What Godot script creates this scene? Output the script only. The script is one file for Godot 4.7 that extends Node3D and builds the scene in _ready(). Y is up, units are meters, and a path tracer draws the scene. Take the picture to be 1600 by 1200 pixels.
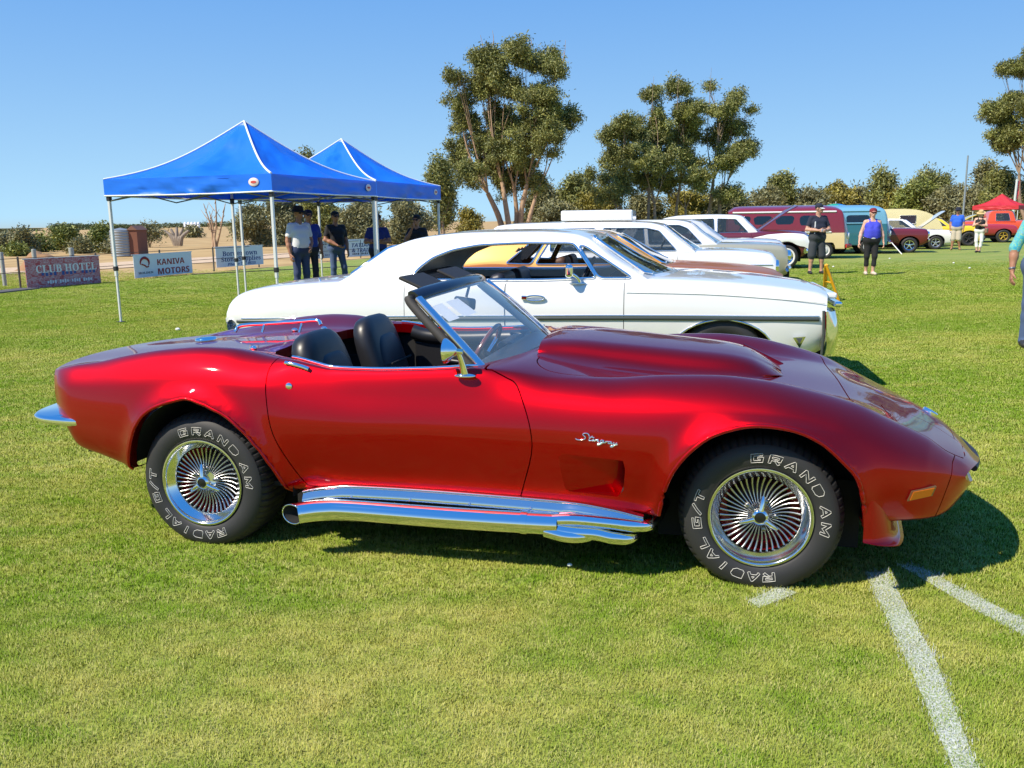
extends Node3D
# An oval with show cars on mown grass. Car axes: x forward, y up, z towards the near side.

var used := {}
var mats := {}

func numbered(n: String) -> String:
	if not used.has(n):
		used[n] = 0
		return n
	used[n] += 1
	return "%s_%03d" % [n, used[n]]

func lin(r: float, g: float, b: float) -> Color:
	return Color(r, g, b).linear_to_srgb()

func mat(called: String, r: float, g: float, b: float, rough := 0.6, metal := 0.0, coat := 0.0) -> StandardMaterial3D:
	if mats.has(called):
		return mats[called]
	var m := StandardMaterial3D.new()
	m.resource_name = called
	m.albedo_color = lin(r, g, b)
	m.roughness = rough
	m.metallic = metal
	if coat > 0.0:
		m.clearcoat_enabled = true
		m.clearcoat = coat
		m.clearcoat_roughness = 0.03
	mats[called] = m
	return m

func glass_mat(called: String, r: float, g: float, b: float, a: float) -> StandardMaterial3D:
	if mats.has(called):
		return mats[called]
	var m := StandardMaterial3D.new()
	m.resource_name = called
	var c := lin(r, g, b)
	c.a = a
	m.albedo_color = c
	m.roughness = 0.02
	m.transparency = BaseMaterial3D.TRANSPARENCY_ALPHA
	mats[called] = m
	return m

func noise_tex(sd: int, freq: float, size: int, ramp: Array, octaves := 4) -> NoiseTexture2D:
	var f := FastNoiseLite.new()
	f.seed = sd
	f.frequency = freq
	f.fractal_octaves = octaves
	var t := NoiseTexture2D.new()
	t.width = size
	t.height = size
	t.seamless = true
	t.noise = f
	var g := Gradient.new()
	var off := PackedFloat32Array()
	var col := PackedColorArray()
	for e in ramp:
		off.append(e[0])
		col.append(e[1])
	g.offsets = off
	g.colors = col
	t.color_ramp = g
	return t

func noise_bump(sd: int, freq: float, size: int, strength: float) -> NoiseTexture2D:
	var f := FastNoiseLite.new()
	f.seed = sd
	f.frequency = freq
	f.fractal_octaves = 4
	var t := NoiseTexture2D.new()
	t.width = size
	t.height = size
	t.seamless = true
	t.as_normal_map = true
	t.bump_strength = strength
	t.noise = f
	return t

# ---------------------------------------------------------------- nodes
func tag(o: Node3D, label := "", category := "", group := "", kind := "") -> Node3D:
	if label:
		o.set_meta("label", label)
	if category:
		o.set_meta("category", category)
	if group:
		o.set_meta("group", group)
	if kind:
		o.set_meta("kind", kind)
	return o

func thing(called: String, label: String, category: String, at := Vector3.ZERO, turn := 0.0, group := "") -> Node3D:
	var o := Node3D.new()
	o.name = numbered(called)
	add_child(o, true)
	o.position = at
	o.rotation.y = turn
	return tag(o, label, category, group)

func obj(called: String, m: ArrayMesh, material: Material, parent: Node3D = null) -> MeshInstance3D:
	var o := MeshInstance3D.new()
	o.name = called if parent else numbered(called)
	o.mesh = m
	o.material_override = material
	(parent if parent else self).add_child(o, true)
	return o

# ---------------------------------------------------------------- splines
func pch(xs: PackedFloat32Array, vs: PackedFloat32Array, x: float) -> float:
	var n := xs.size()
	if x <= xs[0]:
		return vs[0]
	if x >= xs[n - 1]:
		return vs[n - 1]
	var i := xs.bsearch(x) - 1
	if i < 0:
		i = 0
	var h := xs[i + 1] - xs[i]
	var d := (vs[i + 1] - vs[i]) / h
	var m0 := d
	var m1 := d
	if i > 0:
		m0 = slope(xs[i] - xs[i - 1], h, (vs[i] - vs[i - 1]) / (xs[i] - xs[i - 1]), d)
	if i < n - 2:
		m1 = slope(h, xs[i + 2] - xs[i + 1], d, (vs[i + 2] - vs[i + 1]) / (xs[i + 2] - xs[i + 1]))
	var t := (x - xs[i]) / h
	var t2 := t * t
	var t3 := t2 * t
	return (2 * t3 - 3 * t2 + 1) * vs[i] + (t3 - 2 * t2 + t) * h * m0 + (-2 * t3 + 3 * t2) * vs[i + 1] + (t3 - t2) * h * m1

func slope(h0: float, h1: float, d0: float, d1: float) -> float:
	if d0 * d1 <= 0.0:
		return 0.0
	var w0 := 2 * h1 + h0
	var w1 := h1 + 2 * h0
	return (w0 + w1) / (w0 / d0 + w1 / d1)

class Curve1:
	var x := PackedFloat32Array()
	var v := PackedFloat32Array()
	func _init(pts: Array, k := 1) -> void:
		for p in pts:
			x.append(p[0])
			v.append(p[k])

func at(c: Curve1, x: float) -> float:
	return pch(c.x, c.v, x)

func smooth_path(pts: Array, per := 6, closed := false) -> PackedVector3Array:
	var out := PackedVector3Array()
	var n := pts.size()
	var last := n if closed else n - 1
	for i in last:
		var a: Vector3 = pts[(i - 1 + n) % n] if closed or i > 0 else pts[0] * 2.0 - pts[1]
		var b: Vector3 = pts[i]
		var c: Vector3 = pts[(i + 1) % n]
		var d: Vector3 = pts[(i + 2) % n] if closed or i < n - 2 else pts[n - 1] * 2.0 - pts[n - 2]
		for k in per:
			out.append(b.cubic_interpolate(c, a, d, float(k) / per))
	if not closed:
		out.append(pts[n - 1])
	return out

func smooth2(pts: Array, per := 5, closed := true) -> PackedVector2Array:
	var q := []
	for p in pts:
		q.append(Vector3(p[0], p[1], 0))
	var out := PackedVector2Array()
	for p in smooth_path(q, per, closed):
		out.append(Vector2(p.x, p.y))
	return out

func poly(pts: Array) -> PackedVector2Array:
	var out := PackedVector2Array()
	for p in pts:
		out.append(Vector2(p[0], p[1]))
	return out

func rounded(pts: Array, r: float, per := 4) -> PackedVector2Array:
	var out := PackedVector2Array()
	var n := pts.size()
	for i in n:
		var p := Vector2(pts[i][0], pts[i][1])
		var a := Vector2(pts[(i + n - 1) % n][0], pts[(i + n - 1) % n][1])
		var b := Vector2(pts[(i + 1) % n][0], pts[(i + 1) % n][1])
		var ra: float = minf(r, p.distance_to(a) * 0.45)
		var rb: float = minf(r, p.distance_to(b) * 0.45)
		var s := p + (a - p).normalized() * ra
		var e := p + (b - p).normalized() * rb
		for k in per + 1:
			var t := float(k) / per
			out.append(s.lerp(p, t).lerp(p.lerp(e, t), t))
	return out

# ---------------------------------------------------------------- mesh builder
class MB:
	var v := PackedVector3Array()
	var n := PackedVector3Array()
	var c := PackedColorArray()
	var uv := PackedVector2Array()

	func tri(a: Vector3, b: Vector3, d: Vector3, na: Vector3, nb: Vector3, nd: Vector3) -> void:
		if (b - a).cross(d - a).dot(na + nb + nd) > 0.0:
			v.append(a); v.append(d); v.append(b)
			n.append(na); n.append(nd); n.append(nb)
		else:
			v.append(a); v.append(b); v.append(d)
			n.append(na); n.append(nb); n.append(nd)

	func flat(a: Vector3, b: Vector3, d: Vector3) -> void:
		var m := (d - a).cross(b - a).normalized()
		tri(a, b, d, m, m, m)

	func quad(a: Vector3, b: Vector3, d: Vector3, e: Vector3) -> void:
		flat(a, b, d)
		flat(a, d, e)

	func quadn(a: Vector3, b: Vector3, d: Vector3, e: Vector3, m: Vector3) -> void:
		tri(a, b, d, m, m, m)
		tri(a, d, e, m, m, m)

	func grid(rows: Array, sign := 1.0, closed := false) -> void:
		var nr := rows.size()
		var nc: int = rows[0].size()
		var nn := []
		for i in nr:
			var line := PackedVector3Array()
			line.resize(nc)
			var up: PackedVector3Array = rows[mini(i + 1, nr - 1)]
			var dn: PackedVector3Array = rows[maxi(i - 1, 0)]
			var me: PackedVector3Array = rows[i]
			for j in nc:
				var j1 := (j + 1) % nc if closed else mini(j + 1, nc - 1)
				var j0 := (j - 1 + nc) % nc if closed else maxi(j - 1, 0)
				var m := (up[j] - dn[j]).cross(me[j1] - me[j0]) * sign
				line[j] = m.normalized()
			nn.append(line)
		for i in nr - 1:
			for j in (nc if closed else nc - 1):
				var k := (j + 1) % nc
				var a: Vector3 = rows[i][j]
				var b: Vector3 = rows[i][k]
				var d: Vector3 = rows[i + 1][k]
				var e: Vector3 = rows[i + 1][j]
				tri(a, b, d, nn[i][j], nn[i][k], nn[i + 1][k])
				tri(a, d, e, nn[i][j], nn[i + 1][k], nn[i + 1][j])

	# a tube along a path; r is a number or one number per point; flat_k squashes it along "side"
	func tube(path: PackedVector3Array, r, segs := 10, caps := true, closed := false, up := Vector3.UP, squash := 1.0) -> void:
		var np := path.size()
		var rows := []
		for i in np:
			var t: Vector3
			if closed:
				t = path[(i + 1) % np] - path[(i - 1 + np) % np]
			else:
				t = path[mini(i + 1, np - 1)] - path[maxi(i - 1, 0)]
			t = t.normalized()
			var u := up if absf(up.dot(t)) < 0.95 else Vector3(0.3, 0.1, 1).normalized()
			var s := t.cross(u).normalized()
			u = s.cross(t).normalized()
			var rr: float = r if r is float else r[i]
			var ring := PackedVector3Array()
			for k in segs:
				var a := TAU * k / segs
				ring.append(path[i] + s * cos(a) * rr * squash + u * sin(a) * rr)
			rows.append(ring)
		if closed:
			rows.append(rows[0])
		grid(rows, 1.0, true)
		if caps and not closed:
			for e in [0, np - 1]:
				var m: Vector3 = (path[0] - path[1]).normalized() if e == 0 else (path[np - 1] - path[np - 2]).normalized()
				for k in segs:
					tri(path[e], rows[e][k], rows[e][(k + 1) % segs], m, m, m)

	# profile of (radius, height) turned about the local y axis of xf
	func lathe(prof: Array, segs: int, xf := Transform3D(), crease := 0.6) -> void:
		var np := prof.size()
		var sn := []
		for i in np - 1:
			var d: Vector2 = prof[i + 1] - prof[i]
			sn.append(Vector2(d.y, -d.x).normalized())
		for i in np - 1:
			var n0: Vector2 = sn[i]
			var n1: Vector2 = sn[i]
			if i > 0 and sn[i - 1].dot(sn[i]) > crease:
				n0 = (sn[i - 1] + sn[i]).normalized()
			if i < np - 2 and sn[i + 1].dot(sn[i]) > crease:
				n1 = (sn[i + 1] + sn[i]).normalized()
			var p0: Vector2 = prof[i]
			var p1: Vector2 = prof[i + 1]
			for k in segs:
				var a := TAU * k / segs
				var b := TAU * (k + 1) / segs
				var ca := Vector3(cos(a), 0, sin(a))
				var cb := Vector3(cos(b), 0, sin(b))
				var y := Vector3.UP
				var q0 := xf * (ca * p0.x + y * p0.y)
				var q1 := xf * (cb * p0.x + y * p0.y)
				var q2 := xf * (cb * p1.x + y * p1.y)
				var q3 := xf * (ca * p1.x + y * p1.y)
				var m0 := (xf.basis * (ca * n0.x + y * n0.y)).normalized()
				var m1 := (xf.basis * (cb * n0.x + y * n0.y)).normalized()
				var m2 := (xf.basis * (cb * n1.x + y * n1.y)).normalized()
				var m3 := (xf.basis * (ca * n1.x + y * n1.y)).normalized()
				if p0.x > 1e-5:
					tri(q0, q1, q2, m0, m1, m2)
				if p1.x > 1e-5:
					tri(q0, q2, q3, m0, m2, m3)

	func box(at: Vector3, size: Vector3, basis := Basis(), bev := 0.0) -> void:
		var h := size * 0.5
		if bev <= 0.0:
			for ax in 3:
				for sg in [-1.0, 1.0]:
					var q := []
					var m := Vector3()
					m[ax] = sg
					for e in [[-1, -1], [1, -1], [1, 1], [-1, 1]]:
						var p := Vector3()
						p[ax] = sg * h[ax]
						p[(ax + 1) % 3] = e[0] * h[(ax + 1) % 3]
						p[(ax + 2) % 3] = e[1] * h[(ax + 2) % 3]
						q.append(at + basis * p)
					quadn(q[0], q[1], q[2], q[3], (basis * m).normalized())
			return
		# rounded with smooth corner patches
		var seg := 3
		for ax in 3:
			for sg in [-1.0, 1.0]:
				var rows := []
				var nrm := []
				var b1 := (ax + 1) % 3
				var b2 := (ax + 2) % 3
				var us := steps(h[b1], bev, seg)
				var vs := steps(h[b2], bev, seg)
				for uu in us:
					var row := PackedVector3Array()
					var rn := PackedVector3Array()
					for vv in vs:
						var p := Vector3()
						p[ax] = sg * h[ax]
						p[b1] = uu
						p[b2] = vv
						var core := p.clamp(-(h - Vector3.ONE * bev), h - Vector3.ONE * bev)
						var d := (p - core).normalized()
						row.append(at + basis * (core + d * bev))
						rn.append((basis * d).normalized())
					rows.append(row)
					nrm.append(rn)
				for i in rows.size() - 1:
					for j in vs.size() - 1:
						tri(rows[i][j], rows[i + 1][j], rows[i + 1][j + 1], nrm[i][j], nrm[i + 1][j], nrm[i + 1][j + 1])
						tri(rows[i][j], rows[i + 1][j + 1], rows[i][j + 1], nrm[i][j], nrm[i + 1][j + 1], nrm[i][j + 1])

	func steps(h: float, b: float, seg: int) -> Array:
		var o := []
		for i in seg + 1:
			o.append(-h + b * (1.0 - cos(PI / 4 * i / seg) / cos(PI / 4) * 0.0) * (float(i) / seg))
		for i in seg + 1:
			o.append(h - b + b * float(i) / seg)
		return o

	func ball(at: Vector3, r: Vector3, nu := 12, nv := 8, basis := Basis()) -> void:
		for i in nv:
			for j in nu:
				var q := []
				var m := []
				for e in [[0, 0], [0, 1], [1, 1], [1, 0]]:
					var th: float = PI * (i + e[0]) / nv
					var ph: float = TAU * (j + e[1]) / nu
					var d := Vector3(sin(th) * cos(ph), cos(th), sin(th) * sin(ph))
					q.append(at + basis * (d * r))
					m.append((basis * (d / r)).normalized())
				if i > 0:
					tri(q[0], q[1], q[2], m[0], m[1], m[2])
				if i < nv - 1:
					tri(q[0], q[2], q[3], m[0], m[2], m[3])

	# a flat outline in xf's x-y plane, thickened along its z from 0 to depth
	func prism(outline: PackedVector2Array, depth: float, xf := Transform3D()) -> void:
		var idx := Geometry2D.triangulate_polygon(outline)
		var zn := xf.basis.z.normalized()
		var o := zn * 0.0
		for i in range(0, idx.size(), 3):
			var a := xf * Vector3(outline[idx[i]].x, outline[idx[i]].y, 0)
			var b := xf * Vector3(outline[idx[i + 1]].x, outline[idx[i + 1]].y, 0)
			var d := xf * Vector3(outline[idx[i + 2]].x, outline[idx[i + 2]].y, 0)
			tri(a, b, d, -zn, -zn, -zn)
			o = xf.basis.z * depth
			tri(a + o, b + o, d + o, zn, zn, zn)
		var k := outline.size()
		var ccw := 1.0 if not Geometry2D.is_polygon_clockwise(outline) else -1.0
		for i in k:
			var p := outline[i]
			var q := outline[(i + 1) % k]
			var e := q - p
			var m := (xf.basis * Vector3(e.y, -e.x, 0)).normalized() * ccw
			var a := xf * Vector3(p.x, p.y, 0)
			var b := xf * Vector3(q.x, q.y, 0)
			quadn(a, b, b + xf.basis.z * depth, a + xf.basis.z * depth, m)

	func soup(s: Soup, mirror := 0) -> void:   # 0 near half, 1 far half, 2 both
		if mirror != 1:
			for i in range(0, s.p.size(), 3):
				tri(s.p[i], s.p[i + 1], s.p[i + 2], s.n[i], s.n[i + 1], s.n[i + 2])
		if mirror > 0:
			var f := Vector3(1, 1, -1)
			for i in range(0, s.p.size(), 3):
				tri(s.p[i] * f, s.p[i + 1] * f, s.p[i + 2] * f, s.n[i] * f, s.n[i + 1] * f, s.n[i + 2] * f)

	# walls from the cut edges, going along -normal (plus a fixed way) by depth
	func rims(segs: Array, depth: float, way := Vector3.ZERO, mirror := 0) -> void:
		var f := Vector3(1, 1, -1)
		for s in segs:
			var a: Vector3 = s[0]
			var b: Vector3 = s[1]
			if a.distance_squared_to(b) < 1e-9:
				continue
			var a2: Vector3 = a + (way - s[2]) * depth if way == Vector3.ZERO else a + way * depth
			var b2: Vector3 = b + (way - s[3]) * depth if way == Vector3.ZERO else b + way * depth
			if mirror != 1:
				quad(a, b, b2, a2)
			if mirror > 0:
				quad(a * f, b * f, b2 * f, a2 * f)

	func add_mesh(m: Mesh, xf: Transform3D) -> void:
		for s in m.get_surface_count():
			var ar := m.surface_get_arrays(s)
			var pv: PackedVector3Array = ar[Mesh.ARRAY_VERTEX]
			var pn: PackedVector3Array = ar[Mesh.ARRAY_NORMAL]
			var ix: PackedInt32Array = ar[Mesh.ARRAY_INDEX] if ar[Mesh.ARRAY_INDEX] != null else PackedInt32Array(range(pv.size()))
			for i in range(0, ix.size() - 2, 3):
				tri(xf * pv[ix[i]], xf * pv[ix[i + 1]], xf * pv[ix[i + 2]], (xf.basis * pn[ix[i]]).normalized(), (xf.basis * pn[ix[i + 1]]).normalized(), (xf.basis * pn[ix[i + 2]]).normalized())

	func done() -> ArrayMesh:
		var a := []
		a.resize(Mesh.ARRAY_MAX)
		a[Mesh.ARRAY_VERTEX] = v
		a[Mesh.ARRAY_NORMAL] = n
		if c.size() == v.size() and c.size() > 0:
			a[Mesh.ARRAY_COLOR] = c
		if uv.size() == v.size() and uv.size() > 0:
			a[Mesh.ARRAY_TEX_UV] = uv
		var m := ArrayMesh.new()
		if v.size() > 0:
			m.add_surface_from_arrays(Mesh.PRIMITIVE_TRIANGLES, a)
		return m

class Soup:
	var p := PackedVector3Array()
	var n := PackedVector3Array()
	func add(a: Vector3, b: Vector3, c: Vector3, na: Vector3, nb: Vector3, nc: Vector3) -> void:
		p.append(a); p.append(b); p.append(c)
		n.append(na); n.append(nb); n.append(nc)

func soup_of(rows: Array, sign := 1.0) -> Soup:
	var mb := MB.new()
	mb.grid(rows, sign)
	var s := Soup.new()
	s.p = mb.v
	s.n = mb.n
	return s

# cuts a soup where f is zero: [below, above, edges of the cut]
func cut(s: Soup, f: Callable, level := 0.0) -> Array:
	var lo := Soup.new()
	var hi := Soup.new()
	var edges := []
	var cache := {}
	for i in range(0, s.p.size(), 3):
		var d := [0.0, 0.0, 0.0]
		var k := 0
		for j in 3:
			var q := s.p[i + j]
			if cache.has(q):
				d[j] = cache[q]
			else:
				d[j] = f.call(q) - level
				cache[q] = d[j]
			if d[j] < 0.0:
				k += 1
		if k == 3:
			lo.add(s.p[i], s.p[i + 1], s.p[i + 2], s.n[i], s.n[i + 1], s.n[i + 2])
		elif k == 0:
			hi.add(s.p[i], s.p[i + 1], s.p[i + 2], s.n[i], s.n[i + 1], s.n[i + 2])
		else:
			var one := 0
			for j in 3:
				if (d[j] < 0.0) == (k == 1):
					one = j
			var a := i + one
			var b := i + (one + 1) % 3
			var c := i + (one + 2) % 3
			var da: float = d[one]
			var tb: float = da / (da - d[(one + 1) % 3])
			var tc: float = da / (da - d[(one + 2) % 3])
			var pb := s.p[a].lerp(s.p[b], tb)
			var pc := s.p[a].lerp(s.p[c], tc)
			var nb := s.n[a].lerp(s.n[b], tb).normalized()
			var nc := s.n[a].lerp(s.n[c], tc).normalized()
			var x := lo if k == 1 else hi
			var y := hi if k == 1 else lo
			x.add(s.p[a], pb, pc, s.n[a], nb, nc)
			y.add(pb, s.p[b], s.p[c], nb, s.n[b], s.n[c])
			y.add(pb, s.p[c], pc, nb, s.n[c], nc)
			edges.append([pb, pc, nb, nc])
	return [lo, hi, edges]

# signed distance to an outline, negative inside; far outside it is only a large number
func sd(pts: PackedVector2Array, q: Vector2, reach := 0.15) -> float:
	var lo := Vector2(1e9, 1e9)
	var best := 1e9
	var inside := false
	var n := pts.size()
	var a := pts[n - 1]
	for i in n:
		var b := pts[i]
		var e := b - a
		var w := q - a
		var t := clampf(w.dot(e) / maxf(e.length_squared(), 1e-12), 0.0, 1.0)
		best = minf(best, (w - e * t).length_squared())
		if (a.y > q.y) != (b.y > q.y) and q.x < (b.x - a.x) * (q.y - a.y) / (b.y - a.y) + a.x:
			inside = not inside
		a = b
	return -sqrt(best) if inside else sqrt(best)

func side_cut(pts: PackedVector2Array, cond = null) -> Callable:
	var r := Rect2(pts[0], Vector2.ZERO)
	for p in pts:
		r = r.expand(p)
	r = r.grow(0.12)
	return func(p: Vector3) -> float:
		var q := Vector2(p.x, p.y)
		if not r.has_point(q) or (cond != null and not cond.call(p)):
			return 0.12
		return sd(pts, q)

func top_cut(pts: PackedVector2Array, cond = null) -> Callable:
	var r := Rect2(pts[0], Vector2.ZERO)
	for p in pts:
		r = r.expand(p)
	r = r.grow(0.12)
	return func(p: Vector3) -> float:
		var q := Vector2(p.x, p.z)
		if not r.has_point(q) or (cond != null and not cond.call(p)):
			return 0.12
		return sd(pts, q)

func flip(m: ArrayMesh) -> ArrayMesh:   # the same mesh mirrored to the far side
	var a := m.surface_get_arrays(0)
	var b := MB.new()
	var pv: PackedVector3Array = a[Mesh.ARRAY_VERTEX]
	var pn: PackedVector3Array = a[Mesh.ARRAY_NORMAL]
	var f := Vector3(1, 1, -1)
	for i in range(0, pv.size(), 3):
		b.tri(pv[i] * f, pv[i + 1] * f, pv[i + 2] * f, pn[i] * f, pn[i + 1] * f, pn[i + 2] * f)
	return b.done()

func text_mesh(s: String, height: float, bold := true, serif := false, italic := 0.0) -> ArrayMesh:
	var f := SystemFont.new()
	f.font_names = PackedStringArray(["Droid Serif" if serif else "Droid Sans"])
	f.font_weight = 700 if bold else 400
	var t := TextMesh.new()
	t.text = s
	t.font = f
	t.font_size = 64
	t.pixel_size = height / 46.0
	t.depth = 0.004
	t.curve_step = 2.0
	var mb := MB.new()
	mb.add_mesh(t, Transform3D(Basis(Vector3(1, 0, 0), Vector3(italic, 1, 0), Vector3(0, 0, 1)), Vector3.ZERO))
	return mb.done()

func _ready() -> void:
	var cam := Camera3D.new()
	cam.name = "camera"
	add_child(cam)
	cam.fov = rad_to_deg(2.0 * atan(600.0 / 1345.0))
	cam.near = 0.05
	cam.far = 3000.0
	cam.transform = Transform3D(Basis(Vector3.RIGHT, -0.1866) * Basis(Vector3.BACK, -0.013), Vector3(0, 1.4763, 0))
	cam.current = true
	var we := WorldEnvironment.new()
	we.name = "environment"
	add_child(we)
	var env := Environment.new()
	env.background_mode = Environment.BG_SKY
	var sm := ProceduralSkyMaterial.new()
	sm.sky_top_color = lin(0.035, 0.2, 0.60)
	sm.sky_horizon_color = lin(0.37, 0.60, 0.76)
	sm.sky_curve = 0.135
	sm.ground_horizon_color = lin(0.45, 0.5, 0.5)
	sm.ground_bottom_color = lin(0.12, 0.14, 0.06)
	sm.sun_angle_max = 8.0
	sm.sky_energy_multiplier = 1.0
	var sky := Sky.new()
	sky.sky_material = sm
	env.sky = sky
	env.tonemap_mode = Environment.TONE_MAPPER_LINEAR
	env.tonemap_exposure = 1.35
	env.sdfgi_enabled = true
	env.ssao_enabled = true
	env.ssil_enabled = true
	we.environment = env
	var sun := DirectionalLight3D.new()
	sun.name = "sun"
	add_child(sun)
	sun.light_energy = 1.58
	sun.light_color = Color(1.0, 0.955, 0.88)
	sun.light_angular_distance = 0.5
	sun.shadow_enabled = true
	var el := deg_to_rad(48.0)
	var az := deg_to_rad(32.0)   # 0 = from the picture's left, positive = from behind the camera
	sun.look_at_from_position(Vector3(-cos(el) * cos(az), sin(el), cos(el) * sin(az)) * 50.0, Vector3.ZERO)
	build_setting()
	build_trees()
	build_fixtures()
	make_corvette()
	build_cars()
	build_people()

# ================================================================ the red convertible
var vA: Array
var vB: Array
var vC: Array
var vD: Array
var vE: Array
var vF: Array

func cv2(pts: Array) -> Array:
	return [Curve1.new(pts, 1), Curve1.new(pts, 2)]

func corvette_tables() -> void:
	vA = cv2([[-1.05, .575, .66], [-.93, .545, .70], [-.8, .475, .73], [-.7, .425, .755], [-.58, .4, .775], [-.42, .365, .8], [-.2, .32, .81], [.45, .3, .8], [1.1, .29, .775], [1.6, .29, .785], [2.1, .29, .81], [2.85, .3, .79], [3.05, .3, .735], [3.28, .3, .66], [3.36, .312, .62], [3.42, .35, .585], [3.49, .42, .54]])
	vB = cv2([[-1.05, .62, .70], [-.9, .615, .755], [-.6, .61, .82], [-.3, .6, .862], [0, .6, .878], [.3, .6, .872], [.5, .6, .858], [.8, .6, .842], [1.1, .6, .836], [1.6, .6, .848], [1.9, .6, .866], [2.2, .6, .88], [2.5, .6, .884], [2.75, .56, .868], [2.9, .525, .842], [3.05, .51, .802], [3.2, .495, .748], [3.35, .48, .69], [3.45, .465, .635], [3.49, .455, .605]])
	vC = cv2([[-1.05, .7, .71], [-.9, .71, .752], [-.6, .73, .805], [-.3, .755, .842], [0, .77, .86], [.3, .765, .85], [.5, .755, .828], [.8, .735, .814], [1.1, .74, .81], [1.6, .735, .82], [1.9, .73, .838], [2.2, .735, .852], [2.5, .725, .856], [2.75, .68, .84], [2.9, .63, .81], [3.05, .59, .77], [3.2, .55, .72], [3.35, .515, .66], [3.45, .48, .605], [3.49, .465, .58]])
	vD = cv2([[-1.05, .785, .66], [-.9, .8, .69], [-.6, .838, .71], [-.4, .88, .715], [-.2, .91, .72], [0, .925, .72], [.12, .922, .715], [.24, .905, .71], [.35, .888, .725], [.46, .88, .75], [.56, .863, .76], [.66, .848, .765], [.82, .846, .768], [1.1, .856, .768], [1.3, .868, .76], [1.45, .855, .735], [1.65, .83, .7], [1.85, .828, .68], [2.1, .845, .672], [2.3, .85, .67], [2.5, .832, .665], [2.67, .797, .655], [2.85, .745, .645], [3, .683, .63], [3.15, .625, .61], [3.37, .53, .57], [3.46, .49, .545], [3.49, .47, .53]])
	vE = cv2([[-1.05, .79, .4], [-.9, .795, .45], [-.5, .82, .45], [-.2, .846, .45], [.15, .868, .45], [.35, .86, .5], [.66, .835, .6], [1.1, .845, .6], [1.3, .868, .55], [1.45, .876, .48], [1.6, .858, .45], [1.85, .822, .43], [2.15, .79, .43], [2.5, .77, .43], [2.67, .755, .43], [2.85, .727, .43], [3, .68, .42], [3.15, .627, .4], [3.37, .527, .37], [3.46, .475, .35], [3.49, .455, .33]])
	vF = cv2([[-1.05, .79, 0], [-.5, .83, 0], [0, .862, 0], [.15, .87, 0], [1.3, .878, 0], [1.5, .882, 0], [1.7, .855, 0], [1.85, .832, 0], [2.15, .8, 0], [2.5, .776, 0], [2.85, .733, 0], [3, .687, 0], [3.15, .633, 0], [3.244, .6, 0], [3.33, .555, 0], [3.41, .497, 0], [3.46, .445, 0], [3.49, .42, 0]])

func bow(s: float) -> float:
	if s > 2.85:
		return -0.17 * pow((s - 2.85) / 0.64, 1.6)
	if s < -0.7:
		return 0.14 * pow((-0.7 - s) / 0.35, 1.4)
	return 0.0

func flare(x: float, y: float) -> float:
	var q := Vector2(x, y)
	var f := 0.0
	for arch in arches:
		if absf(x - (0.04 if arch == arches[0] else 2.5)) < 0.62 and y < 0.86:
			var d := absf(sd(arch, q))
			f = maxf(f, exp(-pow(d / 0.05, 2.0)) * 0.024 + exp(-pow(d / 0.014, 2.0)) * 0.008)
	return f

var arches := []

func cv_section(s: float, per := 9) -> PackedVector3Array:
	var k := []
	for c in [vA, vB, vC, vD, vE, vF]:
		k.append(Vector2(at(c[0], s), at(c[1], s)))
	# the under edge turns in
	var pts := [Vector2(k[0].x - 0.01, k[0].y - 0.05)] + k
	var u := PackedFloat32Array([0.0])
	var ys := PackedFloat32Array([pts[0].x])
	var zs := PackedFloat32Array([pts[0].y])
	for i in range(1, pts.size()):
		u.append(u[i - 1] + maxf(pts[i].distance_to(pts[i - 1]), 0.01))
		ys.append(pts[i].x)
		zs.append(pts[i].y)
	# the mirror image beyond the centre keeps the top level there
	u.append(u[6] + (u[6] - u[5]))
	ys.append(ys[5])
	zs.append(-zs[5])
	var out := PackedVector3Array()
	var b := bow(s)
	for i in 6:
		var n := [2, 9, 7, 9, 9, 10][i] as int
		for j in (n if i < 5 else n + 1):
			var t: float = lerpf(u[i], u[i + 1], float(j) / n)
			var y := pch(u, ys, t)
			var z := pch(u, zs, t)
			if i == 5 and j == n:
				z = 0.0
			var x := s + b * pow(z / 0.6, 2.0) - maxf(0.0, s - 3.2) * 0.14
			if i > 0 and i < 3:
				z += flare(x, y)
			out.append(Vector3(x, y, z))
	return out

func body_z(x: float, y: float) -> float:   # the near flank at a point of the side view
	var s := x
	var best := 0.8
	for it in 3:
		var r := cv_section(s)
		for i in range(1, 27):
			if (r[i].y - y) * (r[i + 1].y - y) <= 0.0:
				best = lerpf(r[i].z, r[i + 1].z, (y - r[i].y) / (r[i + 1].y - r[i].y + 1e-9))
				break
		s = x - bow(s) * pow(best / 0.6, 2.0) + maxf(0.0, s - 3.2) * 0.14
	return best

func place_on_flank(pts: PackedVector2Array, off := 0.0) -> PackedVector3Array:
	var o := PackedVector3Array()
	for p in pts:
		o.append(Vector3(p.x, p.y, body_z(p.x, p.y) + off))
	return o

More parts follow.
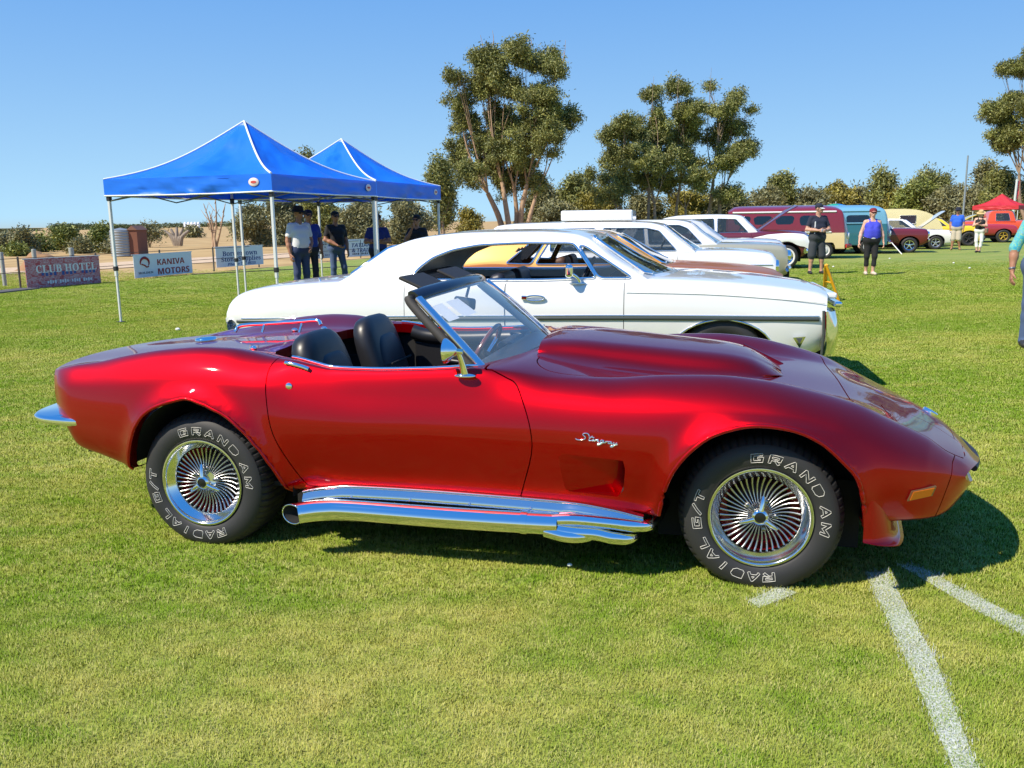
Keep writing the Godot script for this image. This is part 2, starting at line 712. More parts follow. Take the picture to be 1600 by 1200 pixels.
func make_corvette() -> void:
	var red := mat("candy_red", 0.46, 0.0003, 0.0025, 0.41, 0.94, 0.7)
	red.metallic_specular = 0.15
	var chrome := mat("chrome", 0.86, 0.87, 0.88, 0.04, 1.0)
	var black := mat("black_leather", 0.014, 0.014, 0.016, 0.38)
	var dark := mat("underside_black", 0.008, 0.008, 0.008, 0.85)
	var rubber := mat("tyre_rubber", 0.022, 0.022, 0.023, 0.62)
	var car := thing("sports_car", "candy red open two-seat sports car with side pipes and black seats", "car", Vector3(-1.2477, 0, -4.6423), -0.2359)
	corvette_tables()
	var rear_arch := smooth2([[-.386, .1], [-.378, .3], [-.352, .42], [-.285, .57], [-.2, .655], [-.06, .706], [.03, .71], [.2, .64], [.318, .525], [.402, .39], [.45, .26], [.47, .1]], 5, false)
	var front_arch := smooth2([[2.07, .1], [2.092, .3], [2.122, .44], [2.172, .54], [2.256, .628], [2.336, .67], [2.443, .696], [2.55, .692], [2.63, .672], [2.71, .63], [2.791, .555], [2.834, .5], [2.86, .41], [2.878, .3], [2.895, .1]], 5, false)
	arches = [rear_arch, front_arch]
	var rows := []
	var s := -1.05
	while s < 3.4901:
		rows.append(cv_section(minf(s, 3.49)))
		s += 0.0227
	var shell: Soup = soup_of(rows, 1.0)
	# wheel openings
	var lips := MB.new()
	for arch in arches:
		var r := cut(shell, side_cut(arch, func(p): return p.z > 0.45))
		shell = r[1]
		lips.rims(r[2], 0.06, Vector3(0, 0, -1), 2)
	# the open cockpit
	var cock := smooth2([[.19, -.6], [.19, .3], [.235, .5], [.33, .625], [.46, .69], [.66, .728], [1.0, .735], [1.22, .72], [1.3, .655], [1.385, .5], [1.45, .3], [1.49, 0], [1.45, -.6]], 4)
	var r2 := cut(shell, top_cut(cock, func(p): return p.y > 0.7 and p.z < 0.76))
	shell = r2[1]
	lips.rims(r2[2], 0.05, Vector3(0, -1, 0), 2)
	# side gill: its floor sinks towards the front
	var gill := rounded([[1.675, .537], [1.958, .524], [1.945, .362], [1.705, .37]], 0.022)
	var r3 := cut(shell, side_cut(gill, func(p): return p.z > 0.5))
	shell = r3[1]
	var sink := func(p: Vector3) -> Vector3: return p - Vector3(0, 0, 0.07 * clampf((p.x - 1.715) / 0.23, 0, 1))
	var g := MB.new()
	var gs: Soup = r3[0]
	var hole := MB.new()

	for i in gs.p.size():
		gs.p[i] = sink.call(gs.p[i])
		gs.n[i] = (gs.n[i] + Vector3(0.36, 0, 0)).normalized()
	g.soup(gs, 2)
	for e in r3[2]:
		if e[0].distance_squared_to(e[1]) > 1e-9:
			var wall := hole if e[0].x > 1.91 and e[0].y > .385 else g
			wall.quad(e[0], e[1], sink.call(e[1]), sink.call(e[0]))
			var f := Vector3(1, 1, -1)
			wall.quad(e[0] * f, e[1] * f, sink.call(e[1]) * f, sink.call(e[0]) * f)
	obj("side_vent", g.done(), red, car)
	obj("vent_duct", hole.done(), dark, car)
	# doors
	var door_line := smooth2([[.43, 1.1], [.418, .93], [.385, .892], [.364, .85], [.364, .79], [.372, .715], [.4, .562], [.471, .418], [.53, .318]], 4, false)
	door_line.append_array(smooth2([[1.506, .318], [1.543, .44], [1.563, .516], [1.568, .588], [1.546, .687], [1.493, .801], [1.445, .831], [1.376, .862], [1.335, .885], [1.325, 1.1]], 4, false))
	var dc := side_cut(door_line, func(p): return p.z > 0.66)
	var d1 := cut(shell, dc, 0.0022)
	shell = d1[1]
	var d2 := cut(d1[0], dc, -0.0022)
	var gaps := MB.new()
	var edge := MB.new()
	gaps.rims(d1[2], 0.018, Vector3.ZERO, 2)
	for far in 2:
		var dm := MB.new()
		dm.soup(d2[0], far)
		dm.rims(d2[2], 0.018, Vector3.ZERO, far)
		obj("door", dm.done(), red, car)
	# bonnet, headlamp covers and nose seams, seen from above
	var hood := smooth2([[2.85, -.5], [2.852, 0], [2.85, .3], [2.848, .56]], 4, false)
	hood.append_array(smooth2([[2.838, .612], [2.7, .632], [2.4, .645], [2.0, .65], [1.75, .66], [1.6, .64], [1.535, .56], [1.52, .45], [1.53, .3], [1.56, 0], [1.56, -.5]], 4, false))
	var hc := top_cut(hood, func(p): return p.y > 0.66 and p.z < 0.72)
	var h1 := cut(shell, hc, 0.0028)
	shell = h1[1]
	var h2 := cut(h1[0], hc, -0.0028)
	gaps.rims(h1[2], 0.012, Vector3.ZERO, 2)
	var hm := MB.new()
	hm.soup(h2[0], 2)
	hm.rims(h2[2], 0.012, Vector3.ZERO, 2)
	obj("bonnet", hm.done(), red, car)
	var lamp := rounded([[2.995, .3], [2.995, .615], [3.2, .585], [3.3, .5], [3.335, .3]], 0.02)
	var lc := top_cut(lamp, func(p): return p.y > 0.5)
	var l1 := cut(shell, lc, 0.0024)
	shell = l1[1]
	var l2 := cut(l1[0], lc, -0.0024)
	gaps.rims(l1[2], 0.01, Vector3.ZERO, 2)
	for far in 2:
		var lm := MB.new()
		lm.soup(l2[0], far)
		lm.rims(l2[2], 0.01, Vector3.ZERO, far)
		obj("headlamp_cover", lm.done(), red, car)
	var nose := func(p: Vector3) -> float: return (3.168 + 0.27 * (p.y - 0.32) + 0.1 * (1.0 - minf(1.0, pow(p.z / 0.62, 2.0))) - p.x) if p.x > 2.95 else 0.2
	var n1 := cut(shell, nose, 0.002)
	shell = n1[1]
	var n2 := cut(n1[0], nose, -0.002)
	gaps.rims(n1[2], 0.012, Vector3.ZERO, 2)
	var nm := MB.new()
	nm.soup(n2[0], 2)
	nm.rims(n2[2], 0.012, Vector3.ZERO, 2)
	# the nose's own front closes with the last section
	var tip := cv_section(3.49)
	for i in tip.size() - 1:
		for f in [1.0, -1.0]:
			var k := Vector3(1, 1, f)
			nm.flat(tip[i] * k, tip[i + 1] * k, Vector3(3.40, 0.42, 0))
	obj("nose_cap", nm.done(), red, car)
	var bm := MB.new()
	bm.soup(shell, 2)
	bm.v.append_array(lips.v)
	bm.n.append_array(lips.n)
	bm.v.append_array(gaps.v)
	bm.n.append_array(gaps.n)
	var tail := cv_section(-1.05)
	for i in tail.size() - 1:
		for f in [1.0, -1.0]:
			var k := Vector3(1, 1, f)
			bm.flat(tail[i] * k, tail[i + 1] * k, Vector3(-1.04, 0.68, 0))
	obj("body_shell", bm.done(), red, car)
	# rolled edges of the wheel openings
	for far in 2:
		for arch in arches:
			var pp := PackedVector2Array()
			for p in arch:
				if p.y > (0.335 if p.x < -0.2 else 0.285):
					pp.append(p)
			var path := place_on_flank(pp, -0.004)
			if far:
				for i in path.size():
					path[i].z = -path[i].z
			var w := MB.new()
			w.tube(path, 0.009, 8)
			obj("arch_lip", w.done(), red, car)
	corvette_under(car, dark, red)
	corvette_scoop(car, red, dark)
	corvette_cabin(car, red, chrome, black, dark)
	corvette_trim(car, red, chrome, black, dark)
	var wheel := make_slot_wheel(rubber, chrome)
	var spots := [[0.0, 0.305, 0.822, 1.0, -11.0], [2.489, 0.302, 0.802, 1.0, 0.0], [0.0, 0.305, -0.822, -1.0, 0.0], [2.489, 0.302, -0.802, -1.0, 30.0]]
	for i in 4:
		var w: Node3D = wheel if i == 0 else wheel.duplicate()
		if i == 0:
			w.name = "wheel"
		else:
			w.name = "wheel"
		car.add_child(w, true)
		w.position = Vector3(spots[i][0], spots[i][1], spots[i][2])
		if spots[i][3] < 0:
			w.rotation.y = PI
		w.rotation.z = deg_to_rad(-spots[i][4] if spots[i][3] > 0 else spots[i][4])

func corvette_under(car: Node3D, dark: Material, red: Material) -> void:
	var u := MB.new()
	u.box(Vector3(1.25, 0.24, 0), Vector3(1.62, 0.1, 1.5))
	u.box(Vector3(-0.5, 0.42, 0), Vector3(0.5, 0.1, 1.3))
	u.box(Vector3(3.0, 0.36, 0), Vector3(0.4, 0.08, 1.1))
	u.box(Vector3(1.25, 0.45, 0), Vector3(3.2, 0.3, 1.0))
	for x in [0.04, 2.49]:
		for f in [1.0, -1.0]:
			var b := Basis(Vector3.RIGHT, Vector3(0, 0, f), Vector3.UP)
			# a liner round the wheel, open towards the outside
			var rows := []
			for k in 25:
				var a := (-0.1 if x < 1.0 else -0.2) + (PI + (-0.05 if x < 1.0 else 0.35)) * k / 24
				var line := PackedVector3Array()
				for z in [0.835, 0.5]:
					line.append(Vector3(x + cos(a) * 0.425, 0.31 + sin(a) * 0.405, z * f))
				rows.append(line)
			u.grid(rows)
			u.box(Vector3(x, 0.4, 0.49 * f), Vector3(0.84, 0.62, 0.02))
	obj("underbody", u.done(), dark, car)
	# air dam below the front wings
	var rows := []
	var plan := smooth_path([Vector3(2.868, 0, .862), Vector3(2.915, 0, .845), Vector3(2.965, 0, .79), Vector3(2.998, 0, .7), Vector3(3.02, 0, .56), Vector3(3.05, 0, .3), Vector3(3.055, 0, 0)], 5)
	for p in plan:
		var line := PackedVector3Array()
		var lead: float = clampf((p.x - 2.868) / 0.1, 0, 1)
		for k in [[.43, -.03], [.37, -.012], [.31, 0.0], [.27, .006], [.243, .014], [.226, .03], [.221, .045], [.222, .03], [.24, -.02]]:
			var y: float = lerpf(k[0], maxf(k[0], 0.25), 1.0 - lead)
			line.append(Vector3(p.x + k[1] * lead, y, p.z + k[1] * 0.3))
		rows.append(line)
	var m := MB.new()
	m.grid(rows, 1.0)
	var all := []
	for row in rows:
		var q := PackedVector3Array()
		for p in row:
			q.append(Vector3(p.x, p.y, -p.z))
		all.append(q)
	m.grid(all, -1.0)
	obj("air_dam", m.done(), red, car)

# the tall scoop on the bonnet, open to the front
func corvette_scoop(car: Node3D, red: Material, dark: Material) -> void:
	var top := Curve1.new([[1.5, .93], [1.54, .935], [1.64, .934], [1.85, .918], [2.08, .898], [2.22, .886], [2.34, .874], [2.44, .854], [2.53, .812], [2.6, .766]])
	var wide := Curve1.new([[1.5, .30], [1.6, .30], [2.0, .275], [2.3, .25], [2.45, .22], [2.54, .17], [2.6, .09]])
	var outer := []
	var x := 1.5
	while x < 2.6001:
		outer.append(scoop_row(x, at(top, x), at(wide, x), 0.0))
		x += 0.02
	var m := MB.new()
	m.grid(outer, 1.0)
	# the mouth's far lip stands up past the sloping roof
	obj("bonnet_scoop", m.done(), red, car)
	var lip := MB.new()
	for f in [1.0, -1.0]:
		var rows := []
		for k in 9:
			var t := k / 8.0
			var xx := lerpf(2.43, 2.625 if f < 0.0 else 2.56, t)
			var base := at(vE[0], xx) - 0.006
			var hgt := (0.085 * (1.0 - t) + 0.012) * (1.0 if f < 0.0 else 0.5)
			var zz := lerpf(0.19, 0.215, t)
			rows.append(PackedVector3Array([Vector3(xx, base, (zz + .05) * f), Vector3(xx, base + hgt * .8, (zz + .012) * f), Vector3(xx, base + hgt, zz * f), Vector3(xx, base + hgt * .9, (zz - .01) * f), Vector3(xx, base, (zz - .02) * f)]))
		lip.grid(rows, f)
	obj("scoop_lip", lip.done(), red, car)
	var back := MB.new()
	var rb := outer[0] as PackedVector3Array
	for i in rb.size() - 1:
		back.flat(rb[i], rb[i + 1], Vector3(1.53, 0.86, 0))
	obj("cowl_opening", back.done(), dark, car)

func hood_y(sec: PackedVector3Array, z: float) -> float:
	for i in range(27, sec.size() - 1):
		if (sec[i].z - z) * (sec[i + 1].z - z) <= 0.0:
			return lerpf(sec[i].y, sec[i + 1].y, (z - sec[i].z) / (sec[i + 1].z - sec[i].z - 1e-9))
	return sec[sec.size() - 1].y

func scoop_row(x: float, y: float, w: float, dx: float, base := -1.0) -> PackedVector3Array:
	var b := base if base > 0 else at(vE[0], x) - 0.008
	var o := PackedVector3Array()
	var h := maxf(y - b, 0.004)
	var sp0 := minf(1.0, h / 0.1)
	var sec := cv_section(x)
	var g0 := hood_y(sec, w + 0.21 * sp0)
	var g1 := hood_y(sec, w + 0.13 * sp0)
	var pts := [[w + 0.21 * sp0, g0 - 0.006], [w + 0.17 * sp0, g0 + 0.002], [w + 0.12 * sp0, g1 + maxf(0.0, y - g1) * 0.11], [w + 0.07, lerpf(g1, y, 0.32)], [w + 0.034, lerpf(g1, y, 0.7)], [w - 0.012, b + h * 0.93], [w - 0.07, b + h * 0.995], [w * 0.4, b + h + 0.004], [0.0, b + h + 0.006]]
	var side := []
	for p in pts:
		side.append(Vector3(x + dx, p[1], p[0]))
	var sm := smooth_path(side, 3)
	for p in sm:
		o.append(p)
	for i in range(sm.size() - 2, -1, -1):
		o.append(Vector3(sm[i].x, sm[i].y, -sm[i].z))
	return o

func corvette_cabin(car: Node3D, red: Material, chrome: Material, black: Material, dark: Material) -> void:
	var tub := MB.new()
	tub.box(Vector3(0.82, 0.3, 0), Vector3(1.4, 0.02, 1.5))
	tub.box(Vector3(0.14, 0.55, 0), Vector3(0.04, 0.56, 1.3))
	for f in [1.0, -1.0]:
		tub.box(Vector3(0.95, 0.55, 0.735 * f), Vector3(1.15, 0.52, 0.03))
		tub.box(Vector3(0.27, 0.55, 0.66 * f), Vector3(0.28, 0.54, 0.06))
	tub.box(Vector3(0.85, 0.42, 0), Vector3(1.1, 0.26, 0.2), Basis(), 0.03)
	obj("cockpit_tub", tub.done(), mat("carpet_black", 0.01, 0.01, 0.011, 0.9), car)
	for f in [1.0, -1.0]:
		var p := MB.new()
		p.tube(smooth_path([Vector3(.5, .825, .7 * f), Vector3(.6, .8, .705 * f), Vector3(.8, .79, .705 * f), Vector3(1.05, .8, .7 * f), Vector3(1.25, .81, .68 * f)], 5), 0.045, 10)
		p.box(Vector3(0.86, 0.62, 0.71 * f), Vector3(0.7, 0.3, 0.03), Basis(), 0.012)
		p.tube(smooth_path([Vector3(.7, .66, .68 * f), Vector3(.85, .65, .665 * f), Vector3(1.0, .66, .68 * f)], 4), 0.016, 8)
		obj("door_card", p.done(), black, car)
		var t := MB.new()
		var pp := PackedVector3Array()
		for i in 25:
			var x := lerpf(0.43, 1.31, i / 24.0)
			var z := lerpf(.7, .743, clampf((x - .43) / .2, 0, 1)) - 0.02 * clampf((x - 1.2) / .1, 0, 1)
			pp.append(Vector3(x, at(vD[0], x) + 0.004, z * f))
		t.tube(pp, 0.0075, 6)
		obj("sill_moulding", t.done(), chrome, car)
	# seats
	for z in [0.36, -0.36]:
		var seat := Node3D.new()
		seat.name = "seat"
		car.add_child(seat, true)
		seat.position = Vector3(0.52, 0.36, z)
		var lean := Basis(Vector3.BACK, 0.3)
		var b := MB.new()
		pad(b, Vector3(-0.06, 0.285, 0), Vector3(0.14, 0.66, 0.45), lean, 0.42)
		obj("backrest", b.done(), black, seat)
		var i := MB.new()
		pad(i, Vector3(0.0, 0.26, 0), Vector3(0.07, 0.5, 0.33), lean, 0.5)
		obj("backrest_panel", i.done(), mat("seat_panel", 0.012, 0.012, 0.02, 0.45), seat)
		for k in 3:
			var seam := MB.new()
			seam.box(Vector3(0.0, 0.12 + 0.11 * k, 0) + lean * Vector3(0.032, 0, 0), Vector3(0.012, 0.012, 0.3), lean, 0.004)
			obj("seam", seam.done(), dark, seat)
		var c := MB.new()
		pad(c, Vector3(0.25, 0.04, 0), Vector3(0.56, 0.16, 0.48), Basis(Vector3.BACK, 0.1), 0.35)
		obj("cushion", c.done(), black, seat)
	# dashboard and wheel
	var d := MB.new()
	var rows := []
	for k in 13:
		var z := lerpf(-0.69, 0.69, k / 12.0)
		var e := 1.0 - pow(absf(z) / 0.69, 2.0)
		var line := PackedVector3Array()
		for q in [[1.2, .45], [1.2, .6], [1.17, .72], [1.18, .8], [1.22, .835], [1.28, .842], [1.33, .845], [1.36 + 0.16 * e, .85]]:
			line.append(Vector3(q[0], q[1], z))
		rows.append(line)
	d.grid(rows)
	d.box(Vector3(1.2, 0.8, -0.36), Vector3(0.1, 0.1, 0.38), Basis(), 0.04)
	obj("dashboard", d.done(), black, car)
	var sw := Node3D.new()
	sw.name = "steering_wheel"
	car.add_child(sw, true)
	sw.position = Vector3(1.03, 0.745, -0.36)
	sw.rotation.z = -0.5
	var ring := PackedVector3Array()
	for k in 36:
		ring.append(Vector3(0, sin(TAU * k / 36), cos(TAU * k / 36)) * 0.19)
	var rm := MB.new()
	rm.tube(ring, 0.015, 8, false, true, Vector3.RIGHT)
	obj("rim", rm.done(), mat("wheel_wood", 0.13, 0.03, 0.012, 0.2, 0.0, 1.0), sw)
	for k in 3:
		var a := TAU * k / 3.0 + PI / 2 + PI
		var sp := MB.new()
		sp.tube(PackedVector3Array([Vector3(0.02, 0, 0), Vector3(0.0, sin(a) * 0.185, cos(a) * 0.185)]), 0.012, 6, true, false, Vector3.RIGHT, 0.6)
		obj("spoke", sp.done(), chrome, sw)
	var col := MB.new()
	col.tube(PackedVector3Array([Vector3(-0.03, 0, 0), Vector3(0.25, 0.0, 0)]), 0.035, 10)
	obj("column", col.done(), black, sw)
	# windscreen
	var base := smooth_path([Vector3(1.312, .858, .668), Vector3(1.372, .867, .52), Vector3(1.44, .878, .3), Vector3(1.478, .884, 0), Vector3(1.44, .878, -.3), Vector3(1.372, .867, -.52), Vector3(1.312, .858, -.668)], 5)
	var head := smooth_path([Vector3(1.0, 1.142, .575), Vector3(1.03, 1.156, .44), Vector3(1.06, 1.166, .24), Vector3(1.07, 1.17, 0), Vector3(1.06, 1.166, -.24), Vector3(1.03, 1.156, -.44), Vector3(1.0, 1.142, -.575)], 5)
	var gr := []
	for i in base.size():
		var line := PackedVector3Array()
		for k in 9:
			var t := k / 8.0
			line.append(base[i].lerp(head[i], t) + Vector3(0.5, 0.6, 0) * 0.02 * sin(PI * t))
		gr.append(line)
	var gm := MB.new()
	gm.grid(gr)
	obj("windscreen", gm.done(), glass_mat("windscreen_glass", 0.55, 0.72, 0.72, 0.12), car)
	var fm := MB.new()
	for f in [1.0, -1.0]:
		fm.tube(smooth_path([Vector3(1.318, .85, .668 * f), Vector3(1.16, 1.0, .632 * f), Vector3(1.0, 1.142, .578 * f)], 6), 0.03, 10, true, false, Vector3(0, 0, 1), 0.6)
	obj("windscreen_pillar", fm.done(), mat("brushed_chrome", 0.7, 0.72, 0.76, 0.16, 1.0), car)
	var hd := MB.new()
	var hp := head.duplicate()
	for i in hp.size():
		hp[i] += Vector3(-0.025, 0.008, 0)
	hd.tube(hp, 0.022, 10, true, false, Vector3(0.6, 0.8, 0), 1.6)
	obj("windscreen_header", hd.done(), mat("dark_header", 0.05, 0.055, 0.07, 0.14, 0.75), car)
	for f in [1.0, -1.0]:
		var sl := MB.new()
		sl.tube(smooth_path([Vector3(1.262, .856, .672 * f), Vector3(1.1, 1.0, .636 * f), Vector3(.968, 1.12, .588 * f), Vector3(.955, 1.15, .575 * f)], 6), 0.02, 8, true, false, Vector3(0, 0, 1), 1.1)
		obj("weather_seal", sl.done(), mat("seal_rubber", 0.03, 0.028, 0.026, 0.7), car)
	for z in [0.31, -0.25]:
		var v := MB.new()
		v.box(Vector3(0.945, 1.195, z), Vector3(0.17, 0.016, 0.33), Basis(Vector3.BACK, -0.42), 0.007)
		obj("sun_visor", v.done(), mat("visor_vinyl", 0.018, 0.017, 0.016, 0.7), car)
	var mr := Node3D.new()
	mr.name = "interior_mirror"
	car.add_child(mr, true)
	mr.position = Vector3(1.04, 1.07, 0.0)
	mr.rotation.y = 0.75
	var mb := MB.new()
	mb.box(Vector3.ZERO, Vector3(0.035, 0.06, 0.2), Basis(Vector3.BACK, -0.1), 0.014)
	obj("housing", mb.done(), mat("mirror_back", 0.03, 0.035, 0.04, 0.25), mr)
	var ms := MB.new()
	ms.tube(PackedVector3Array([Vector3(0.01, 0.03, 0), Vector3(0.03, 0.09, 0)]), 0.007, 6)
	obj("stem", ms.done(), black, mr)
	# two paper entry cards behind the glass
	for k in 2:
		var pm := MB.new()
		var p0: Vector3 = gr[2 + k * 4][7]
		var p1: Vector3 = gr[5 + k * 4][7]
		var p2: Vector3 = gr[5 + k * 4][5]
		var p3: Vector3 = gr[2 + k * 4][5]
		var o := Vector3(-0.012, -0.012, 0)
		pm.quad(p0 + o, p1 + o, p2 + o, p3 + o)
		obj("entry_card", pm.done(), mat("paper", 0.8, 0.8, 0.78, 0.8), car)

# a soft cushion-like slab
func pad(m: MB, at0: Vector3, size: Vector3, basis: Basis, soft: float) -> void:
	var nu := 20
	var nv := 14
	for i in nv:
		for j in nu:
			var q := []
			var nn := []
			for e in [[0, 0], [0, 1], [1, 1], [1, 0]]:
				var th: float = PI * (i + e[0]) / nv
				var ph: float = TAU * (j + e[1]) / nu
				var d := Vector3(sin(th) * cos(ph), cos(th), sin(th) * sin(ph))
				var k := 0.35 + soft * 0.4
				var s := Vector3(signf(d.x) * pow(absf(d.x), k), signf(d.y) * pow(absf(d.y), k), signf(d.z) * pow(absf(d.z), k))
				q.append(at0 + basis * (s * size * 0.5))
				var g := Vector3(signf(s.x) * pow(absf(s.x), 2.0 / k - 1.0) / size.x, signf(s.y) * pow(absf(s.y), 2.0 / k - 1.0) / size.y, signf(s.z) * pow(absf(s.z), 2.0 / k - 1.0) / size.z)
				nn.append((basis * g).normalized())
			if i > 0:
				m.tri(q[0], q[1], q[2], nn[0], nn[1], nn[2])
			if i < nv - 1:
				m.tri(q[0], q[2], q[3], nn[0], nn[2], nn[3])

func corvette_trim(car: Node3D, red: Material, chrome: Material, black: Material, dark: Material) -> void:
	for f in [1.0, -1.0]:
		var k := Vector3(1, 1, f)
		# quarter bumper at the tail
		var b := MB.new()
		var bp := PackedVector3Array()
		for p in smooth_path([Vector3(-.665, .558, .795), Vector3(-.76, .56, .80), Vector3(-.87, .563, .785), Vector3(-.95, .566, .73), Vector3(-.995, .566, .60), Vector3(-1.03, .566, .35)], 5):
			bp.append(p * k)
		var br := []
		for i in bp.size():
			var inn := bp[i] + Vector3(.1 if i > 6 else .04, 0, -.07 * f)
			br.append(PackedVector3Array([inn + Vector3(0, .026, 0), bp[i] + Vector3(0, .019, 0), bp[i].lerp(inn, -.12) + Vector3(0, .01, 0), bp[i].lerp(inn, -.15), bp[i].lerp(inn, -.11) + Vector3(0, -.014, 0), bp[i] + Vector3(0, -.022, 0), inn + Vector3(0, -.026, 0)]))
		b.grid(br, f)
		for i in 6:
			b.flat(br[0][i], br[0][i + 1], br[0][0].lerp(br[0][6], .5))
		obj("rear_bumper", b.done(), chrome, car)
		# ribbed bright cover over the sill
		var rows := []
		for i in 41:
			var x := lerpf(0.515, 2.03, i / 40.0)
			var tp := at(Curve1.new([[.515, .3], [.56, .312], [.62, .322], [.73, .335], [1.3, .331], [1.74, .325], [1.9, .31], [2.03, .287]]), x)
			var bz := at(vA[1], x) + 0.03
			var line := PackedVector3Array()
			for q in [[0.004, -0.02], [0.004, 0.016], [-0.004, 0.02], [-0.007, 0.012], [-0.012, 0.012], [-0.03, 0.022], [-0.05, 0.03], [-0.052, 0.02], [-0.066, -0.03]]:
				line.append(Vector3(x, tp + q[0] * (1.0 if x < 1.7 else 0.8), bz + q[1]) * k)
			rows.append(line)
		var sc := MB.new()
		sc.grid(rows, f)
		obj("sill_cover", sc.done(), mat("polished_alloy", 0.75, 0.76, 0.77, 0.13, 1.0), car)
		for x in [0.75, 1.02, 1.29, 1.56]:
			var sb := MB.new()
			sb.ball(Vector3(x, 0.29, (at(vA[1], x) + 0.06) * f), Vector3(0.006, 0.006, 0.004), 8, 6)
			obj("sill_screw", sb.done(), chrome, car)
		# side pipe
		var pm := MB.new()
		var main := smooth_path([Vector3(.505, .222, .93), Vector3(.55, .227, .905), Vector3(.63, .232, .878), Vector3(.76, .235, .865), Vector3(1.2, .231, .862), Vector3(1.57, .234, .862), Vector3(1.68, .236, .86)], 6)
		var rr := []
		for i in main.size():
			main[i] *= k
			rr.append(0.047)
		# the end is cut on the slant, facing outwards
		var d0: Vector3 = (main[0] - main[2]).normalized()
		var s1: Vector3 = d0.cross(Vector3.UP).normalized()
		var u1: Vector3 = s1.cross(d0)
		var face := Vector3(-0.3, -0.05, 0.95 * f).normalized()
		var rings := []
		for q in [[0.0, 0.0485], [0.0, 0.0445], [0.13, 0.0445]]:
			var ring := PackedVector3Array()
			for i in 24:
				var p: Vector3 = main[0] + s1 * cos(TAU * i / 24) * q[1] + u1 * sin(TAU * i / 24) * q[1]
				p -= d0 * ((p - main[0]).dot(face) / d0.dot(face) + q[0])
				ring.append(p)
			rings.append(ring)
		var fore := PackedVector3Array()
		for i in 24:
			fore.append(main[3] + s1 * cos(TAU * i / 24) * 0.047 + u1 * sin(TAU * i / 24) * 0.047)
		pm.tube(main.slice(3), 0.047, 24, false)
		pm.grid([rings[0], fore], 1.0, true)
		obj("side_pipe", pm.done(), chrome, car)
		var rg := MB.new()
		rg.tube(rings[1], 0.0035, 6, false, true, face)
		obj("pipe_tip", rg.done(), chrome, car)
		var em := MB.new()
		em.grid([rings[1], rings[2]], -1.0, true)
		for i in 24:
			em.flat(rings[2][i], rings[2][(i + 1) % 24], main[0] - d0 * 0.13)
		obj("pipe_bore", em.done(), dark, car)
		var cl := MB.new()
		cl.tube(PackedVector3Array([Vector3(1.525, .234, .862) * k, Vector3(1.552, .234, .862) * k]), 0.0505, 20)
		obj("pipe_clamp", cl.done(), chrome, car)
		for path in [[[1.62, .25, .868], [1.75, .262, .87], [1.9, .258, .868], [2.0, .25, .855], [2.06, .246, .8], [2.1, .27, .6]], [[1.62, .222, .872], [1.74, .214, .885], [1.84, .213, .885], [1.92, .2, .878], [1.99, .195, .82], [2.05, .24, .58]], [[1.63, .21, .88], [1.72, .199, .894], [1.8, .203, .885], [1.86, .222, .84], [1.92, .25, .75]]]:
			var hm := MB.new()
			var hp := []
			for p in path:
				hp.append(Vector3(p[0], p[1], p[2]) * k)
			hm.tube(smooth_path(hp, 6), 0.027, 14)
			obj("header_pipe", hm.done(), chrome, car)
	# door furniture on the near side
	var h := MB.new()
	h.tube(place_path([[.436, .872], [.47, .868], [.52, .858], [.556, .848]], 0.012), 0.0095, 10, true, false, Vector3.UP, 1.0)
	obj("door_handle", h.done(), chrome, car)
	var lk := MB.new()
	var lz := body_z(.469, .775)
	lk.ball(Vector3(.469, .775, lz), Vector3(0.016, 0.016, 0.007), 16, 10)
	obj("door_lock", lk.done(), chrome, car)
	var wm := Node3D.new()
	wm.name = "wing_mirror"
	car.add_child(wm, true)
	wm.position = Vector3(1.255, 0.842, 0.80)
	var cone := MB.new()
	cone.lathe([Vector2(0, -0.044), Vector2(0.046, -0.043), Vector2(0.052, -0.039), Vector2(0.052, -0.031), Vector2(0.043, -0.018), Vector2(0.031, -0.002), Vector2(0.016, 0.013), Vector2(0.0, 0.02)], 20, Transform3D(Basis(Vector3(0, 0, 1), Vector3(1, 0, 0.08).normalized(), Vector3(0, 1, 0)), Vector3(-0.02, 0.108, 0.035)))
	obj("mirror_head", cone.done(), chrome, wm)
	var st := MB.new()
	st.tube(smooth_path([Vector3(0.02, 0, 0.01), Vector3(0.012, 0.05, 0.018), Vector3(0.0, 0.098, 0.028)], 4), PackedFloat32Array([0.017, 0.016, 0.015, 0.014, 0.013, 0.012, 0.012, 0.011, 0.011]), 10, true, false, Vector3.RIGHT, 0.6)
	st.tube(PackedVector3Array([Vector3(0.02, 0.105, 0.03), Vector3(-0.02, 0.108, 0.035)]), 0.012, 8)
	obj("mirror_stalk", st.done(), mat("gilt_chrome", 0.82, 0.78, 0.6, 0.08, 1.0), wm)
	var ft := MB.new()
	ft.ball(Vector3(0.02, 0.0, 0.008), Vector3(0.048, 0.01, 0.022), 16, 8)
	obj("mirror_foot", ft.done(), chrome, wm)
	# amber side marker
	var mk := Node3D.new()
	mk.name = "side_marker"
	car.add_child(mk, true)
	var mo := [[3.046, .437], [3.144, .447], [3.131, .409], [3.033, .397]]
	var mz := body_z(3.09, .42)
	var mzx := (body_z(3.14, .42) - body_z(3.04, .42)) / 0.1
	var mzy := (body_z(3.09, .44) - body_z(3.09, .40)) / 0.04
